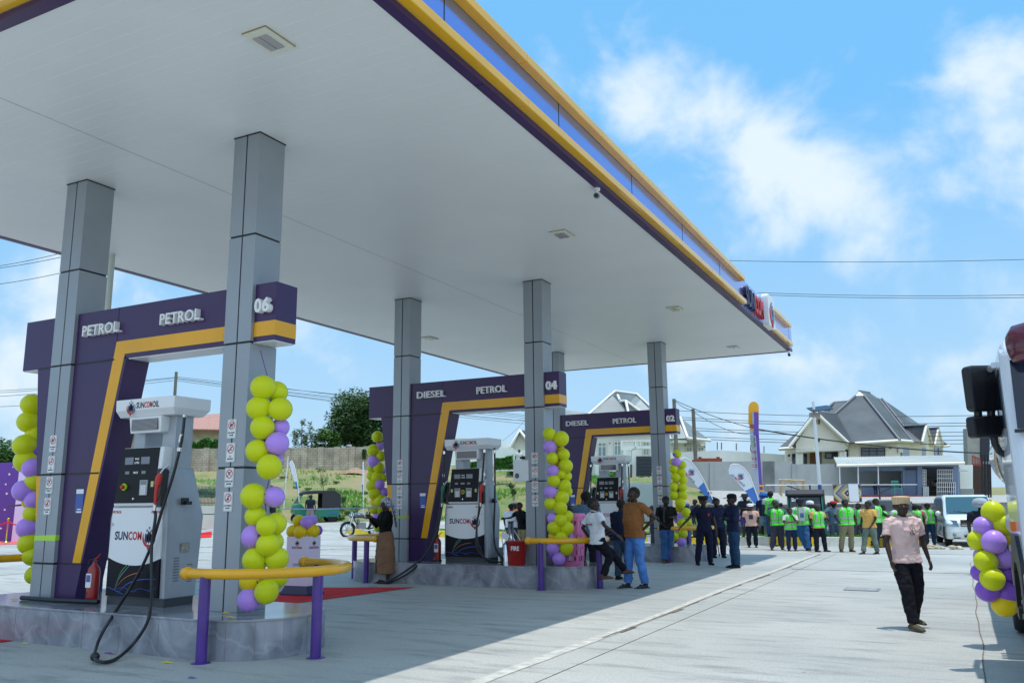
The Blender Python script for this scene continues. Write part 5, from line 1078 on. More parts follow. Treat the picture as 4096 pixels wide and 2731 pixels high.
mb = MB(); wallp(mb, [e4(735, 478, 68), e4(978, 478, 68), e4(978, 290, 68), e4(1028, 290, 68), e4(1028, 478, 68), e4(1400, 500, 68), e4(1400, 262, 68), e4(930, 262, 68), e4(925, 236, 68), e4(735, 240, 68)], 0, .3); wallp(mb, [e4(250, 400, 76), e4(872, 400, 76), e4(872, 170, 76), e4(320, 128, 76), e4(250, 128, 76)], 0, .3)
mb.build('wall', wwall, t); child_rect(e4, 978, 290, 1028, 478, 68.15, 'door', dgrey, t, .08); set_base(t, e4(980, 478, 68))
# building at right edge
e5 = cropf(3860, 1300, .3825)
t = bothing('unfinished_building', 'tall bare concrete building with red balcony rail between the shop and the truck', 'building')
mb = MB(); mb.T = Matrix(); wallp(mb, [e5(45, 1900, 66), e5(230, 1900, 66), e5(230, 1080, 66), e5(20, 1080, 66)], 0, .6); mb.build('wall', M('raw_concrete', (.34, .34, .32), .85, 0, .2, 1, dirt=(.2, .2, .2, 1, .5)), t)
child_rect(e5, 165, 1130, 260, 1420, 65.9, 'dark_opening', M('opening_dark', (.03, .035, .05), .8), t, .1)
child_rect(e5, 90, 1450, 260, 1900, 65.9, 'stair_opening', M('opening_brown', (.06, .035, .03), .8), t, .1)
mb = MB(); 
for i in range(7): mb.tube([e5(78 + i * 17, 1460, 64.5), e5(78 + i * 17, 1365 + i * 7, 64.5)], .03, 4)
mb.tube([e5(78, 1365, 64.5), e5(190, 1412, 64.5)], .05, 4); mb.tube([e5(78, 1460, 64.5), e5(190, 1470, 64.5)], .05, 4)
for i in range(4): mb.tube([e5(16 + i * 9, 1075, 65.8), e5(18 + i * 9, 1005, 65.8)], .04, 4)
mb.tube([e5(16, 1005, 65.8), e5(46, 1000, 65.8)], .05, 4); mb.build('balcony_rail', M('rail_red', (.35, .04, .04), .5), t); set_base(t, e5(130, 1900, 66))
mb = MB(); e6 = cropf(3860, 1300, .3825)
for x in (175, 205, 238, 262): mb.tube([e6(x, 1350, 50), e6(x + 12, 1930, 50)], .045, 6)
for y in range(1350, 1900, 55): mb.tube([e6(175, y, 50), e6(262, y + 14, 50)], .03, 5)
tag(mb.build('steel_stair', M('black_steel', (.015, .018, .025), .5, .4)), 'black steel stair tower just left of the tanker truck', 'stair')
t = bothing('side_building', 'pale side wall with lean-to roof at the right end of the shop', 'building')
child_rect(h, 2175, 780, 2330, 1028, 61.5, 'wall', wwall, t, .3); child_rect(h, 2165, 1028, 2340, 1150, 61.4, 'base_wall', cw, t, .5); mb = MB(); poly3(mb, [h(2170, 815, 61), h(2180, 850, 59.5), h(2310, 855, 59.5), h(2230, 825, 61)]); mb.build('roof', M('lean_grey', (.25, .26, .28), .6), t); set_base(t, h(2250, 1150, 61.5))

# --- left side: block wall, red roofed building, hedge, fences
w5 = cropf(1100, 1500, .2551)
t = bothing('block_wall', 'long weathered block wall with brick piers along the top of the grass lawn', 'wall')
bw = M('block_brick', (.3, .27, .22), .85); tt = bw.node_tree; br = tt.nodes.new('ShaderNodeTexBrick'); tcn = tt.nodes.new('ShaderNodeTexCoord'); mp_ = tt.nodes.new('ShaderNodeMapping'); mp_.inputs['Rotation'].default_value = (pi / 2, 0, 0); tt.links.new(tcn.outputs['Object'], mp_.inputs[0]); tt.links.new(mp_.outputs[0], br.inputs[0])
br.inputs['Scale'].default_value = 1.15; br.inputs['Color1'].default_value = (.52, .45, .36, 1); br.inputs['Color2'].default_value = (.42, .37, .30, 1); br.inputs['Mortar'].default_value = (.30, .27, .23, 1); br.inputs['Mortar Size'].default_value = .025
nz_ = tt.nodes.new('ShaderNodeTexNoise'); nz_.inputs['Scale'].default_value = .9; nz_.inputs['Detail'].default_value = 6; tt.links.new(tcn.outputs['Object'], nz_.inputs[0]); mx_ = tt.nodes.new('ShaderNodeMixRGB'); mx_.blend_type = 'OVERLAY'; mx_.inputs[0].default_value = .7; tt.links.new(br.outputs[0], mx_.inputs[1]); tt.links.new(nz_.outputs[0], mx_.inputs[2]); tt.links.new(mx_.outputs[0], tt.nodes['Principled BSDF'].inputs['Base Color'])
mb = MB(); Rf = Matrix.Rotation(YAW, 4, 'Z'); DW = 78
def loc_(p): return Rf.inverted() @ Vector(p)
tp_ = [(-2600, 1150), (-900, 1150), (0, 1150), (165, 1145), (430, 1138), (690, 1136), (940, 1132), (1180, 1128), (1395, 1124), (1700, 1120), (2100, 1120)]
for (x0, y0), (x1, y1) in zip(tp_, tp_[1:]):
    A = loc_(w5(x0, y0, DW)); B = loc_(w5(x1, y1, DW)); za = terrain(*w5(x0, y0, DW).xy) - .3
    mb.add([(A.x, A.y, za), (B.x, A.y, za), (B.x, A.y, B.z), (A.x, A.y, A.z), (A.x, A.y + .2, za), (B.x, A.y + .2, za), (B.x, A.y + .2, B.z), (A.x, A.y + .2, A.z)], [(0, 1, 2, 3), (3, 2, 6, 7), (4, 7, 6, 5)])
o = mb.build('wall_panel', bw, t); o.rotation_euler = (0, 0, YAW)
mb = MB()
for x, y in [(-1700, 1148), (-1400, 1148), (-1100, 1148), (-800, 1148), (-530, 1148), (-265, 1148), (0, 1148)] + tp_[3:9] + [(1650, 1120)]:
    A = loc_(w5(x, y, DW)); za = terrain(*w5(x, y, DW).xy) - .3; mb.box(A.x - .02, A.y - .25, za, A.x + .45, A.y, A.z + .05)
o = mb.build('pier', bw, t); o.rotation_euler = (0, 0, YAW)
l5 = cropf(560, 1480, .3953)
t = bothing('red_roof_building', 'low building with a faded red sheet roof behind the nearest dispenser', 'building')
mb = MB(); wallp(mb, [l5(-400, 1000, 105), l5(900, 1000, 105), l5(900, 590, 105), l5(-400, 620, 105)], 0, 6); mb.build('wall', M('plaster_old', (.5, .46, .38), .8, 0, .2, .8), t)
mb = MB(); poly3(mb, [l5(300, 470, 110), l5(780, 440, 110), l5(900, 430, 110), l5(900, 600, 103), l5(250, 590, 103)]); poly3(mb, [l5(-500, 600, 112), l5(365, 590, 112), l5(365, 640, 103), l5(-500, 655, 103)]); rf = mb.build('roof', M('roof_faded_red', (.42, .22, .18), .7, 0, .15, 1.2, stretch=(3, 3, .3)), t); so = rf.modifiers.new('t', 'SOLIDIFY'); so.thickness = .15
mb = MB()
for x in (230, 262, 345): mb.tube([l5(x, 800, 102.5), l5(x, 640, 102.5)], .07, 6)
mb.tube([l5(150, 700, 102.5), l5(345, 695, 102.5)], .07, 6); mb.build('veranda_post', dark, t)
for x0 in (130, 270, 400): child_rect(l5, x0, 690, x0 + 60, 770, 104.9, 'window', wglass, t, .1)
set_base(t, l5(200, 1000, 105))
t = bothing('block_wall', 'pale block wall under the climbing hedge behind the parked car', 'wall'); child_rect(l5, 480, 860, 1500, 990, 99, 'wall_panel', bw, t, .3); set_base(t, l5(800, 990, 99))
# white planter wall with dark picket fence
t = bothing('picket_fence', 'dark metal picket fence on a low white wall behind the nearest dispenser', 'fence')
mb = MB(); A = l5(-900, 1370, 46); B = l5(900, 1370, 46); N = 130
for i in range(N): q = A.lerp(B, i / N); mb.tube([q, q + Vector((0, 0, 1.02))], .022, 4)
for dz in (.15, .88): mb.tube([A + Vector((0, 0, dz)), B + Vector((0, 0, dz))], .02, 4)
mb.build('picket', M('fence_steel', (.10, .11, .16), .5, .4), t); 
mb = MB(); wallp(mb, [A - Vector((0, 0, 1.2)), B - Vector((0, 0, 1.2)), B, A], 0, .3); mb.build('base_wall', M('planter_white', (.62, .66, .58), .7, 0, .08, 2), t); mb = MB(); wallp(mb, [A - Vector((0, 0, .42)), B - Vector((0, 0, .42)), B - Vector((0, 0, .46)), A - Vector((0, 0, .46))], 0, .3); mb.build('groove', dark, t)
for c in t.children:
    if c.name.startswith('groove'): c.location = -fw * .005
set_base(t, A.lerp(B, .5) - Vector((0, 0, 1.2)))
# concrete steps
q = at(925 / 1, 1180, 44); mb = MB(); mb.T = Matrix.Translation(DR(q.dot(fw) + 4, q.dot(rt), .0)) @ Matrix.Rotation(YAW, 4, 'Z')
for i in range(5): mb.box(-1.2, i * .35, -.2, 1.2, 2.2, .16 * (i + 1))
tag(mb.build('garden_steps', cw), 'short flight of concrete steps behind the balloon column, left of the tuk-tuk', 'steps')
# backdrop and stanchions at far left
e0 = cropf(0, 1500, .5736); DB = 41
t = bothing('event_backdrop', 'purple printed banner wall with white stars at the left edge', 'backdrop')
mb = MB(); A = e0(-700, 1195, DB); B = e0(75, 1155, DB); C_ = e0(136, 605, DB); D_ = e0(-700, 640, DB)
A, B = Vector((A.x, A.y, 0)), Vector((B.x, B.y, 0)); C2 = Vector((B.x, B.y, 3.6)); B2 = B.copy(); wallp(mb, [A, B + rt * .7, e0(136, 605, DB), e0(-700, 640, DB)], 0, .3); mb.build('purple_panel', M('banner_purple', (.10, .035, .30), .45, 0, .25, .5), t)
mb = MB()
for (x, y, r_) in ((65, 690, 7), (40, 760, 6), (47, 825, 7), (33, 937, 6), (5, 1067, 7), (-60, 700, 7), (-90, 900, 8), (10, 1180, 5), (90, 640, 4)):
    p = e0(x, y, DB - .02); s_ = r_ * .0105
    mb.add([p + (rt * cos(a) + Vector((0, 0, 1)) * sin(a)) * (s_ if i % 2 == 0 else s_ * .45) for i, a in enumerate([pi / 2 + i * pi / 5 for i in range(10)])], [tuple(range(10))])
mb.build('printed_star', whitep, t); set_base(t, Vector((B.x, B.y, 0)))
t = bothing('event_backdrop', 'white banner panel with small logo print right of the purple banner', 'backdrop')
mb = MB(); wallp(mb, [Vector((e0(78, 1155, DB - .3).x, e0(78, 1155, DB - .3).y, 0)), Vector((e0(480, 1150, DB - .3).x, e0(480, 1150, DB - .3).y, 0)), e0(480, 640, DB - .3), e0(136, 640, DB - .3)], 0, .25); mb.build('white_panel', M('banner_white', (.66, .60, .84), .5), t)
mb = MB(); 
for y_ in (928, 1008): p = e0(180, y_ + 6, DB - .36); mb.T = Matrix.Translation(p) @ Matrix.Rotation(YAW, 4, 'Z'); logo(mb, 0, -.0, 1.0, .13, 0, d=.003)
mb.build('panel_logo', [navy, redp], t); set_base(t, e0(200, 1155, DB))
gold = M('brass', (.62, .42, .10), .2, 1); rope_m = M('rope_red', (.55, .015, .02), .8)
p = e0(38, 1198, 39.5); p.z = .03
t = thing('rope_stanchion', 'brass stanchion post holding red rope at the far left', 'stanchion', p)
hh = e0(66, 1005, 39.5).z
mb = MB(); mb.lathe([(.18, 0), (.18, .02), (.05, .05), (.03, .08), (.03, hh - .12), (.05, hh - .10), (.05, hh - .07), (.03, hh - .06)], seg=16); mb.build('post', gold, t); mb = MB(); mb.ball((0, 0, hh - .01), .06, 12); mb.build('finial', gold, t)
for sgn, dx in ((-1, -2.2), (1, 2.4)):
    P_ = []
    for i in range(13): u_ = i / 12; P_.append(Vector((p.x, p.y, hh - .10)) + rt * dx * u_ - Vector((0, 0, 1.1 * u_ * (1 - u_) * 1.0)))
    mb = MB(); mb.tube(P_, .028, 6); tag(mb.build('barrier_rope', rope_m), 'red velvet barrier rope ' + ('running left from the brass post' if sgn < 0 else 'running right from the brass post'), 'rope')
A = gnd(-300, 1262); B = gnd(62, 1247); C_ = gnd(150, 1236); sheet('red_carpet', [A, gnd(110, 1247), gnd(150, 1236), gnd(-300, 1238)], M('carpet_rose', (.70, .10, .12), .95, 0, .1, 3), 'pinkish red carpet strip in front of the purple banner', 'carpet', .02)
A = gnd(472, 1236); sheet('red_carpet', [gnd(455, 1236), gnd(486, 1234), gnd(486, 1228), gnd(455, 1230)], redc, 'small far piece of red carpet right of the nearest dispenser', 'carpet', .02)
# purple ribbon line across
A = at(640, 1168, 30); B = at(905, 1163, 16.9); mb = MB(); mb.tube([A, A.lerp(B, .5) - Vector((0, 0, .03)), B], .014, 5); tag(mb.build('ribbon_line', ribm), 'thin purple ribbon stretched between gantry 06 and gantry 04', 'ribbon')
mb = MB(); A = at(848, 1165, 33); mb.tube([A, at(851, 1207, 33)], .04, 6); tag(mb.build('ribbon_post', dark), 'thin dark post right of the parked motorbike', 'post')
# utility poles and wires
def pole(u0, v0, u1, v1, D, r_, lab):
    mb = MB(); A = at(u0, v0, D); B = at(u1, v1, D); B.z = min(B.z, terrain(B.x, B.y)); B.x, B.y = A.x, A.y; mb.tube([B, A], [r_ * 1.2, r_], 10); mb.box(A.x - .5, A.y - .05, A.z - .5, A.x + .5, A.y + .05, A.z - .4) if 0 else None
    tag(mb.build('utility_pole', M('weathered_wood', (.17, .17, .14), .9, 0, .3, 2)), lab, 'utility pole')
pole(405, 854, 407, 960, 98, .17, 'weathered wooden pole behind the nearest dispenser with wires on both sides')
pole(1548, 916, 1565, 1045, 60, .13, 'leaning wooden pole just right of the gantry 02 number box'); pole(1592, 939, 1592, 1045, 62, .13, 'wooden utility pole left of the tall pylon sign')
wires = M('cable', (.02, .025, .03), .6)
W_ = [((-60, 619, 70), (170, 574, 60)), ((-60, 622, 70), (170, 584, 60)), ((-60, 659, 70), (170, 620, 60)), ((-60, 900, 95), (405, 866, 98)), ((-60, 905, 95), (405, 868, 98)), ((-60, 914, 95), (405, 873, 98)), ((-60, 936, 95), (300, 912, 98)),
      ((405, 865, 98), (1500, 965, 110)), ((405, 868, 98), (1500, 980, 110)), ((405, 870, 98), (1500, 985, 110)), ((405, 874, 98), (1500, 992, 110)), ((640, 890, 100), (1500, 975, 110)), ((640, 905, 100), (1500, 998, 110)),
      ((1560, 958, 75), (2420, 965, 70)), ((1560, 963, 75), (2420, 972, 70)), ((1560, 981, 76), (2420, 985, 70)), ((1560, 986, 76), (2420, 995, 70)), ((1560, 1000, 77), (2420, 1003, 70)), ((1560, 1005, 77), (2420, 1013, 70)), ((1560, 943, 78), (2420, 948, 70)),
      ((1548, 918, 60), (1737, 985, 56)), ((1592, 945, 62), (1720, 997, 90)), ((1548, 918, 60), (1592, 942, 62)), ((1670, 598.5, 60), (2420, 594, 50)), ((1740, 672, 60), (2420, 676, 50)), ((1750, 677, 60), (2420, 682, 50)), ((1040, 950, 100), (1210, 965, 90)), ((1150, 1015, 90), (1210, 960, 90))]
for i, (a, b) in enumerate(W_):
    A, B = at(*a), at(*b); sag = (.35 if (A - B).length < 25 else .9); mb = MB(); P_ = [A.lerp(B, q / 10) - Vector((0, 0, sag * 4 * (q / 10) * (1 - q / 10) * .45)) for q in range(11)]; mb.tube(P_, .018 if i > 22 else .024, 4)
    tag(mb.build('overhead_wire', wires), 'thin dark overhead wire crossing the sky', 'wire', 'overhead wires')
A = at(1737, 985, 56); B = at(2250, 1040, 60); mb = MB(); mb.tube([A.lerp(B, q / 10) - Vector((0, 0, .9 * 4 * (q / 10) * (1 - q / 10) * .3)) for q in range(11)], .05, 5); tag(mb.build('overhead_wire', wires), 'thick twisted cable sagging across the front of the cream house', 'wire')
# --- pylon sign
t = bothing('pylon_sign', 'tall purple totem price sign with a yellow rounded top, seen almost edge on', 'sign'); DP = 45
def px(u, v, D=DP): return at(u, v, D)
mb = MB()
def slab(mb, uL, uM, uR, vt, vb, m0, m1, lean=0, dL=.9):
    # face between uL and uM receding, edge between uM and uR
    for (a, b, da, db, m) in ((uL, uM, 0, -dL, m0), (uM, uR, -dL, -dL, m1)):
        mb.add([px(a[1], vb, DP + da), px(b[1], vb, DP + db), px(b[0], vt, DP + db), px(a[0], vt, DP + da)], [(0, 1, 2, 3)], m)
    A = px(uL[0], vt, DP); B = px(uM[0], vt, DP - dL); C = px(uR[0], vt, DP - dL); D2 = px(uR[0], vt, DP + .3); mb.add([A, B, C, D2], [(0, 1, 2, 3)], m1); A = px(uL[1], vb, DP); B = px(uM[1], vb, DP - dL); C = px(uR[1], vb, DP - dL); D2 = px(uR[1], vb, DP + .3)
    mb.add([A, B, C, D2], [(3, 2, 1, 0)], m1); mb.quad(px(uL[0], vt, DP), px(uL[1], vb, DP), px(uR[1], vb, DP + .3), px(uR[0], vt, DP + .3), m1); mb.quad(px(uR[0], vt, DP - dL), px(uR[1], vb, DP - dL), px(uR[1], vb, DP + .3), px(uR[0], vt, DP + .3), m1)
slab(mb, (1722, 1737), (1736, 1748), (1743, 1755), 996, 1180, 1, 0); slab(mb, (1722, 1722), (1731, 1735), (1742, 1743), 946, 994, 1, 0); mb.build('column_body', [M('pylon_purple', (.12, .05, .36), .35), M('pylon_face', (.50, .52, .66), .4)], t)
mb = MB()
for (v0, v1, o_) in ((986, 990, 0), (1113, 1117, 12), (1125, 1129, 12)): slab(mb, (1721.5 + o_ * .9, 1722 + o_), (1732 + o_, 1733 + o_), (1743.5 + o_ * .95, 1744 + o_ * .95), v0, v1, 0, 0, 0, .95)
mb.build('yellow_band', yellow, t)
mb = MB(); N = 14; C0 = px(1731, 946); rr_ = 0
prof = [(1719 + 12 * (1 - cos(pi * i / N)) * 1.0, 936 - 14 * sin(pi * i / N)) for i in range(N + 1)]
vs = [px(u, v, DP - .5) for u, v in prof] + [px(u, v, DP + .4) for u, v in prof]; base = [px(1719, 975, DP - .5), px(1743, 975, DP - .5), px(1719, 975, DP + .4), px(1743, 975, DP + .4)]
vs += base; n1 = N + 1; fs = [(i, i + 1, n1 + i + 1, n1 + i) for i in range(N)] + [tuple(list(range(n1)) + [2 * n1 + 1, 2 * n1])] + [(0, n1, 2 * n1 + 2, 2 * n1), (N, 2 * n1 + 1, 2 * n1 + 3, n1 + N)]; mb.add(vs, fs); mb.build('rounded_top', yellow, t)
mb = MB(); wallp(mb, [px(1731, 1000, DP - 1.0), px(1743, 1000, DP - 1.0), px(1742, 946, DP - 1.0), px(1733, 946, DP - 1.0)], 0, .05); mb.build('side_strip', M('pylon_purple', (0, 0, 0)), t)
for i, (v0, v1, m) in enumerate(((1003, 1013, 0), (1016, 1026, 0), (1033, 1042, 1), (1047, 1058, 1), (1063, 1075, 1), (974, 983, 2))):
    a = 1725 + (v0 - 1000) * .075; mb = MB(); P4 = [px(a, v1, DP - .25), px(a + 7.5, v1 + .5, DP - .72), px(a + 7.5, v0 + .5, DP - .72), px(a, v0, DP - .25)]; P4 = [p - Vector((.03, .03, 0)) for p in P4]; mb.quad(*P4, 0)
    if m == 1: mb.tube([P4[3].lerp(P4[0], .3), P4[2].lerp(P4[1], .3)], .03, 4, 1); mb.tube([P4[3].lerp(P4[0], .7), P4[2].lerp(P4[1], .7)], .03, 4, 1)
    mb.build('price_plate', [(M('plate_green', (.35, .42, .35), .5), whitep, redp)[m], redp], t)
set_base(t, px(1745, 1180))
# --- feather flags
fl = M('flag_white', (.72, .77, .84), .6, sss=.1, bump=.1, bs=4); flb = M('flag_blue', (.05, .18, .55), .6)
def flag(name, O, sx, outline, splitv, lab, mast, logo_at=None, D=40, mirror=True):
    t = bothing(name, lab, 'flag', 'feather shaped advertising flags'); mb = MB()
    P = [at(u, v, D + .12 * sin(i * 1.1)) for i, (u, v) in enumerate(outline)]
    up_ = [(u, v) for u, v in outline]
    def clip(ps, keep_above):
        out = []
        for i in range(len(ps)):
            a, b = ps[i], ps[(i + 1) % len(ps)]; f = lambda p: (p[1] - splitv(p[0])) * (1 if keep_above else -1)
            if f(a) <= 0: out.append(a)
            if f(a) * f(b) < 0: t_ = f(a) / (f(a) - f(b)); out.append((a[0] + (b[0] - a[0]) * t_, a[1] + (b[1] - a[1]) * t_))
        return out
    mb = MB(); wallp(mb, [at(u, v, D) for u, v in clip(up_, True)], 0, .02); mb.build('sail', fl, t)
    mb = MB(); wallp(mb, [at(u, v, D) for u, v in clip(up_, False)], 0, .02); mb.build('sail_tip', flb, t)
    mb = MB(); mb.tube([at(u, v, D - .02) for u, v in mast], .022, 6); mb.build('mast', whitep, t)
    if logo_at:
        u, v, ang, sc = logo_at; mb = MB(); mb.T = Matrix.Translation(at(u, v, D) - fw * .006) @ Matrix.Rotation(YAW, 4, 'Z') @ Matrix.Rotation(ang, 4, 'Y') @ Matrix.Diagonal((-sc, 1, sc, 1))
        logo(mb, -.85, -.52, .85, -.30, 0, d=.004, bold=.015); emblem(mb, 0, .16, .72, 0, 0, 1, 2, .004); mb.build('flag_logo', [M('flag_navy', (.10, .13, .34), .5), redp, greyb], t)
    set_base(t, at(*mast[0], D))
f2600 = lambda x, y: ((2600 + x * .3828) * k, (1750 + y * .3828) * k)
O1 = [f2600(*p) for p in ((300, 290), (310, 235), (340, 208), (380, 212), (430, 245), (490, 330), (550, 440), (600, 560), (670, 690), (690, 760), (640, 690), (560, 590), (500, 520), (430, 430), (360, 350))]
flag('feather_flag', 0, 1, O1, lambda u: f2600(0, 0)[1] + (525 - ((u - f2600(0, 0)[0]) / .3828 / k - 500) * 1.0) * .3828 * k, 'feather flag with mirrored logo beside the gantry 02 balloon string', [f2600(700, 900), f2600(690, 760), f2600(655, 640), f2600(560, 440), f2600(490, 325), f2600(420, 236), f2600(365, 207), f2600(320, 225)], (*f2600(430, 365), .85, .50))
O2 = [f2600(*p) for p in ((825, 370), (822, 330), (840, 290), (880, 276), (930, 285), (985, 325), (1040, 400), (1085, 500), (1120, 610), (1150, 730), (1170, 800), (1110, 720), (1040, 620), (990, 550), (910, 460), (850, 400))]
flag('feather_flag', 0, 1, O2, lambda u: f2600(0, 0)[1] + (555 - ((u - f2600(0, 0)[0]) / .3828 / k - 990) * .45) * .3828 * k, 'feather flag with mirrored logo in front of the pylon sign', [f2600(1180, 950), f2600(1170, 800), f2600(1122, 610), f2600(1042, 395), f2600(985, 320), f2600(925, 280), f2600(870, 274), f2600(835, 295)], (*f2600(945, 410), .75, .48))
f11 = lambda x, y: ((1100 + x * .3827) * k, (1700 + y * .3827) * k)
O3 = [f11(*p) for p in ((150, 400), (158, 372), (175, 368), (190, 390), (205, 440), (225, 540), (240, 640), (248, 720), (240, 690), (205, 595), (175, 500))]
flag('feather_flag', 0, 1, O3, lambda u: f11(0, 590)[1], 'slim white and blue feather flag above the parked tuk-tuk', [f11(252, 800), f11(247, 700), f11(225, 530), f11(200, 415), f11(170, 365)], None, 50)
O4 = [f11(*p) for p in ((914, 390), (920, 376), (926, 384), (930, 500), (928, 650), (926, 760), (922, 830), (916, 700), (908, 640), (914, 500))]
flag('feather_flag', 0, 1, O4, lambda u: f11(0, 620)[1], 'narrow feather flag seen edge on behind the motorbike', [f11(922, 960), f11(922, 830), f11(928, 500), f11(922, 378)], None, 44)
O5 = [f11(*p) for p in ((128, 400), (136, 322), (140, 330), (136, 440), (120, 560), (104, 700), (98, 790), (96, 760), (104, 600))]
flag('feather_flag', 0, 1, O5, lambda u: f11(0, 600)[1], 'leftmost thin feather flag beside the purple balloons', [f11(92, 880), f11(97, 790), f11(120, 520), f11(138, 325)], None, 48)
O6 = [(e4(x, y, 50), 0) for x, y in ()]
f17 = lambda x, y: ((1700 + x * .3826) * k, (1700 + y * .3826) * k)
flag('feather_flag', 0, 1, [f17(*p) for p in ((568, 430), (568, 385), (585, 362), (605, 366), (618, 400), (628, 470), (640, 600), (600, 560))], lambda u: f17(0, 560)[1], 'small white feather flag seen through the middle dispenser', [f17(640, 700), f17(640, 600), f17(622, 420), f17(605, 366)], None, 50)
# --- solar street lamp
t = bothing('solar_lamp_post', 'white lamp post with blue base and solar panel in front of the cream house', 'lamp post'); DL = 36
B0_ = at(1888, 1185, DL); T0 = at(1868, 922, DL); B0_ = Vector((B0_.x, B0_.y, .2)); T0 = Vector((B0_.x, B0_.y, T0.z))
mb = MB(); zb_ = at(1885, 1113, DL).z; mb.tube([Vector((B0_.x, B0_.y, zb_)), T0], [.075, .06], 12); mb.build('pole', whitep, t)
mb = MB(); mb.tube([B0_, Vector((B0_.x, B0_.y, zb_))], .078, 12); mb.build('blue_base', M('pole_blue', (.03, .07, .30), .4), t)
q = at(1875, 938, DL); mb = MB(); mb.T = Matrix.Translation(Vector((B0_.x, B0_.y, q.z)) + rt * .25) @ Matrix.Rotation(YAW, 4, 'Z') @ Matrix.Rotation(-.12, 4, 'Y') @ Matrix.Rotation(.35, 4, 'X'); mb.box(-.45, -.3, -.02, .45, .3, .02); mb.build('solar_panel', M('solar_dark', (.02, .03, .06), .15), t)
mb = MB(); mb.T = Matrix.Translation(Vector((B0_.x, B0_.y, q.z - .28))) @ Matrix.Rotation(YAW, 4, 'Z'); mb.box(-.18, -.1, -.08, .22, .12, .1); mb.build('lamp_head', M('lamp_grey', (.3, .28, .27), .5), t); set_base(t, B0_)
# --- rug rail, rug, towel, trestle
DG = 41; A = h(160, 993, DG); B = h(1745, 986, DG); st = M('dark_tube', (.03, .035, .04), .5, .3)
t = bothing('drying_rail', 'long thin metal rail on two posts carrying the rug', 'rail'); mb = MB(); mb.tube([A, B], .028, 6); mb.build('cross_bar', steel, t)
for x in (625, 1345): mb = MB(); q = h(x, 990, DG); mb.tube([q, Vector((q.x, q.y, terrain(q.x, q.y)))], .04, 6); mb.tube([q - Vector((0, 0, .38)), q - rt * (1.1 if x == 625 else -.9) - Vector((0, 0, .02))], .025, 6); mb.build('post', st, t)
set_base(t, h(625, 1150, DG))
t = bothing('rug', 'grey rug with nested yellow diamonds hanging from the metal rail', 'rug')
rg = [M('rug_grey', (.27, .26, .25), .9), M('rug_yellow', (.42, .30, .06), .9), M('rug_dark', (.05, .05, .07), .9), M('rug_pale', (.50, .48, .42), .9), M('rug_mid', (.16, .16, .19), .9)]
A = h(862, 988, DG - .05); B = h(1157, 986, DG - .05); C_ = h(1155, 1190, DG - .05); wd_ = (B - A).length; hg_ = A.z - h(862, 1188, DG - .05).z
mb = MB(); mb.T = Matrix.Translation(A) @ Matrix.Rotation(YAW, 4, 'Z'); mb.box(0, -.01, -hg_, wd_, .01, .02, 0)
cx_, cz_ = wd_ * .5, -hg_ * .45
def dia(r0, r1, m, y_):
    for q in range(4):
        a0, a1 = q * pi / 2, (q + 1) * pi / 2; pts = [(cx_ + r1 * cos(a0), cz_ + r1 * sin(a0)), (cx_ + r1 * cos(a1), cz_ + r1 * sin(a1)), (cx_ + r0 * cos(a1), cz_ + r0 * sin(a1)), (cx_ + r0 * cos(a0), cz_ + r0 * sin(a0))]
        if r1 > hg_ * .42:
            # clip to rug
            def clipf(P, f):
                o = []
                for i in range(len(P)):
                    a, b = P[i], P[(i + 1) % len(P)]; fa, fb = f(a), f(b)
                    if fa >= 0: o.append(a)
                    if fa * fb < 0: t_ = fa / (fa - fb); o.append((a[0] + (b[0] - a[0]) * t_, a[1] + (b[1] - a[1]) * t_))
                return o
            for f in (lambda p: p[0] - .02, lambda p: wd_ - .02 - p[0], lambda p: -.02 - p[1], lambda p: p[1] + hg_ - .02): pts = clipf(pts, f) if pts else pts
        if len(pts) > 2: mb.prism(pts, y_ - .004, y_)
            
for i, (r0, r1, m) in enumerate(((0, .05, 3), (.05, .16, 2), (.16, .26, 3), (.26, .34, 1), (.34, .46, 0), (.46, .60, 4), (.60, .70, 3), (.70, .82, 1), (.82, .98, 2), (.98, 1.12, 4), (1.12, 1.2, 1))):
    k0 = len(mb.f); dia(r0, r1, m, -.011 - i * .0004); mb.mi[k0:] = [m] * (len(mb.f) - k0)
mb.T = Matrix(); mb.build('rug_body', rg, t); set_base(t, A - Vector((0, 0, hg_)))
q = h(1025, 984, DG - .08); mb = MB(); mb.T = Matrix.Translation(q) @ Matrix.Rotation(YAW, 4, 'Z'); ww_ = (h(1125, 984, DG) - h(1025, 984, DG)).length; mb.rbox(0, -.03, -.80, ww_, -.012, .01, .03, 3); mb.rbox(0, .03, -.4, ww_, .045, .01, .03, 3); mb.box(0, -.03, 0, ww_, .045, .03); tag(mb.build('towel', M('towel_white', (.72, .76, .82), .9, bump=.3, bs=50)), 'white towel folded over the rail in front of the rug', 'towel')
wood = M('raw_timber', (.45, .34, .20), .8, 0, .2, 4); DT = 50
t = bothing('timber_trestle', 'rough timber frame table standing on the paved slope before the grey wall', 'trestle')
for (a, b) in (((300, 938), (570, 944)), ((300, 938), (440, 938)), ((310, 945), (332, 1112)), ((552, 945), (545, 1115)), ((565, 945), (565, 1112)), ((322, 945), (318, 1095)), ((385, 945), (318, 1075)), ((445, 945), (545, 1060)), ((460, 945), (400, 955)), ((300, 1075), (332, 1085)), ((540, 1060), (570, 1070)), ((395, 950), (330, 1020))): mb = MB(); mb.tube([h(*a, DT), h(*b, DT)], .05, 4); mb.build('timber', wood, t)
set_base(t, h(435, 1114, DT))
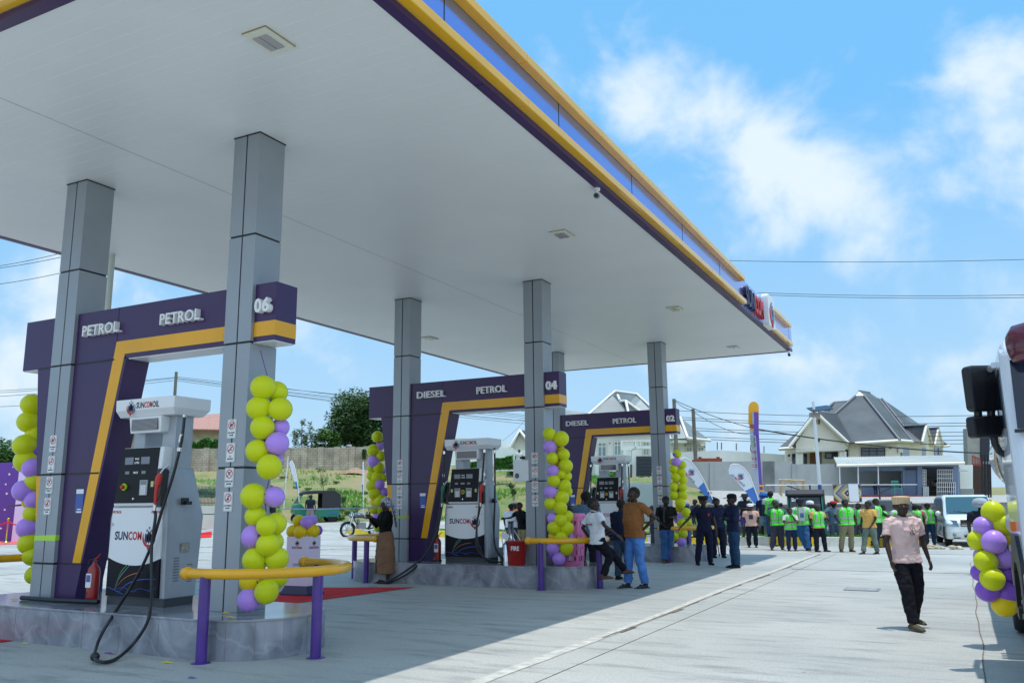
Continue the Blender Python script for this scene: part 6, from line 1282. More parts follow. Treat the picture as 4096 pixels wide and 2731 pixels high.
# ---------------------------------------------------------------- trees and bushes
bark = M('bark', (.10, .075, .05), .9, 0, .3, 6)
def leafm(name, c, v=.45): 
    m = M(name, c, .6, 0, v, .9, spec=.3); b = m.node_tree.nodes['Principled BSDF']; b.inputs['Subsurface Weight'].default_value = 0; return m
LG = [leafm('leaf_dark', (.045, .11, .035)), leafm('leaf_mid', (.065, .14, .03)), leafm('leaf_bright', (.12, .26, .04)), leafm('leaf_dull', (.10, .15, .06)), leafm('leaf_fresh', (.10, .33, .06))]
def crown(mb, rn, c, R, n, leaf, lm=0, clumps=14, sq=.8, core=.25, m2=None):
    c = Vector(c); cl = []
    for i in range(clumps):
        v = Vector((rn.gauss(0, 1), rn.gauss(0, 1), rn.gauss(0, 1))).normalized() * rn.uniform(core, .8); cl.append((c + Vector((v.x * R[0], v.y * R[1], v.z * R[2])), rn.uniform(.24, .44)))
    for i in range(n):
        q, r = cl[i % len(cl)]; v = Vector((rn.gauss(0, 1), rn.gauss(0, 1), rn.gauss(0, 1))).normalized() * (rn.random() ** .45)
        p = q + Vector((v.x * R[0], v.y * R[1], v.z * R[2] * sq)) * r; a = rn.uniform(0, 2 * pi); t = Vector((cos(a), sin(a), rn.uniform(-.6, .5))).normalized(); b = t.cross(Vector((rn.uniform(-1, 1), rn.uniform(-1, 1), 1))).normalized(); s = leaf * rn.uniform(.6, 1.4)
        k_ = len(mb.v); mb.v += [tuple(p - t * s), tuple(p + b * s * .45), tuple(p + t * s), tuple(p - b * s * .45)]; mb.f.append([k_, k_ + 1, k_ + 2, k_ + 3]); mb.mi.append(0 if m2 is None or rn.random() < .7 else 1); mb.sm.append(False)
    return cl
def tree(lab, u, vt, vb, D, w, n, leaf, mats, seed, trunk_r=.16, clumps=16, cat='tree', name='tree', cb=.35, core=.25):
    "top at vt, ground at vb (2352 frame), crown half width w metres"
    rn = random.Random(seed); A = at(u, vt, D); B = at(u, vb, D); g_ = min(B.z, terrain(B.x, B.y)) if vb is not None else terrain(A.x, A.y); hgt = A.z - g_
    t = thing(name, lab, cat, (B.x, B.y, g_)); mb = MB(); c = Vector((0, 0, hgt * (1 + cb) / 2)); R = (w, w, hgt * (1 - cb) / 2 * 1.1)
    cl = crown(mb, rn, c, R, n, leaf, clumps=clumps, core=core, m2=1); mb.build('crown', mats, t)
    mb = MB(); mb.tube([(0, 0, 0), (rn.uniform(-.2, .2), 0, hgt * .3), (0, rn.uniform(-.2, .2), hgt * .55), (0, 0, hgt * .8)], [trunk_r, trunk_r * .8, trunk_r * .5, trunk_r * .2], 8)
    for q, r in cl[:10]: z0 = rn.uniform(.25, .6) * hgt; mb.tube([(0, 0, z0), (q.x * .5, q.y * .5, (z0 + q.z) / 2 + .1), q], [trunk_r * .4, trunk_r * .25, trunk_r * .1], 5)
    mb.build('trunk', bark, t); return t
w5F = lambda x, y: ((1100 + x * .2551) * k, (1500 + y * .2551) * k)
t = tree('large spreading dark green tree behind the block wall, left of gantry 04', 815, w5F(0, 215)[1], 1040, 90, 6.0, 30000, .17, [LG[0], LG[3]], 11, .3, 34, cb=.02, core=.1)
tree('smaller dense tree behind gantry 04 left leg beside the large tree', 850, w5F(0, 330)[1], 1040, 92, 4.6, 15000, .17, [LG[0], LG[1]], 12, .25, 22, cb=.02)
tree('light green bushy tree at the left foot of the large dark tree', 755, w5F(0, 740)[1], 1035, 86, 1.9, 4500, .13, [LG[1], LG[2]], 13, .1, 14, cb=.1)
tree('thin sparse tree with drooping leaves, leftmost above the block wall', 691, w5F(0, 650)[1], 1035, 84, 1.3, 900, .13, [LG[3], LG[1]], 14, .06, 12, cb=.15, core=.4)
tree('thin sparse young tree second from left above the block wall', 716, w5F(0, 700)[1], 1035, 85, 1.0, 600, .13, [LG[3], LG[1]], 15, .05, 10, cb=.2, core=.4)
tree('young sapling with few leaves on the lawn below the block wall', *((1100 + 490 * .3827) * k, (1700 + 432 * .3827) * k), (1700 + 620 * .3827) * k, 60, .75, 260, .07, [LG[1], LG[3]], 16, .03, 8, cb=.45, core=.5)
tree('small palm-like sapling on the lawn right of the middle dispenser', *((1700 + 930 * .3826) * k, (1700 + 565 * .3826) * k), (1700 + 700 * .3826) * k, 52, .35, 160, .10, [LG[1], LG[3]], 17, .03, 5, cb=.6, core=.3)
tree('bushy green tree at the far left edge above the purple banner', 20, 960, 1190, 62, 2.9, 14000, .12, [LG[0], LG[2]], 18, .2, 22, cb=.05)
tree('taller feathery tree behind the left balloon string', 78, 938, 1190, 66, 2.4, 9000, .11, [LG[2], LG[0]], 19, .2, 18, cb=.05)
tree('bright green shrub by the pergola seen through the nearest dispenser', 352, 988, 1040, 97, 1.6, 1800, .12, [LG[4], LG[1]], 20, .06, 9, cb=.2)
def bush(name, lab, u0, v0, u1, v1, D, n, leaf, mats, seed, cat='bush', dp=1.0):
    rn = random.Random(seed); A = at(u0, v1, D); B = at(u1, v0, D); w_ = abs((B - A).dot(rt)); z0, z1 = min(A.z, B.z), max(A.z, B.z); C_ = at((u0 + u1) / 2, v1, D); t = thing(name, lab, cat, (C_.x, C_.y, z0), YAW)
    mb = MB()
    for i in range(n):
        x = rn.uniform(-.5, .5) * w_; zz_ = rn.random() ** .8 * (z1 - z0) * (.75 + .3 * noise.noise(Vector((x * .9, seed, 0)))); y = rn.uniform(-.5, .5) * dp; a = rn.uniform(0, 2 * pi); tt = Vector((cos(a), sin(a), rn.uniform(-.5, .5))); b = tt.cross(Vector((rn.uniform(-1, 1), rn.uniform(-1, 1), 1))).normalized(); s = leaf * rn.uniform(.6, 1.4); p = Vector((x, y, zz_)); k_ = len(mb.v)
        mb.v += [tuple(p - tt * s), tuple(p + b * s * .5), tuple(p + tt * s), tuple(p - b * s * .5)]; mb.f.append([k_, k_ + 1, k_ + 2, k_ + 3]); mb.mi.append(0 if rn.random() < .7 else 1); mb.sm.append(False)
    mb.build('foliage', mats, t); mb = MB()
    for i in range(5): x = rn.uniform(-.4, .4) * w_; mb.tube([(x, 0, 0), (x + rn.uniform(-.2, .2), 0, (z1 - z0) * .6)], .03, 5)
    mb.build('stem', bark, t); return t
bush('climbing_hedge', 'bright green climbing hedge hanging over the pale block wall behind the parked car', (560 - 60) * k + 120 - 30 + 0, (1480 + 650 * .3953) * k, (1480 + 0) * 0 + 500, (1480 + 890 * .3953) * k, 97, 9000, .13, [LG[4], LG[1]], 31, 'hedge', 1.2)
bush('flower_bush', 'green bush with red flowers against the white wall seen through gantry 04', f17(735, 0)[0], f17(0, 300)[1], f17(915, 0)[0], f17(0, 462)[1], 66, 2600, .11, [LG[4], LG[1]], 32)
bush('garden_hedge', 'clipped green hedge with flowers seen through the middle dispenser', f17(395, 0)[0], f17(0, 358)[1], f17(628, 0)[0], f17(0, 460)[1], 66, 3600, .10, [LG[1], LG[4]], 33)
bush('round_shrub', 'small round dark shrub at the foot of the compound wall', f17(875, 0)[0], f17(0, 398)[1], f17(925, 0)[0], f17(0, 460)[1], 65, 700, .07, [LG[0], LG[1]], 34)
g3F = lambda x, y: ((2280 + x * .3486) * k, (1560 + y * .3486) * k)
bush('round_shrub', 'left round clipped bush on the garden edging behind gantry 02', *g3F(368, 925), *g3F(440, 972), 63.5, 700, .07, [LG[0], LG[1]], 35); bush('round_shrub', 'right round clipped bush on the garden edging behind gantry 02', *g3F(460, 925), *g3F(530, 972), 63.5, 700, .07, [LG[0], LG[1]], 36)
bush('palm_bush', 'bright yellow green spiky bush behind the farthest dispenser', *g3F(455, 945), *g3F(590, 1005), 60, 500, .16, [LG[4], LG[2]], 37)
bush('wall_creeper', 'green creeper hanging from the top of the block wall', *w5F(1372, 1110), *w5F(1430, 1320), 77.6, 600, .09, [LG[1], LG[0]], 38)
bush('garden_shrub', 'green shrubs behind the dark picket fence', 440, (1480 + 1180 * .3953) * k, 492, (1480 + 1290 * .3953) * k, 50, 1500, .07, [LG[4], LG[1]], 39)
rnb = random.Random(77); nb = 0
for (x, y, w_, h_) in ((590, 665, 60, 40), (640, 590, 40, 22), (680, 760, 120, 70), (660, 850, 130, 70), (420, 690, 60, 25), (860, 840, 90, 35), (800, 900, 120, 40), (640, 960, 160, 50), (950, 700, 70, 30), (350, 660, 50, 22), (90, 540, 70, 22), (230, 640, 60, 25)):
    vb_ = (1700 + (y + h_ / 2) * .3827) * k
    # bank surface distance at this picture height
    D_ = 56
    for q in range(60):
        D_ = 55 + q * .4; p = at((1100 + x * .3827) * k, vb_, D_)
        if p.z <= terrain(p.x, p.y): break
    bush('bank_shrub', ['low scrubby green bush on the bank, ' + w for w in ('highest one near the bank top', 'darkest small one on the lawn', 'widest one mid slope', 'one just above the tuk-tuk right end', 'tiny one left of the sapling', 'one right of the tuk-tuk above the motorbike', 'one behind the motorbike headlamp', 'lowest one behind the tuk-tuk', 'one by the edge-on flag', 'one left of centre near the top', 'one near the thin flag pole', 'one above the tuk-tuk roof')][nb],
         (1100 + (x - w_ / 2) * .3827) * k, (1700 + (y - h_ / 2) * .3827) * k, (1100 + (x + w_ / 2) * .3827) * k, vb_, D_, int(w_ * h_ * .12) + 150, .055, [LG[1], LG[4]], 50 + nb, 'bush', 1.2); nb += 1
# dirt heap
A = w5(1300, 1430, 74); mb = MB(); N = 16; vs = []
for i in range(N + 1):
    for j in range(N + 1):
        x = (i / N - .5) * 3.6; y = (j / N - .5) * 2; r_ = sqrt((x / 1.8) ** 2 + (y / 1) ** 2); z = max(-.3, .5 * (1 - r_) + .25 * noise.noise(Vector((x, y, 1)))); vs.append((x, y, z))
mb.add(vs, [(i * (N + 1) + j, (i + 1) * (N + 1) + j, (i + 1) * (N + 1) + j + 1, i * (N + 1) + j + 1) for i in range(N) for j in range(N)], 0, True)
o = mb.build('earth_mound', M('red_earth', (.33, .22, .14), .95, 0, .3, 4, bump=.6, bs=8)); o.location = (A.x, A.y, terrain(A.x, A.y)); tag(o, 'heap of reddish earth at the foot of the block wall', 'mound')
rnd = random.Random(12)
A = at(2205, 1253, 27.2); mb = MB()
for i in range(26): x, y = rnd.uniform(-.9, .9), rnd.uniform(-.15, .15); mb.ball((A.x + x, A.y + y, rnd.uniform(.0, .10)), rnd.uniform(.05, .11), 8, sc=(1, .8, .6))
tag(mb.build('rubble_heap', M('rubble', (.50, .45, .33), .9, 0, .25, 8)), 'low heap of pale rubble at the kerb in front of the white van', 'rubble', kind='stuff')
# ---------------------------------------------------------------- vehicles
tyre = M('tyre', (.012, .012, .013), .85); rimm = M('rim_alloy', (.42, .43, .45), .3, .7); vglass = M('vehicle_glass', (.03, .09, .12), .06, spec=.9); carw = M('car_white', (.74, .80, .80), .2, coat=.8); tukg = M('tuktuk_green', (.01, .17, .11), .35, coat=.3); tarp = M('black_canvas', (.02, .02, .026), .6)
headl = M('headlamp', (.16, .24, .30), .08, .3, coat=.8); lampr = M('lamp_red', (.45, .01, .01), .2)
def wheel(t, x, y, z, r, w, name='wheel', spokes=5, ax='x'):
    e = bpy.data.objects.new(name, None); 
    mb = MB(); mb.lathe([(r * .62, -w / 2), (r * .93, -w / 2), (r, -w * .3), (r, w * .3), (r * .93, w / 2), (r * .62, w / 2)], (x if ax == 'x' else x, y, z) if False else (0, 0, 0), 24, axis=ax)
    o = mb.build(name, tyre, t); o.location = (x, y, z)
    mb = MB(); s = -1 if x < 0 else 1
    mb.lathe([(r * .64, -w * .30), (r * .64, w * .30)], seg=24, axis=ax); mb.lathe([(r * .2, w * .36 * s), (.0001, w * .38 * s)], seg=12, axis=ax); mb.lathe([(r * .62, w * .1 * s), (.0001, w * .12 * s)], seg=24, m=1, axis=ax)
    for i in range(spokes): a = 2 * pi * i / spokes; mb.tube([(w * .34 * s, 0, 0), (w * .34 * s, cos(a) * r * .62, sin(a) * r * .62)] if ax == 'x' else [(0, 0, 0), (cos(a) * r * .62, 0, sin(a) * r * .62)], r * .07, 6)
    mb.build('rim', [rimm, dark], o); return o
def carbody(mb, prof, W, tum, m=0, zt=1.0, nose=.0):
    "side profile (y, z) swept across with tumblehome above zt; y<0 is the front"
    n = len(prof); cols_ = (-1, -.86, .86, 1); vs = []
    for c in cols_:
        for (y, z) in prof:
            hw = W / 2 - (tum * max(0, z - zt)); e = 1 if abs(c) < 1 else 0
            zz_ = z - (0 if e else .05 if z > zt else .0); yy = y + (0 if e else nose * (1 if y < 0 else -1)); vs.append((hw * c, yy, zz_))
    fs = []
    for q in range(3):
        for i in range(n): fs.append((q * n + i, q * n + (i + 1) % n, (q + 1) * n + (i + 1) % n, (q + 1) * n + i))
    fs += [tuple(range(n)), tuple(range(4 * n - 1, 3 * n - 1, -1))]; mb.add(vs, fs, m, False)
def van(lab):
    p = gnd(2234, 1257); t = thing('white_van', lab, 'van', (p.x - .14, p.y + 2.3, 0), .12); t.scale = (.9, .9, .9)
    prof = [(-2.35, .28), (-2.42, .55), (-2.38, .85), (-2.25, 1.02), (-1.75, 1.18), (-.85, 1.80), (-.5, 1.87), (1.9, 1.87), (2.25, 1.70), (2.35, 1.0), (2.35, .35), (1.9, .28)]
    mb = MB(); carbody(mb, prof, 1.84, .16, 0, 1.02, .10); mb.build('body', carw, t, bevel=.05)
    def sg(mb, y0, z0, y1, z1, y2, z2, y3, z3, s):
        X_ = lambda z: s * (.92 - .16 * max(0, z - 1.02) + .006); mb.add([(X_(z0), y0, z0), (X_(z1), y1, z1), (X_(z2), y2, z2), (X_(z3), y3, z3)], [(0, 1, 2, 3)])
    mb = MB(); mb.add([(-.80, -1.80, 1.20), (.80, -1.80, 1.20), (.70, -.95, 1.785), (-.70, -.95, 1.785)], [(0, 1, 2, 3)]); mb.v = [(x, y - .02, z + .012) for x, y, z in mb.v]; mb.build('windscreen', vglass, t)
    for s in (-1, 1):
        mb = MB(); sg(mb, -1.5, 1.12, -.7, 1.12, -.7, 1.72, -.95, 1.66, s); mb.build('side_window', glassd, t)
        mb = MB(); sg(mb, -.62, 1.12, .7, 1.12, .7, 1.74, -.62, 1.74, s); mb.build('side_window', glassd, t); mb = MB(); sg(mb, .78, 1.12, 2.1, 1.12, 2.0, 1.72, .78, 1.74, s); mb.build('side_window', glassd, t)
        for y in (-1.5, 1.5):
            wheel(t, s * .80, y, .33, .33, .22, spokes=7)
            mb = MB(); mb.prism([(y + .40 * cos(a), .33 + .40 * sin(a)) for a in [pi * q / 14 for q in range(15)]] + [(y - .40, .26), (y + .40, .26)], s * .915, s * .924, 0, 'yz'); mb.build('wheel_arch', dark, t)
        mb = MB(); mb.ball((s * 1.03, -1.25, 1.18), .13, 14, sc=(.8, .6, .8)); mb.build('wing_mirror', carw, t)
        mb = MB(); mb.add([(s * .90, -2.05, .98), (s * .55, -2.32, .95), (s * .50, -2.405, .72), (s * .93, -2.20, .78)], [(0, 1, 2, 3)]); mb.v = [(x * 1.02, y - .13, z) for x, y, z in mb.v]; mb.build('headlight', headl, t)
        mb = MB(); mb.lathe([(.06, 0), (.05, -.02), (.0001, -.02)], (s * .68, -2.47, .44), 12, axis='y'); mb.build('fog_lamp', headl, t)
        mb = MB(); mb.box(s * .60 - .12, -2.46, .40 - .09, s * .60 + .12, -2.44, .40 - .05); mb.build('bumper_slot', dark, t)
        mb = MB(); sg(mb, -.66, .5, -.645, .5, -.645, 1.75, -.66, 1.75, s); sg(mb, .73, .5, .745, .5, .745, 1.75, .73, 1.75, s); sg(mb, -.4, .95, -.2, .95, -.2, .98, -.4, .98, s); mb.build('door_seam', dark, t)
    mb = MB()
    for i in range(4): z = .78 + i * .055; mb.box(-.42, -2.455 + i * .02, z, .42, -2.40, z + .022)
    gr = mb.build('grille', chrome, t); mb = MB(); mb.box(-.44, -2.435, .74, .44, -2.38, .98); mb.build('grille_recess', dark, gr)
    mb = MB(); mb.box(-.36, -2.45, .35, .36, -2.43, .43); mb.build('air_intake', dark, t); mb = MB(); mb.box(-.26, -2.465, .47, .26, -2.45, .57); mb.build('number_plate', M('plate_cream', (.7, .68, .6), .4), t)
    mb = MB(); 
    for i in (-1, 1): mb.tube([(i * .1, -1.82, 1.225), (i * .55, -1.74, 1.30)], .01, 5)
    mb.build('wiper', dark, t); return t
van('white people carrier van parked facing us at the kerb on the right')
def tuktuk(lab, p, rz, group=None, text=False):
    t = thing('auto_rickshaw', lab, 'tuk-tuk', p, rz, group)
    # front -Y. lower body
    mb = MB(); carbody(mb, [(-1.05, .30), (-1.22, .55), (-1.18, .95), (-.95, 1.02), (-.55, .62), (-.55, .45), (.05, .42), (.15, .75), (1.25, .78), (1.32, .45), (1.25, .28)], 1.26, .0, 0, 2, .08); mb.build('body', tukg, t, bevel=.03)
    mb = MB(); carbody(mb, [(-.85, 1.58), (-.60, 1.70), (1.0, 1.72), (1.30, 1.50), (1.34, .80), (1.22, .80), (1.16, 1.40), (.9, 1.58), (-.85, 1.50)], 1.24, .0, 0, 3, .04); mb.build('canopy', tarp, t, bevel=.03)
    for s in (-1, 1):
        mb = MB(); mb.prism([(.28, .78), (1.26, .80), (1.26, 1.50), (.95, 1.62), (.28, 1.62)], s * .585, s * .615, 0, 'yz'); mb.build('side_curtain', tarp, t)
        mb = MB(); mb.tube([(s * .56, -1.05, 1.0), (s * .54, -.72, 1.58)], .022, 6); mb.tube([(s * .58, -.28, .5), (s * .58, -.28, 1.62)], .02, 6); mb.build('frame_post', tukg, t)
        wheel(t, s * .52, .85, .24, .24, .12, spokes=5)
        mb = MB(); mb.prism([(.85 + .32 * cos(a), .24 + .32 * sin(a)) for a in [pi * q / 12 for q in range(13)]] + [(.85 + .27 * cos(a), .24 + .27 * sin(a)) for a in [pi * q / 12 for q in range(12, -1, -1)]], s * .56, s * .66, 0, 'yz'); mb.build('mudguard', M('mudguard_blue', (.03, .12, .35), .4), t)
        mb = MB(); mb.tube([(s * .58, -1.0, 1.1), (s * .76, -1.08, 1.22)], .01, 5); mb.rbox(s * .76 - .05, -1.10, 1.17, s * .76 + .05, -1.07, 1.30, .02, 3); mb.build('mirror', dark, t)
        mb = MB(); mb.box(s * .5 - .05, 1.33, .60, s * .5 + .05, 1.355, .70); mb.build('tail_lamp', lampr, t)
    wheel(t, 0, -1.05, .24, .24, .11, spokes=5)
    mb = MB(); mb.add([(-.50, -1.02, 1.03), (.50, -1.02, 1.03), (.48, -.74, 1.56), (-.48, -.74, 1.56)], [(0, 1, 2, 3)]); ws = mb.build('windscreen', M('tuk_screen', (.02, .03, .04), .15), t)
    if text: mb = MB(); mb.T = Matrix.Translation((-.42, -.86, 1.34)) @ Matrix.Rotation(-.45, 4, 'X'); word(mb, 'Bolt', 0, 0, .26, .12, 0, .006, .03); mb.build('lettering', white_let, ws)
    mb = MB(); mb.lathe([(.08, 0), (.07, -.05), (.0001, -.05)], (0, -1.22, .80), 14, axis='y'); mb.build('headlight', headl, t)
    mb = MB(); mb.rbox(-.5, .25, .68, .5, .75, .80, .04, 2); mb.rbox(-.5, .95, .78, .5, 1.05, 1.2, .04, 2); mb.build('rear_seat', M('seat_brown', (.10, .04, .03), .6), t)
    mb = MB(); mb.box(-.56, 1.28, .25, .56, 1.34, .40); mb.build('rear_bumper', dark, t); mb = MB(); mb.box(-.2, 1.342, .28, .2, 1.35, .38); mb.build('number_plate', lampr, t)
    mb = MB(); mb.rbox(-.5, 1.345, .85, .5, 1.35, 1.45, .05, 3); mb.build('rear_sticker', M('rear_window_print', (.55, .65, .68), .4, 0, .4, 5), t)
    return t
p = at(722, 1191, 55); p.z = terrain(p.x, p.y); tuktuk('green auto rickshaw with black roof parked below the grass bank', p, YAW - 1.15).scale = (1.15,) * 3
p = gnd(1838, 1255); tuktuk('green auto rickshaw with white windscreen lettering surrounded by men in lime vests', (p.x + .02, p.y + 1.7, 0), .12, None, True).scale = (1.04, 1.0, 1.13)
def motorbike(lab, p, rz, colr, group=None):
    t = thing('motorbike', lab, 'motorcycle', p, rz, group); bm_ = M('bike_' + colr[0], colr[1], .25, coat=.6)
    for y in (-.64, .62):
        mb = MB(); n = 28; r = .30; mb.tube([(0, y + r * cos(2 * pi * i / n), .30 + r * sin(2 * pi * i / n)) for i in range(n + 1)], .042, 8, cap=False); w_ = mb.build('wheel', tyre, t)
        mb = MB(); mb.tube([(0, y + .24 * cos(2 * pi * i / n), .30 + .24 * sin(2 * pi * i / n)) for i in range(n + 1)], .018, 6, cap=False)
        for i in range(6): a = 2 * pi * i / 6; mb.tube([(0, y, .30), (0, y + .24 * cos(a), .30 + .24 * sin(a))], .014, 5)
        mb.tube([(-.07, y, .30), (.07, y, .30)], .05, 10); mb.build('rim', rimm, w_)
        mb = MB(); a0 = .25 if y < 0 else .1; P_ = [(0, y + .355 * cos(a), .30 + .355 * sin(a)) for a in [a0 + (pi * .75) * q / 10 for q in range(11)]]; mb.tube(P_, .055, 8, flat=.25, up=(1, 0, 0)); mb.build('mudguard', bm_ if y < 0 else dark, t)
    for s in (-1, 1): mb = MB(); mb.tube([(s * .085, -.64, .30), (s * .09, -.42, .98)], .022, 8); mb.build('fork', chrome, t); mb = MB(); mb.tube([(s * .09, .60, .32), (s * .10, .45, .72)], .022, 8); mb.build('shock_absorber', chrome, t)
    mb = MB(); mb.tube([(0, -.42, .92), (0, -.28, .60), (0, .1, .34), (0, .55, .36)], .025, 6); mb.tube([(0, -.40, .88), (0, .2, .76), (0, .72, .74)], .022, 6); mb.build('frame', dark, t)
    mb = MB(); mb.tube([(0, -.36, .84), (0, -.22, .90), (0, .0, .88), (0, .12, .80)], [(.07, .07), (.13, .11), (.13, .10), (.07, .05)], 12); mb.build('fuel_tank', bm_, t)
    mb = MB(); mb.tube([(0, .08, .80), (0, .3, .81), (0, .6, .85), (0, .75, .86)], [(.10, .04), (.13, .05), (.13, .05), (.08, .03)], 10, up=(1, 0, 0)); mb.build('seat', rubber, t)
    mb = MB(); mb.rbox(-.12, -.2, .32, .12, .14, .60, .05, 3, axis='x'); mb.tube([(0, -.14, .5), (0, -.18, .74)], [.07, .06], 8); mb.build('engine', M('engine_grey', (.25, .25, .26), .4, .6), t)
    mb = MB(); mb.tube([(.12, -.15, .35), (.15, .1, .25), (.16, .75, .36)], [.02, .035, .045], 8); mb.build('exhaust', chrome, t)
    mb = MB(); mb.lathe([(.02, .1), (.085, .04), (.095, -.02), (.06, -.05), (.0001, -.06)], (0, -.52, .88), 14, axis='y'); hl = mb.build('headlight', headl, t)
    mb = MB(); mb.tube([(-.36, -.25, 1.03), (-.22, -.38, 1.0), (0, -.40, .98), (.22, -.38, 1.0), (.36, -.25, 1.03)], .014, 6); mb.tube([(-.40, -.2, 1.035), (-.28, -.34, 1.02)], .02, 6); mb.tube([(.40, -.2, 1.035), (.28, -.34, 1.02)], .02, 6); mb.build('handlebar', chrome, t)
    for s in (-1, 1): mb = MB(); mb.tube([(s * .26, -.36, 1.02), (s * .30, -.34, 1.18)], .007, 5); mb.ball((s * .31, -.34, 1.21), .055, 10, sc=(1, .3, .7)); mb.build('mirror', dark, t)
    mb = MB(); mb.tube([(-.13, .5, .88), (-.13, .95, .92), (.13, .95, .92), (.13, .5, .88)], .012, 5); mb.tube([(-.13, .75, .90), (.13, .75, .90)], .01, 5); mb.build('luggage_rack', dark, t)
    return t
GB = 'motorbikes parked around the forecourt'
p = at(830, 1228, 43.2); motorbike('silver and black motorbike with round headlamp parked on the sunny concrete left of island 04', (p.x, p.y, 0), -.55, ('blacksilver', (.05, .06, .09)), GB).scale = (1.7, 1.15, 1.15)
for i, (u, D, rz, c, lab) in enumerate(((1700, 33.4, 1.9, ('red', (.25, .02, .02)), 'motorbike behind the navy dressed guard, leftmost of the row behind the grass strip'), (1752, 33.2, 2.0, ('black', (.02, .02, .03)), 'dark motorbike behind the man in the blue helmet'), (1915, 33.3, 1.6, ('dark', (.03, .03, .05)), 'motorbike behind the man in the denim shirt'), (1962, 33.2, 1.7, ('blue', (.03, .10, .40)), 'blue motorbike between the grey shirt vest man and the yellow shirt man'),
                                   (2142, 33.2, 1.8, ('grey', (.15, .15, .16)), 'motorbike between the walking man and the white van'), (1500, 33.0, 1.3, ('black', (.02, .02, .03)), 'black motorbike seen past the right column of gantry 02'))):
    p = at(u, 1200, D); motorbike(lab, (p.x, p.y, 0), YAW + rz, c, GB)
def car(lab, name, p, rz, colm, L_=4.4, H_=1.45, W_=1.75, cat='car', suv=False):
    t = thing(name, lab, cat, p, rz); s = L_ / 4.4; zc = H_ / 1.45
    prof = [(-2.1, .28), (-2.18, .55), (-2.05, .80), (-1.1, .95), (-.45, 1.38), (.0, 1.45), (.9, 1.42), (1.6, 1.02), (2.1, .95), (2.18, .55), (2.1, .28)] if not suv else [(-2.1, .35), (-2.2, .6), (-2.12, 1.0), (-1.1, 1.08), (-.7, 1.48), (-.4, 1.5), (2.0, 1.5), (2.15, 1.0), (2.18, .5), (2.1, .35)]
    mb = MB(); carbody(mb, [(y * s, z * zc) for y, z in prof], W_, .22, 0, .95 * zc, .08); mb.build('body', colm, t, bevel=.04)
    for sd in (-1, 1):
        mb = MB(); X_ = lambda z: sd * (W_ / 2 - .22 * max(0, z - .95 * zc) + .006); P_ = [(-.95, .99), (1.45, 1.02), (.85, 1.36), (-.35, 1.34)] if not suv else [(-.95, 1.1), (1.95, 1.1), (1.85, 1.42), (-.62, 1.42)]
        mb.add([(X_(z * zc), y * s, z * zc) for y, z in P_], [(0, 1, 2, 3)]); mb.build('side_window', glassd, t)
        for y in (-1.35, 1.35): wheel(t, sd * (W_ / 2 - .08), y * s, .32, .32, .2)
        mb = MB(); mb.rbox(sd * W_ * .36 - .16, -2.2 * s, .62 * zc, sd * W_ * .36 + .16, -2.12 * s, .76 * zc, .03, 2); mb.build('headlight', headl, t)
    mb = MB(); y0, z0, y1, z1 = (-1.05, .98, -.5, 1.35) if not suv else (-1.08, 1.10, -.72, 1.46); mb.add([(-.68, y0 * s - .01, z0 * zc), (.68, y0 * s - .01, z0 * zc), (.58, y1 * s - .02, z1 * zc), (-.58, y1 * s - .02, z1 * zc)], [(0, 1, 2, 3)]); mb.build('windscreen', glassd, t)
    mb = MB(); mb.box(-.5, -2.2 * s, .45, .5, -2.13 * s, .58); mb.build('grille', dark, t); mb = MB(); mb.box(-W_ / 2 + .06, -2.24 * s, .30, W_ / 2 - .06, -2.14 * s, .40); mb.build('bumper', chrome if suv else colm, t); return t
p = l5(700, 1030, 96); car('silver grey car parked by the block wall behind the nearest dispenser', 'parked_car', (p.x, p.y, terrain(p.x, p.y)), YAW + 1.45, M('car_silvergreen', (.28, .36, .33), .3, coat=.6), 4.4, 1.5)
p = gnd(2040, 1262); car('pale olive off-road vehicle half hidden by the men left of the walking man', 'off_road_vehicle', (p.x - .1, p.y + 3.6, .05), .15, M('olive_paint', (.09, .11, .05), .4), 3.9, 1.45, 1.55, 'car', True)
# --- tanker truck on the right
TXS = .385
t = thing('tanker_truck', 'white tanker truck at the right picture edge with black mirrors and maroon visor', 'truck', (1.55, 9.0, 0))
O = Vector((1.55, 9.0, 0)); tw = M('truck_white', (.66, .70, .78), .25, 0, .03, 2, coat=.6); mar = M('visor_maroon', (.10, .012, .03), .15, coat=.6); tb = M('truck_black', (.01, .011, .016), .45)
mb = MB(); X0 = TXS - O.x; X1 = 1.25
prof = [(-1.02, .55), (-1.08, 1.1), (-1.02, 1.75), (-.84, 2.75), (-.70, 2.88), (.75, 2.88), (.85, 2.75), (.85, .9), (.55, .9)]
n = len(prof); vs = []
for c, (dx, sc) in enumerate(((0.0, .92), (.08, 1), (X1 - X0 - .08, 1), (X1 - X0, .92))):
    for (y, z) in prof: vs.append((X0 + dx, y * (sc if y < 0 else 1), z if c in (1, 2) else min(z, 2.80)))
mb.add(vs, [(q * n + i, q * n + (i + 1) % n, (q + 1) * n + (i + 1) % n, (q + 1) * n + i) for q in range(3) for i in range(n)] + [tuple(range(n)), tuple(range(4 * n - 1, 3 * n - 1, -1))]); cab = mb.build('cab', tw, t, bevel=.04)
mb = MB(); mb.add([(X0 + .06, -1.01, 2.08), (X1 - .12, -1.01, 2.08), (X1 - .15, -.865, 2.66), (X0 + .07, -.865, 2.66)], [(0, 1, 2, 3)]); mb.v = [(x, y - .012, z) for x, y, z in mb.v]; ws = mb.build('windscreen', M('truck_glass', (.012, .02, .04), .08), cab)
mb = MB(); mb.box(X0 + .04, -1.05, 2.05, X1 - .1, -.98, 2.075); mb.build('screen_gasket', tb, cab)
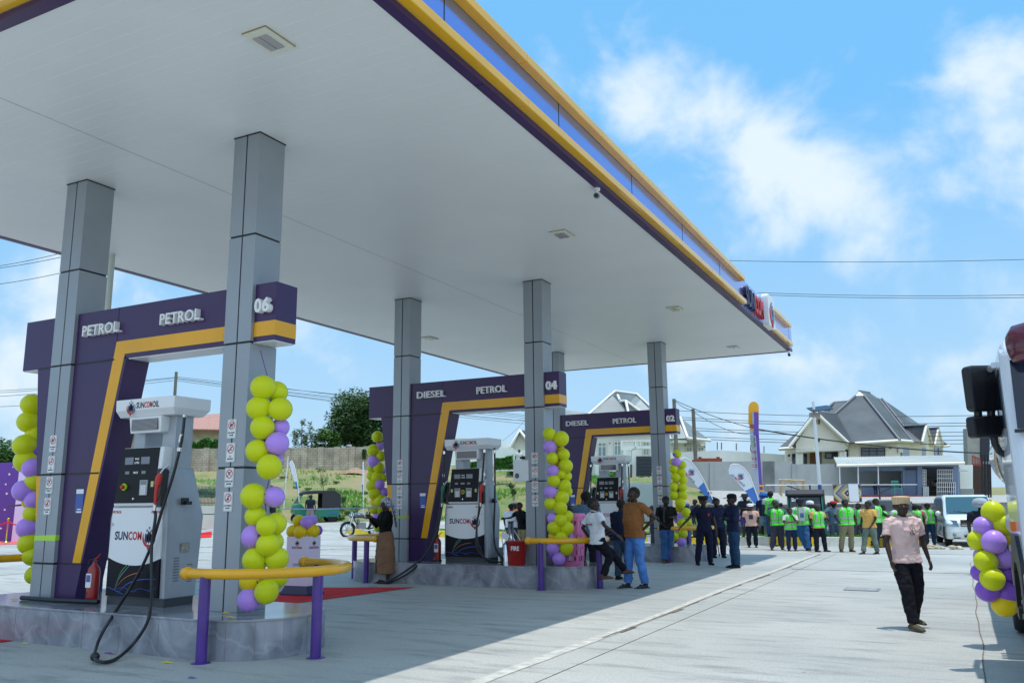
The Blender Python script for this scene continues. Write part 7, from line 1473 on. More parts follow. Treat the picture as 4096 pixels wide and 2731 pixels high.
mb = MB(); mb.tube([(X0 + .10, -.90, 2.76), (X0 + .13, -.98, 2.78), (X0 + .30, -1.04, 2.80), (X1, -1.04, 2.80)], [(.14, .05), (.16, .07), (.17, .08), (.17, .08)], 14, up=(0, 0, 1)); mb.build('sun_visor', mar, cab)
mb = MB(); mb.prism([(-.60, 2.14), (.30, 2.12), (.30, 2.60), (-.50, 2.62)], X0 - .006, X0 - .0, 0, 'yz'); mb.build('side_window', M('truck_glass', (0, 0, 0)), cab)
mb = MB(); mb.tube([(X0 - .004, -.62, 2.12), (X0 - .004, -.50, 2.63), (X0 - .004, .32, 2.62), (X0 - .004, .32, 2.10), (X0 - .004, -.62, 2.12)], .008, 6); mb.build('window_seal', tb, cab)
mb = MB(); mb.tube([(X0 - .02, .72, 1.9), (X0 - .05, .74, 2.0), (X0 - .05, .74, 2.3), (X0 - .02, .72, 2.4)], .014, 6); mb.tube([(X0 - .02, -.2, 2.72), (X0 - .05, .4, 2.74), (X0 - .04, .8, 2.66)], .03, 6); mb.build('grab_handle', tw, cab)
# mirrors in the air to the left of the cab corner
mu = lambda u, v, D: at(u, v, D) - O
def mirror_box(u0, v0, u1, v1, D, name, dep_=.16):
    a, b = at(u0, v1, D), at(u1, v0, D); w_ = (b - a).dot(rt); h_ = b.z - a.z; mb = MB(); mb.rbox(-w_ / 2, -dep_ / 2, 0, w_ / 2, dep_ / 2, h_, min(w_, h_) * .16, 4)
    o = mb.build(name, tb, t, bevel=.02); c = (a + b) / 2; o.location = Vector((c.x, c.y, a.z)) - O; o.rotation_euler = (0, -.03, YAW + .15); return o
DMm = 8.05
mirror_box(2225, 840, 2283, 945, DMm, 'main_mirror', .12); mirror_box(2228, 955, 2296, 1005, DMm, 'wide_angle_mirror', .12)
mb = MB(); mb.tube([mu(2278, 845, DMm), mu(2294, 843, DMm), mu(2304, 838, DMm - .0)], .022, 8); mb.tube([mu(2294, 836, DMm), mu(2318, 834, 8.2)], [.03, .035], 8); mb.tube([mu(2246, 942, DMm), mu(2247, 958, DMm)], .035, 8); mb.tube([mu(2276, 942, DMm), mu(2277, 958, DMm)], .035, 8)
mb.tube([mu(2282, 1000, DMm), mu(2286, 1020, DMm), mu(2295, 1036, DMm), mu(2308, 1045, 8.15), mu(2325, 1049, 8.3)], [.035, .032, .032, .03, .03], 8); mb.build('mirror_arm', tb, t)
mb = MB(); mb.tube([mu(2318, 1050, 8.25), mu(2326, 1062, 8.3), mu(2330, 1076, 8.35)], [.03, .045, .03], 8); mb.build('mirror_bracket', tb, t)
mb = MB(); mb.rbox(X0 - .02, -1.25, .38, X1, -.95, .95, .05, 3, 0, 'x'); mb.build('bumper', tw, t, bevel=.02)
mb = MB()
for i in range(6): mb.box(X0 + .02, -1.262, .45 + i * .07, X0 + .6, -1.255, .455 + i * .07)
for i in range(7): mb.box(X0 + .02 + i * .09, -1.262, .45, X0 + .025 + i * .09, -1.255, .80)
mb.build('lamp_guard', dark, t)
mb = MB(); mb.prism([(-.95, .62), (-.95, 1.02), (-.55, 1.22), (.15, 1.22), (.55, .95), (.55, .55), (.42, .55), (.30, .86), (.05, .98), (-.35, .98), (-.60, .86), (-.68, .55)], X0 - .03, X0 + .35, 0, 'yz'); mb.build('wheel_arch', tb, t)
mb = MB(); mb.box(X0 - .04, -.30, 1.25, X0, -.22, 1.33); mb.build('side_marker', M('marker_orange', (.8, .16, .01), .3), t)
mb = MB(); mb.box(X0 - .02, .5, .42, X0 + .3, .85, .52); mb.box(X0 - .02, .5, .72, X0 + .3, .85, .8); mb.build('step', tb, t)
for s, x in ((-1, X0 + .16), (1, 1.0)):
    for y in (-.15, 2.9, 5.5, 6.7):
        w_ = wheel(t, x, y, .50, .50, .3, spokes=0)
        mb = MB(); 
        for i in range(10): a = 2 * pi * i / 10; mb.tube([(s * .10, .21 * cos(a), .21 * sin(a)), (s * .17, .21 * cos(a), .21 * sin(a))], .025, 6)
        mb.build('wheel_nut', chrome, w_)
mb = MB(); mb.box(-.45, -.6, .72, -.2, 8.5, .95); mb.box(.4, -.6, .72, .65, 8.5, .95); mb.build('chassis', tb, t)
mb = MB(); n = 48; r0 = 1.02; zc = 2.24; mb.lathe([(.0001, 1.30), (.55, 1.34), (.88, 1.44), (1.04, 1.58), (1.06, 1.7), (1.06, 8.6), (1.02, 8.8), (.85, 9.0), (.0001, 9.1)], (0.0, 0, 0), n, axis='y'); tank = mb.build('tank', M('tank_white', (.70, .74, .78), .22, 0, .04, 1, coat=.6), t); tank.scale = (1, 1, .73); tank.location = (0, 0, zc)
mb = MB(); mb.lathe([(1.064, 2.2), (1.064, 4.6)], (0, 0, 0), 36, axis='y')
vs = [v for v in mb.v]; mb2 = MB()
def tp(th, y): return (-1.066 * cos(th), y, zc + 1.066 * .73 * sin(th))
for (pts, m) in (([(-.70, 8.4), (-.10, 5.0), (.10, 5.0), (-.45, 8.4)], 0), ([(-.25, 4.5), (.0, 2.0), (.25, 2.0), (-.05, 4.5)], 0)):
    N = 8; a, b, c, d = pts
    for i in range(N):
        u0, u1 = i / N, (i + 1) / N; L0 = (a[0] + (b[0] - a[0]) * u0, a[1] + (b[1] - a[1]) * u0); L1 = (a[0] + (b[0] - a[0]) * u1, a[1] + (b[1] - a[1]) * u1); R0 = (d[0] + (c[0] - d[0]) * u0, d[1] + (c[1] - d[1]) * u0); R1 = (d[0] + (c[0] - d[0]) * u1, d[1] + (c[1] - d[1]) * u1)
        mb2.add([tp(*L0), tp(*L1), tp(*R1), tp(*R0)], [(0, 1, 2, 3)], 0)
mb2.build('tank_stripe', M('stripe_ochre', (.50, .25, .05), .3), t)
mb = MB()
for y in (.95, 1.05, 1.15, 1.25): mb.tube([(X0 + .15 + .14 * cos(a), y, 1.28 + .12 * sin(a)) for a in [2 * pi * i / 16 for i in range(17)]], .035, 6, cap=False)
mb.tube([(X0 + .15, .9, 1.28), (X0 + .15, 1.6, 1.28)], .12, 12); mb.build('air_duct', M('duct_grey', (.45, .47, .47), .5), t)
mb = MB(); mb.box(X0 - .0, 1.6, .55, X0 + .5, 2.3, 1.05); mb.build('fuel_tank', steel, t)
# ---------------------------------------------------------------- people
SKIN = [M('skin_deep', (.040, .020, .013), .45, 0, .12, 12, spec=.4), M('skin_brown', (.075, .036, .020), .45, 0, .12, 12, spec=.4), M('skin_warm', (.12, .06, .035), .45, 0, .12, 12, spec=.4)]
hairm = M('hair_black', (.008, .007, .007), .8, 0, .3, 60, bump=.6, bs=120); eyew = M('eye_white', (.6, .58, .55), .3); eyeb = M('eye_dark', (.01, .008, .008), .2)
_cl = {}
def cloth(c, denim=False):
    n = 'cloth_%02x%02x%02x' % tuple(int(x * 255) for x in c) + ('d' if denim else '')
    if n not in _cl: _cl[n] = M(n, c, .85, 0, .22 if denim else .10, 7, bump=.5, bs=9, spec=.2)
    return _cl[n]
def vestm():
    m = M('vest_lime', (.10, .85, .06), .7); t = m.node_tree; b = t.nodes['Principled BSDF']; N = t.nodes.new; K = t.links.new
    tc = N('ShaderNodeTexCoord'); sp = N('ShaderNodeSeparateXYZ'); K(tc.outputs['Object'], sp.inputs[0])
    def mt(op, a, c):
        n = N('ShaderNodeMath'); n.operation = op
        for i, x in enumerate((a, c)):
            if isinstance(x, (int, float)): n.inputs[i].default_value = x
            else: K(x, n.inputs[i])
        return n.outputs[0]
    def band(v, c, w): return mt('LESS_THAN', mt('ABSOLUTE', mt('SUBTRACT', v, c), 0), w)
    bands = mt('MAXIMUM', band(sp.outputs[2], .985, .022), band(sp.outputs[2], 1.115, .022)); ax = mt('ABSOLUTE', sp.outputs[0], 0)
    v = mt('MULTIPLY', band(ax, .105, .020), mt('GREATER_THAN', sp.outputs[2], 1.13)); bands = mt('MAXIMUM', bands, v)
    x = N('ShaderNodeMixRGB'); K(bands, x.inputs[0]); x.inputs[1].default_value = (.10, .80, .05, 1); x.inputs[2].default_value = (.45, .47, .48, 1)
    z = N('ShaderNodeMixRGB'); fr = mt('MULTIPLY', mt('LESS_THAN', ax, .006), mt('LESS_THAN', sp.outputs[1], 0)); K(fr, z.inputs[0]); K(x.outputs[0], z.inputs[1]); z.inputs[2].default_value = (.02, .05, .02, 1)
    K(z.outputs[0], b.inputs['Base Color']); n = N('ShaderNodeTexNoise'); n.inputs['Scale'].default_value = 9; K(tc.outputs['Object'], n.inputs[0]); bp = N('ShaderNodeBump'); bp.inputs['Strength'].default_value = .5; bp.inputs['Distance'].default_value = .03; K(n.outputs[0], bp.inputs['Height']); K(bp.outputs[0], b.inputs['Normal']); return m
VEST = vestm()
QUEUE = []
FOLD = bpy.data.textures.new('folds', 'CLOUDS'); FOLD.noise_scale = .13; FOLD.noise_depth = 1
FOLD2 = bpy.data.textures.new('creases', 'CLOUDS'); FOLD2.noise_scale = .045; FOLD2.noise_depth = 1
def remesh(mb, name, mat, parent, vox, sm=3):
    o = mb.build(name, mat, parent, True); m = o.modifiers.new('r', 'REMESH'); m.mode = 'VOXEL'; m.voxel_size = vox; m.use_smooth_shade = True
    s = o.modifiers.new('s', 'SMOOTH'); s.factor = .5; s.iterations = sm; QUEUE.append(o)
    if name in ('shirt', 'trousers', 'vest', 'skirt', 'shorts'):
        for tx, st in ((FOLD, .030), (FOLD2, .014)): d = o.modifiers.new('f', 'DISPLACE'); d.texture = tx; d.strength = st; d.mid_level = .5; d.texture_coords = 'LOCAL'
    return o
def flush():
    dg = bpy.context.evaluated_depsgraph_get(); dg.update(); new = []
    for o in QUEUE: new.append(bpy.data.meshes.new_from_object(o.evaluated_get(dg)))
    for o, me in zip(QUEUE, new):
        o.modifiers.clear(); o.data = me; me.name = o.name
        for p in me.polygons: p.use_smooth = True
ARM = {'hang': ((.235, .02, 1.14), (.245, -.06, .90)), 'hang2': ((.25, .05, 1.15), (.27, .0, .91)), 'hip': ((.40, .10, 1.20), (.20, -.02, 1.02)), 'fwd': ((.22, -.06, 1.15), (.13, -.27, 1.14)), 'phone': ((.20, -.13, 1.16), (.055, -.31, 1.33)), 'cross': ((.25, -.09, 1.15), (-.08, -.19, 1.17)),
       'chin': ((.17, -.19, 1.13), (.03, -.15, 1.42)), 'point': ((.42, -.05, 1.36), (.66, -.08, 1.33)), 'out': ((.43, .02, 1.30), (.66, .0, 1.38)), 'pocket': ((.28, .07, 1.15), (.20, -.02, .95)), 'rest': ((.30, -.02, 1.16), (.42, -.10, .96)), 'reach': ((.24, -.20, 1.24), (.20, -.46, 1.22)), 'cam': ((.22, -.08, 1.15), (.05, -.26, 1.18)), 'back': ((.26, .14, 1.16), (.08, .17, .98)), 'low': ((.22, -.03, 1.14), (.16, -.16, .93))}
LEG = {'stand': ((.10, -.015, .49), (.11, .015, .085), 0), 'wide': ((.15, -.015, .49), (.20, .015, .085), 12), 'fwd': ((.10, -.13, .50), (.10, -.24, .09), 0), 'aft': ((.10, .03, .50), (.09, .30, .14), 0), 'cross': ((.04, -.06, .49), (-.08, -.10, .085), 0), 'bent': ((.13, -.20, .56), (.12, -.02, .13), 0), 'close': ((.085, -.01, .49), (.07, .01, .085), 6)}
def person(lab, u, vf, vh, face=0, D=None, z0=0, armL='hang', armR='hang', legL='stand', legR='stand', top=(.5, .5, .5), sleeve='short', bottom=(.03, .03, .05), vest=False, denim=False, hat=None, hatc=(.02, .02, .03), shoes=(.02, .02, .02), bare=False, skin=0, head=0, nod=0, lean=(0, 0), belly=0.01, shorts=False, skirt=False, detail=0, hair=1, grp=None, Hs=None, pos=None, cuff=None, build_=1.07, kneeb=0):
    if pos is None: pos = gnd(u, vf, z0) if D is None else at(u, vf or max(vh + 50, 1100 if D < 60 else 0), D)
    pos = Vector(pos); Dd = dep(pos); z0 = z0 if D is None else (z0 if z0 else terrain(pos.x, pos.y) if D > 36 else 0)
    H_ = Hs or at(u, vh, Dd).z - z0; s = H_ / 1.735; t = thing('person', lab, 'person', (pos.x, pos.y, z0), YAW + radians(face), grp); t.scale = (s * (1.10 if detail else 1.27), s * 1.08, s)
    vox = .0085 if detail else .0135; sk = SKIN[skin]; lx, ly = lean
    def Ln(p): p = Vector(p); f = max(0, p.z - .93); return Vector((p.x + lx * f, p.y + ly * f, p.z - .25 * (lx * lx + ly * ly) * f))
    rings = [(.84, .14, .105), (.93, .165, .115), (1.06, .14 + belly * .4, .098 + belly * .5), (1.16, .148 + belly * .4, .104 + belly), (1.28, .168, .115 + belly * .3), (1.37, .175, .108), (1.43, .13, .082), (1.475, .062, .062)]
    def torso(mb, e, zlo, zhi, flare=0, ex=None):
        R_ = [r for r in rings if zlo < r[0] < zhi]; R_ = [(zlo, R_[0][1] + flare, R_[0][2] + flare)] + R_ + ([(zhi, R_[-1][1] * .96, R_[-1][2] * .96)] if zhi < 1.47 else [])
        mb.tube([Ln((0, -belly * (.5 if 1.0 < z < 1.3 else .1), z)) for z, _, _ in R_], [((rx + e) * build_, ry + e) for z, rx, ry in R_], 22, up=(1, 0, 0))
    armp = []
    for sgn, a in ((-1, armL), (1, armR)):
        e_, w_ = ARM[a] if isinstance(a, str) else a; armp.append([Ln((sgn * .165 * build_, 0, 1.405)), Ln((sgn * e_[0], e_[1], e_[2])), Ln((sgn * w_[0], w_[1], w_[2]))])
    legp = []
    for sgn, a in ((-1, legL), (1, legR)):
        kn, an, tw = LEG[a] if isinstance(a, str) else a; legp.append(([Vector((sgn * .085, 0, .90)), Vector((sgn * kn[0], kn[1], kn[2])), Vector((sgn * an[0], an[1], an[2]))], radians(tw) * sgn))
    hc = Ln((0, -.012, 1.60)); HM = Matrix.Translation(hc) @ Matrix.Rotation(radians(head), 4, 'Z') @ Matrix.Rotation(radians(nod), 4, 'X') @ Matrix.Scale(1.06, 4)
    # body, one continuous surface
    mb = MB(); torso(mb, -.012, .84, 1.475)
    mb.tube([Ln((0, .005, 1.42)), Ln((0, .0, 1.50)), hc + Vector((0, .01, -.03))], [.060, .052, .050], 14)
    for p in armp:
        mb.tube([p[0] - Vector((p[0].x * .25, 0, 0)), p[0], p[0].lerp(p[1], .4), p[1], p[1].lerp(p[2], .3), p[2]], [.050, .050, .043, .034, .034, .023], 12); mb.ball(p[1], .034, 10)
    for i, p in enumerate(armp):
        d = (p[2] - p[1]).normalized(); sg_ = -1 if i == 0 else 1
        inn = Vector((-sg_, 0, 0)); inn = (inn - d * inn.dot(d)); inn = inn.normalized() if inn.length > .2 else Vector((0, -1, 0)); fr = d.cross(inn) * sg_; th = Vector((0, -1, 0)); th = th - d * th.dot(d); th = th.normalized() if th.length > .2 else Vector((0, 0, 1)); nrm = d.cross(th).normalized()
        if nrm.dot(inn) < 0: nrm = -nrm
        mb.tube([p[2], p[2] + d * .045, p[2] + d * .085], [(.024, .016), (.038, .015), (.036, .013)], 10, up=th)
        for j, (o_, l_) in enumerate(((.028, .070), (.010, .078), (-.009, .072), (-.026, .058))):
            b = p[2] + d * .078 + th * o_; mb.tube([b, b + d * l_ * .45 + nrm * .006, b + d * l_ * .8 + nrm * .022, b + d * l_ * .95 + nrm * .035], [.0095, .009, .008, .007], 7)
        b = p[2] + d * .025 + th * .022; mb.tube([b, b + d * .03 + th * .028 + nrm * .01, b + d * .062 + th * .032 + nrm * .02], [.012, .011, .008], 7)
    for p, tw in legp:
        mb.tube([p[0], p[0].lerp(p[1], .4), p[1], p[1].lerp(p[2], .35), p[2]], [.078, .070, .050, .050, .034], 12)
        fd = Vector((sin(tw), -cos(tw), 0)); a = p[2]; drop = a.z - .045; mb.tube([a + Vector((0, .02, -.015)), a - fd * .035 + Vector((0, 0, -.045)), a + fd * .06 + Vector((0, 0, -.05)), a + fd * .16 + Vector((0, 0, -.065))], [(.033, .033), (.036, .035), (.042, .028), (.036, .014)], 10, up=(1, 0, 0))
    mb.T = HM
    mb.ball((0, .012, .02), .1, 18, sc=(.80, .97, 1.0)); mb.ball((0, -.022, -.045), .07, 14, sc=(.86, .90, 1.05)); mb.ball((0, -.068, -.088), .026, 10, sc=(1.0, .8, .7))
    mb.tube([(0, -.086, .018), (0, -.104, -.012), (0, -.100, -.026)], [(.009, .010), (.017, .014), (.019, .010)], 8, up=(1, 0, 0)); mb.ball((0, -.086, -.054), .022, 10, sc=(1.05, .5, .36)); mb.ball((0, -.083, -.066), .020, 10, sc=(1.0, .5, .40))
    mb.tube([(-.045, -.070, .034), (0, -.084, .030), (.045, -.070, .034)], .010, 6)
    for sg_ in (-1, 1): mb.ball((sg_ * .078, .012, -.008), .026, 8, sc=(.35, .7, 1.1)); mb.ball((sg_ * .045, -.062, -.020), .024, 8, sc=(1, .7, .8))
    mb.T = Matrix(); remesh(mb, 'body', sk, t, vox, 2 if detail else 1)
    if abs(((face + head + 180) % 360) - 180) < 100:
        for sg_ in (-1, 1):
            mb = MB(); mb.T = HM; mb.ball((sg_ * .031, -.0775, .008), .0085, 8, sc=(1.3, .6, .55)); e_ = mb.build('eye', eyew, t); mb = MB(); mb.T = HM; mb.ball((sg_ * .031, -.0835, .008), .0055, 8, sc=(1, .5, 1)); mb.build('iris', eyeb, e_)
    # hair
    if hair and hat not in ('scarf',):
        mb = MB(); mb.T = HM; tmp = MB(); tmp.ball((0, .018, .028), .104, 22, sc=(.84 + .03 * (hair > 1), .98, 1.0 + .08 * (hair > 1)), rings=16); keep = []
        for f in tmp.f:
            c = sum((Vector(tmp.v[i]) for i in f), Vector()) / len(f)
            if c.z > .075 - .0 * c.y - max(0, (c.y + .03)) * 1.3 or (c.y > .05 and c.z > -.05): keep.append(f)
        mb.add([tuple(Vector(v) * (1 + .03 * noise.noise(Vector(v) * 60))) for v in tmp.v], keep, 0, True); mb.build('hair', hairm, t)
    # clothes
    tm = cloth(top); mb = MB(); torso(mb, .014, .86 if not skirt else .98, 1.46, .012)
    cut = {'none': .02, 'short': .62, 'long': 1.9}[sleeve]
    for p in armp:
        P_ = [p[0] - Vector((p[0].x * .3, 0, 0)), p[0] + Vector((0, 0, -.004))]; R_ = [.068, .071]
        if sleeve == 'short': P_.append(p[0].lerp(p[1], .70)); R_.append(.063)
        if sleeve == 'long': P_ += [p[0].lerp(p[1], .5), p[1], p[1].lerp(p[2], .5), p[2]]; R_ += [.062, .052, .046, .038]
        if sleeve != 'none': mb.tube(P_, R_, 12)
    sh = remesh(mb, 'shirt', tm, t, vox)
    if detail and sleeve != 'none' and not vest:
        mb = MB(); mb.tube([Ln((.055 * cos(a), .01 + .05 * sin(a), 1.478 + .016 * sin(a))) for a in [-pi / 2 + .25 + (2 * pi - .5) * i / 16 for i in range(17)]], (.012), 6, flat=.6); mb.build('collar', tm, t)
    if vest:
        mb = MB(); torso(mb, .030, .885, 1.448, .014); mb.tube([Ln((-.135, 0, 1.425)), Ln((-.08, 0, 1.45)), Ln((.08, 0, 1.45)), Ln((.135, 0, 1.425))], [(.085, .03)] * 4, 10, up=(0, 1, 0)); remesh(mb, 'vest', VEST, t, vox)
        if abs(((face + 180) % 360) - 180) > 110:
            mb = MB(); mb.T = Matrix.Translation(Ln((0, .172, 1.2))) @ Matrix.Rotation(pi, 4, 'Z'); word(mb, 'SUNCOMOIL', -.10, -.005, .10, .03, 0, .004, .02, 0, 0); emblem(mb, 0, .075, .07, 0, 0, 0, 0, .004); mb.build('vest_print', M('vest_ink', (.01, .10, .03), .6), t)
    bmn = cloth(bottom, denim)
    if skirt:
        mb = MB(); mb.tube([(0, 0, 1.06), (0, 0, .93), (0, .0, .70), (0, .0, .45), (0, .0, .20)], [(.150, .115), (.195, .150), (.22, .175), (.235, .185), (.25, .20)], 26, up=(1, 0, 0)); remesh(mb, 'skirt', bmn, t, vox)
        mb = MB(); mb.box(.03, -.205, .20, .045, -.19, .48); mb.build('skirt_slit', dark, t)
    else:
        mb = MB(); mb.tube([(0, 0, 1.0), (0, 0, .93), (0, 0, .84), (0, 0, .79)], [(.160, .112), (.175, .122), (.17, .12), (.10, .09)], 20, up=(1, 0, 0))
        for p, tw in legp:
            if shorts: mb.tube([p[0] - Vector((0, 0, .02)), p[0].lerp(p[1], .5), p[1] + Vector((0, 0, -.02))], [.098, .095, .088], 14)
            else: mb.tube([p[0] - Vector((0, 0, .02)), p[0].lerp(p[1], .5), p[1], p[1].lerp(p[2], .5), p[2] + Vector((0, .0, .0))], [.100, .094, .078, .072, .064], 14)
        remesh(mb, 'shorts' if shorts else 'trousers', bmn, t, vox)
        if cuff: pass
    for p, tw in legp:
        fd = Vector((sin(tw), -cos(tw), 0)); a = p[2]; mb = MB()
        if bare: mb.tube([a - fd * .07 + Vector((0, 0, -.078)), a + fd * .05 + Vector((0, 0, -.078)), a + fd * .20 + Vector((0, 0, -.078))], [(.040, .010), (.046, .010), (.038, .009)], 12, up=(1, 0, 0)); mb.tube([a + fd * .08 + Vector((-.045, 0, -.07)), a + fd * .10 + Vector((0, 0, -.02)), a + fd * .08 + Vector((.045, 0, -.07))], .010, 6, flat=1.6); nm = 'sandal'
        else:
            mb.tube([a + Vector((0, .01, .03)), a + Vector((0, .005, -.02)), a - fd * .045 + Vector((0, 0, -.045)), a + fd * .06 + Vector((0, 0, -.045)), a + fd * .15 + Vector((0, 0, -.055)), a + fd * .205 + Vector((0, 0, -.068))], [(.043, .043), (.042, .046), (.045, .044), (.050, .038), (.045, .028), (.026, .014)], 12, up=(1, 0, 0)); nm = 'shoe'
        mb.build(nm, cloth(shoes), t, True)
    hm_ = cloth(hatc)
    if hat:
        mb = MB(); mb.T = HM
        if hat == 'cap': mb.lathe([(.104, .045), (.107, .08), (.098, .12), (.06, .145), (.0001, .152)], (0, .008, 0), 20); mb.tube([(0, -.08, .055), (0, -.13, .05), (0, -.175, .04)], [(.075, .008), (.07, .007), (.045, .005)], 14, up=(1, 0, 0))
        if hat == 'kofia': mb.lathe([(.094, .030), (.096, .05), (.102, .115), (.100, .128), (.07, .135), (.0001, .138)], (0, .01, 0), 28); 
        if hat == 'beanie': mb.lathe([(.106, .02), (.108, .06), (.095, .115), (.05, .14), (.0001, .145)], (0, .012, 0), 20)
        if hat == 'fez': mb.lathe([(.104, .04), (.102, .12), (.096, .128), (.0001, .13)], (0, .01, 0), 20)
        if hat == 'bucket': mb.lathe([(.16, .01), (.155, .02), (.108, .06), (.105, .12), (.07, .14), (.0001, .142)], (0, .008, 0), 20)
        if hat == 'beret': mb.lathe([(.100, .045), (.112, .07), (.120, .12), (.105, .15), (.0001, .15)], (0, .0, 0), 20); mb.tube([(0, -.09, .055), (0, -.13, .045)], [(.07, .008), (.055, .006)], 12, up=(1, 0, 0))
        if hat == 'helmet': mb.lathe([(.115, -.05), (.135, .0), (.135, .07), (.10, .13), (.05, .155), (.0001, .16)], (0, .012, 0), 22); mb.tube([(0, -.10, .045), (0, -.17, .04)], [(.10, .008), (.07, .006)], 12, up=(1, 0, 0))
        if hat == 'scarf':
            mb.ball((0, .022, .025), .112, 20, sc=(.86, .98, 1.03)); mb.v = [v for v in mb.v]
            k2 = []
            for f in mb.f:
                c = HM.inverted() @ (sum((Vector(mb.v[i]) for i in f), Vector()) / len(f))
                if not (c.y < -.045 and c.z < .065): k2.append(f)
            mb.mi = [0] * len(k2); mb.sm = [True] * len(k2); mb.f = k2
            mb.tube([(0, .09, .0), (0.01, .13, -.08), (.01, .13, -.25), (.0, .12, -.48)], [(.05, .03), (.045, .03), (.06, .02), (.07, .012)], 10, up=(1, 0, 0))
        mb.build({'cap': 'cap', 'kofia': 'embroidered_cap', 'beanie': 'skull_cap', 'fez': 'round_cap', 'bucket': 'bucket_hat', 'beret': 'peaked_cap', 'helmet': 'helmet', 'scarf': 'head_scarf'}[hat], hatpat if hat in ('kofia', 'scarf') and hatc[0] > .3 else hm_, t)
    return t
def patm(name, a, b, sc):
    m = M(name, a, .9); t = m.node_tree; n = t.nodes.new('ShaderNodeTexVoronoi'); n.inputs['Scale'].default_value = sc; n.feature = 'DISTANCE_TO_EDGE'; tcn = t.nodes.new('ShaderNodeTexCoord'); t.links.new(tcn.outputs['Object'], n.inputs[0])
    q = t.nodes.new('ShaderNodeMapRange'); t.links.new(n.outputs['Distance'], q.inputs[0]); q.inputs[1].default_value = .06; q.inputs[2].default_value = .09; x = t.nodes.new('ShaderNodeMixRGB'); t.links.new(q.outputs[0], x.inputs[0]); x.inputs[1].default_value = (*b, 1); x.inputs[2].default_value = (*a, 1); t.links.new(x.outputs[0], t.nodes['Principled BSDF'].inputs['Base Color']); return m
KOF = patm('kofia_embroidery', (.66, .50, .34), (.52, .34, .14), 45); SCF = patm('scarf_print', (.50, .54, .60), (.03, .05, .10), 16); hatpat = KOF
NV = (.010, .012, .035); W8 = (.70, .71, .76); LG_ = 'men waiting in lime safety vests'
# nearest figures
person('man walking towards us in a pale pink polo shirt, dark trousers and embroidered round cap', 2096, 1443, 1140, 4, armL=((.245, -.03, 1.14), (.255, -.12, .90)), armR=((.25, .04, 1.14), (.29, .0, .90)), legL=((.10, -.13, .50), (.09, -.20, .10), -4), legR=((.11, .0, .49), (.12, .18, .12), 10), top=(.72, .52, .50), bottom=(.008, .008, .014), hat='kofia', hatc=(.5, .4, .2), shoes=(.10, .09, .055), skin=0, head=-14, detail=1)
g_ = [o for o in bpy.data.objects if o.name == 'person'][0]
mb = MB(); mb.tube([(.0, -.150, 1.33), (.03, -.156, 1.28), (.06, -.152, 1.22)], .004, 5); mb.tube([(.05 + .018 * cos(a), -.156, 1.30 + .022 * sin(a)) for a in [2 * pi * i / 12 for i in range(13)]], .003, 4, cap=False); mb.tube([(.02 + .018 * cos(a), -.157, 1.25 + .022 * sin(a)) for a in [2 * pi * i / 12 for i in range(13)]], .003, 4, cap=False); o = mb.build('spectacles', dark); tag(o, 'dark spectacles hanging from the neck of the pink polo shirt', 'glasses'); o.location = g_.location; o.rotation_euler = g_.rotation_euler; o.scale = g_.scale
hatpat = SCF
wm_ = person('woman in black top, tan skirt and patterned headscarf filming with a phone beside island 04', 884, 1339, 1143, -62, armL='phone', armR='phone', legL='close', legR='stand', top=(.006, .006, .007), sleeve='long', bottom=(.22, .125, .075), skirt=True, hat='scarf', hatc=(.5, .5, .5), bare=True, shoes=(.01, .01, .01), skin=1, nod=12, detail=1, build_=.95)
ph = MB(); ph.rbox(-.038, -.006, -.075, .038, .006, .075, .012, 3); o = ph.build('phone', dark); sc_ = wm_.scale[2]; q = Vector((.0, -.43, 1.385)) * sc_; R_ = Matrix.Rotation(wm_.rotation_euler.z, 4, 'Z'); o.location = wm_.location + R_ @ q; o.rotation_euler = (-.2, 0, wm_.rotation_euler.z); tag(o, 'dark mobile phone held up by the woman in the tan skirt', 'phone')
person('heavy set man in brown tee shirt and blue jeans with hand on his hip', 1463, 1350, 1118, -60, armL=((.24, .06, 1.15), (.20, -.05, .93)), armR=((.36, .13, 1.20), (.19, .02, 1.00)), legL=((.10, -.06, .50), (.11, -.10, .09), 0), legR=((.10, .0, .49), (.11, .08, .09), 0), top=(.26, .105, .035), bottom=(.075, .20, .52), denim=True, bare=True, shoes=(.02, .06, .10), skin=0, head=0, belly=.05, detail=1, build_=1.12)
person('man in navy shirt raising a phone in front of the farthest dispenser', 1432, 1331, 1146, 150, armL=((.30, -.16, 1.2), (.22, -.22, 1.46)), armR='fwd', top=(.012, .018, .045), sleeve='long', bottom=(.05, .09, .15), denim=True, skin=0, nod=10, detail=1)
# woman seated on the rail
w2 = person('woman in white polo shirt with printed back sitting on the yellow rail of island 04', 1376, 0, 0, 118, pos=(-5.84, 14.5, .09), Hs=1.62, armL=((.34, .05, 1.22), (.48, -.08, 1.05)), armR=((.28, .10, 1.16), (.30, -.04, .95)), legL=((.12, -.16, .62), (.10, -.02, .30), 0), legR=((.12, -.34, .70), (.10, -.62, .36), 0), top=W8, bottom=(.008, .008, .012), shoes=(.12, .07, .05), skin=0, head=-55, lean=(0, .12), detail=1, build_=.95)
mb = MB(); mb.T = Matrix.Translation((0, .175, 1.22)) @ Matrix.Rotation(pi, 4, 'Z'); logo(mb, -.10, 0, .10, .028, 0, d=.003); mb.build('shirt_print', [navy, redp], w2)
person('man in light blue shirt leaning behind the pink basket', 1347, 0, 1128, 150, D=18.6, armL='hang', armR='fwd', top=(.12, .22, .32), bottom=(.02, .02, .03), skin=0, nod=12)
person('man in dark shirt mostly hidden behind the gantry 04 balloon string', 1308, 0, 1158, 170, D=19.4, top=(.02, .025, .04), bottom=(.02, .02, .03), hair=0, nod=25)
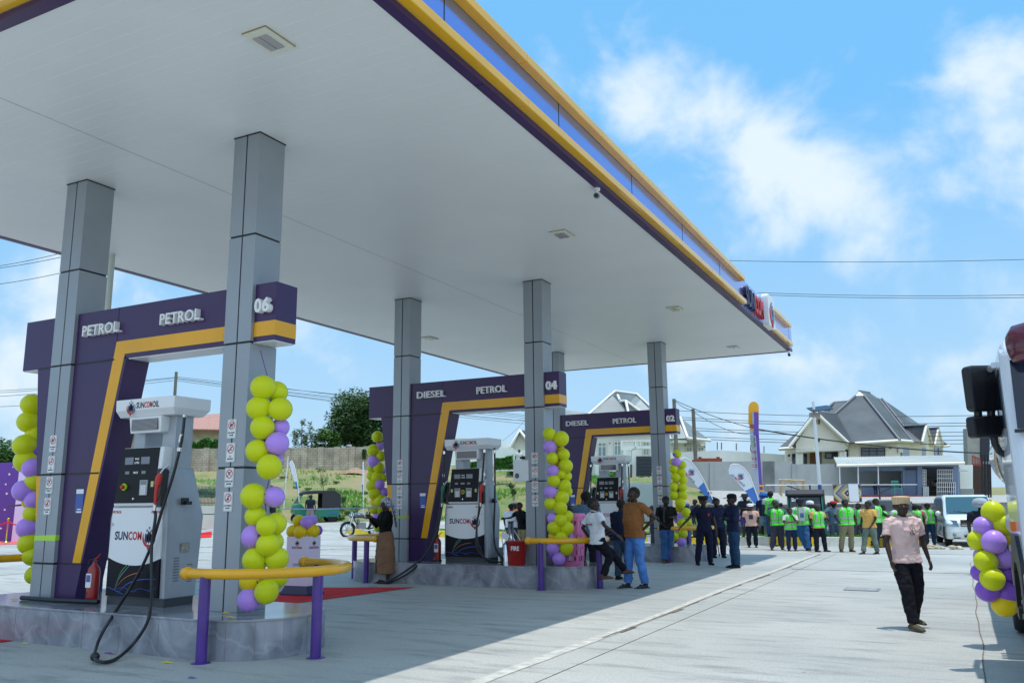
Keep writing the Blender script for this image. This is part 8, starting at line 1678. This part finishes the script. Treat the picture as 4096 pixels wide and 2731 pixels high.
cm = person('man in black tee shirt and jeans with a video camera leaning at island 02', 1535, 1291, 1139, 8, armL=((.25, -.02, 1.14), (.16, -.18, 1.0)), armR='cam', legL=((.12, -.10, .49), (.16, -.18, .085), 18), legR='cross', top=(.008, .008, .010), bottom=(.035, .10, .24), denim=True, shoes=(.10, .07, .05), skin=0, nod=22, detail=1)
t = thing('video_camera', 'black video camera on a grip held by the man at island 02', 'camera', cm.location + Vector((.02, -.27, 0)), YAW); sc_ = cm.scale[2]
mb = MB(); mb.rbox(-.055, -.06, 1.36 * sc_, .055, .06, 1.46 * sc_, .02, 3); mb.build('camera_body', dark, t); mb = MB(); mb.tube([(0, -.06, 1.41 * sc_), (0, -.17, 1.41 * sc_)], [.035, .042], 14); mb.build('lens', dark, t); mb = MB(); mb.tube([(0, 0, 1.05 * sc_), (0, 0, 1.36 * sc_)], .022, 8); mb.build('grip', dark, t)
# small guards
def emb(t, col_=redp): mb = MB(); mb.box(.055, -.142, 1.24, .095, -.138, 1.31); mb.build('chest_badge', col_, t)
g1 = person('guard in navy uniform and red badged cap resting a hand on the far rail', 1622, 1297, 1140, 6, armL=((.36, -.05, 1.20), (.58, -.12, 1.0)), armR=((.25, .02, 1.14), (.27, -.06, .88)), legL='wide', legR='stand', top=NV, bottom=NV, hat='beret', shoes=(.008, .008, .010), skin=0, detail=1, build_=1.05); emb(g1)
mb = MB(); mb.tube([g1.location + Vector((.34, -.28, .90)), g1.location + Vector((.42, -.30, .22))], [.016, .013], 8); tag(mb.build('baton', rubber), 'black baton hanging from the hand of the guard at the far rail', 'baton')
person('guard in navy uniform standing close behind the capped guard', 1652, 1291, 1143, 0, D=24.3, top=(.014, .020, .055), bottom=NV, shoes=(.008, .008, .010), skin=0, hair=1)
person('man in long navy shirt and peaked cap seen sideways right of the guards', 1690, 1304, 1135, -78, armL='cross', armR='cross', top=(.012, .018, .055), sleeve='long', bottom=(.018, .05, .11), denim=True, hat='cap', hatc=(.008, .008, .012), shoes=(.012, .012, .015), legL='close', legR='close', skin=0, detail=1)
# crowd by the kerb
C = lambda *a, **k_: person(*a, **k_)
C('youth in red shirt and shorts looking down, left of the lime vest youth', 1659, 1250, 1158, 60, top=(.50, .02, .025), bottom=(.20, .22, .26), shorts=True, bare=True, nod=25, armL='fwd', armR='fwd', skin=0)
C('young man in lime vest looking at his hands behind the navy guards', 1674, 1252, 1157, -50, vest=True, top=(.1, .3, .12), bottom=(.10, .12, .11), shorts=True, bare=True, nod=25, armL='fwd', armR='fwd', skin=0, grp=LG_)
C('youth in black patterned tee shirt and bucket hat standing on the grass strip', 1713, 0, 1134, -40, D=30.9, z0=.29, top=(.02, .025, .035), bottom=(.03, .07, .35), shorts=True, hat='bucket', bare=True, shoes=(.3, .02, .03), skin=0, armL='cross', armR='fwd')
p1 = C('boy in pale pink printed tee shirt and white cap', 1729, 1257, 1157, -15, top=(.75, .45, .38), bottom=(.012, .015, .03), hat='cap', hatc=(.7, .7, .75), bare=True, shoes=(.03, .08, .10), skin=1)
mb = MB(); mb.box(-.065, -.140, 1.13, .065, -.134, 1.31); mb.build('shirt_print', M('print_mono', (.04, .04, .06), .6, 0, .9, 14), p1)
C('man in blue safety helmet and dark shirt in front of the pylon sign', 1757, 0, 1132, -20, D=32.0, z0=.2, top=(.012, .02, .07), bottom=(.2, .3, .42), shorts=True, hat='helmet', hatc=(.02, .13, .42), skin=0)
C('man in lime vest seen from behind standing on the grass strip', 1772, 0, 1127, 172, D=30.8, z0=.29, vest=True, top=(.45, .48, .50), bottom=(.03, .09, .20), denim=True, skin=0, grp=LG_)
C('man in lime vest and green shirt with grey trousers, left of the rickshaw', 1789, 1263, 1151, 6, vest=True, top=(.03, .22, .09), bottom=(.055, .06, .09), bare=True, shoes=(.05, .03, .03), skin=0, legL='wide', grp=LG_)
C('head and shoulder of a man behind the green shirted vest man', 1782, 0, 1146, 20, D=30.2, top=(.05, .05, .07), bottom=(.03, .03, .05), skin=0, hair=0)
C('short man in lime vest with hand on his chin before the rickshaw', 1820, 1265, 1166, 4, vest=True, top=(.6, .6, .6), bottom=(.015, .03, .08), denim=True, armL='cross', armR='chin', bare=True, skin=1, grp=LG_)
p2 = C('man in open lime vest over a printed white tee shirt with a dark cap', 1845, 1264, 1146, -8, vest=True, top=(.68, .68, .72), bottom=(.035, .12, .30), denim=True, hat='cap', hatc=(.015, .02, .03), legL='cross', legR='fwd', bare=True, shoes=(.02, .02, .02), skin=0, grp=LG_)
mb = MB(); mb.prism([(-.07, 1.0), (.07, 1.0), (.075, 1.42), (.03, 1.46), (-.03, 1.46), (-.075, 1.42)], -.172, -.145); mb.build('tee_front', cloth((.68, .68, .72)), p2); mb = MB(); mb.box(-.05, -.175, 1.10, .05, -.172, 1.27); mb.build('shirt_print', M('print_blue', (.10, .20, .42), .6, 0, .9, 14), p2)
C('man in dark tee shirt with an arm stretched over the rickshaw', 1872, 0, 1152, -160, D=30.2, top=(.02, .03, .06), bottom=(.02, .02, .03), armR='out', skin=0)
C('young man in lime vest and white skull cap with folded arms', 1868, 1262, 1150, -40, vest=True, top=(.015, .02, .05), bottom=(.015, .018, .035), hat='beanie', hatc=(.72, .72, .75), armL='cross', armR='cross', shoes=(.25, .2, .14), skin=1, grp=LG_)
C('man in lime vest over an orange shirt with a grey round cap', 1884, 1267, 1157, 18, vest=True, top=(.70, .38, .12), bottom=(.012, .015, .03), hat='fez', hatc=(.08, .085, .10), shoes=(.02, .03, .05), skin=0, armR=((.26, -.02, 1.15), (.30, -.16, .98)), legR='wide', grp=LG_)
C('man in denim shirt and red cap seen from behind', 1921, 1243, 1151, 165, D=30.4, top=(.10, .17, .25), bottom=(.10, .15, .22), denim=True, hat='cap', hatc=(.5, .03, .03), armL='hip', armR='hip', skin=0)
C('man in lime vest, grey shirt and khaki trousers with hands in pockets', 1950, 1267, 1146, 2, vest=True, top=(.20, .24, .23), bottom=(.24, .21, .13), armL='pocket', armR='hang2', legL='wide', legR='close', shoes=(.05, .04, .03), skin=0, grp=LG_)
C('young man in lime vest and white shirt stepping between the grey and yellow shirted men', 1978, 1246, 1155, -60, D=30.2, vest=True, top=(.6, .62, .64), bottom=(.10, .11, .13), legL='fwd', legR='aft', shoes=(.3, .12, .05), skin=0, hair=2, grp=LG_)
C('man in plain yellow polo shirt and grey jeans looking left', 2003, 1272, 1150, -60, top=(.78, .46, .13), bottom=(.16, .20, .17), denim=True, armL='hang', armR='low', bare=True, shoes=(.02, .03, .06), skin=0, legL='fwd', legR=((.10, .02, .49), (.10, .10, .09), 0))
C('man in lime vest over dark patterned shirt behind the yellow shirted man', 2021, 1262, 1144, 40, D=28.7, vest=True, top=(.05, .06, .10), bottom=(.02, .025, .04), bare=True, nod=15, armL='hang', armR='fwd', legR='aft', skin=0, grp=LG_)
C('youth in lime vest and blue jeans holding out his hands', 2036, 1262, 1158, 55, D=28.9, vest=True, top=(.015, .03, .02), bottom=(.03, .10, .24), denim=True, armL='reach', armR='fwd', bare=True, nod=15, skin=0, grp=LG_)
C('man in striped shirt and lime vest hidden behind the walking man', 2066, 1256, 1156, 30, D=29.2, vest=True, top=(.55, .62, .60), bottom=(.03, .06, .12), skin=0, grp=LG_)
C('man in lime vest with printed back just right of the walking man', 2110, 1252, 1157, 165, D=29.6, vest=True, top=(.4, .08, .10), bottom=(.03, .05, .08), skin=0, grp=LG_)
C('bald man in lime vest and pale long shirt facing away', 2121, 1252, 1157, -70, D=29.9, vest=True, top=(.42, .42, .30), sleeve='long', bottom=(.04, .05, .07), hair=0, nod=20, skin=0, grp=LG_)
C('man in lime vest and grey tee looking down beside the white van', 2138, 1248, 1155, -35, D=30.2, vest=True, top=(.15, .16, .17), bottom=(.02, .06, .14), denim=True, nod=30, skin=0, hair=2, grp=LG_)
C('man in dark clothes and shiny helmet behind the truck balloons', 2262, 1250, 1146, -10, D=18, top=(.015, .018, .03), bottom=(.02, .02, .03), hat='helmet', hatc=(.35, .40, .45), skin=0)
# behind the far balloon string
C('man in blue cap and lime vest behind the gantry 02 balloon string', 1581, 1248, 1156, 100, D=29.5, vest=True, top=(.6, .3, .15), sleeve='long', bottom=(.06, .14, .28), denim=True, hat='cap', hatc=(.03, .14, .40), skin=1, grp=LG_)
C('man with backpack facing right behind the gantry 02 balloons', 1598, 0, 1146, -60, D=31.0, z0=.28, top=(.04, .045, .06), sleeve='long', bottom=(.05, .06, .08), skin=0)
C('man in black shirt and lime vest left of the guard at the rail', 1607, 1250, 1158, 50, D=29.4, vest=True, top=(.015, .015, .02), bottom=(.03, .04, .05), nod=15, skin=0, hair=2, grp=LG_)
C('dark haired man just behind the left shoulder of the capped guard', 1618, 1250, 1160, -30, D=29.9, top=(.02, .025, .03), bottom=(.04, .05, .03), skin=0)
C('man in dark sleeveless top sitting behind the right column of gantry 02', 1500, 0, 1160, 60, D=32.0, top=(.012, .014, .03), sleeve='none', bottom=(.03, .03, .05), skin=0, armL='fwd', armR='fwd')
# through gantry 04
C('man in orange shirt and grey cap behind the white instrument box', 1184, 1248, 1152, 160, D=30.5, top=(.75, .22, .05), bottom=(.06, .06, .08), hat='cap', hatc=(.25, .22, .20), skin=0)
C('man in white shirt beside the orange shirted man, half hidden by the dispenser', 1175, 1252, 1156, 150, D=28.8, top=W8, bottom=(.05, .05, .07), skin=0)
C('man in black tee shirt and khaki trousers leaning on a rail behind gantry 04', 1202, 1272, 1152, -60, D=25.6, top=(.006, .006, .008), bottom=(.28, .22, .10), lean=(.12, -.25), armL='reach', armR='rest', skin=0, head=30)
C('man in lime vest standing with the motorbikes seen through gantry 04', 1222, 1250, 1162, 20, D=31, vest=True, top=(.04, .05, .05), bottom=(.04, .05, .07), skin=0, grp=LG_)
# far ones
C('man in dark shirt and grey trousers leaning into the parked rickshaw', 712, 0, 1136, 170, D=53.2, top=(.015, .02, .035), bottom=(.25, .23, .20), skin=0, nod=20)
C('distant man in white shirt and grey trousers by the dark doorway of the compound wall', 1193, 0, 1032, 0, D=67.5, top=(.62, .64, .62), bottom=(.25, .24, .22), skin=0, z0=e4(1000, 475, 67.5).z)
C('distant man in green shirt standing by the parked car', 490, 0, 1053, 0, D=94, top=(.12, .60, .25), bottom=(.02, .02, .03), skin=0)
C('man in dark shirt standing inside the open front of the shop', 2014, 0, 1106, 0, D=56.4, top=(.015, .02, .04), bottom=(.02, .04, .09), skin=0, armR='rest', z0=h(1330, 1098, 56.4).z)
C('small distant man in white shirt sitting on top of the block wall', 801, 0, 1016, 0, D=79, top=(.45, .45, .42), bottom=(.05, .05, .05), skin=0, armL='cross', armR='cross', z0=w5(1160, 1130, 79).z - .75)
C('person in black standing on the bank beside the front balloon string', 621, 0, 1114, 20, D=52, top=(.012, .012, .018), bottom=(.02, .02, .03), skin=0)
C('person pointing left beside the white banner, mostly hidden by gantry 06', 85, 0, 1133, 0, D=36, top=(.02, .02, .03), bottom=(.02, .02, .03), skin=0, armL='point')
flush()
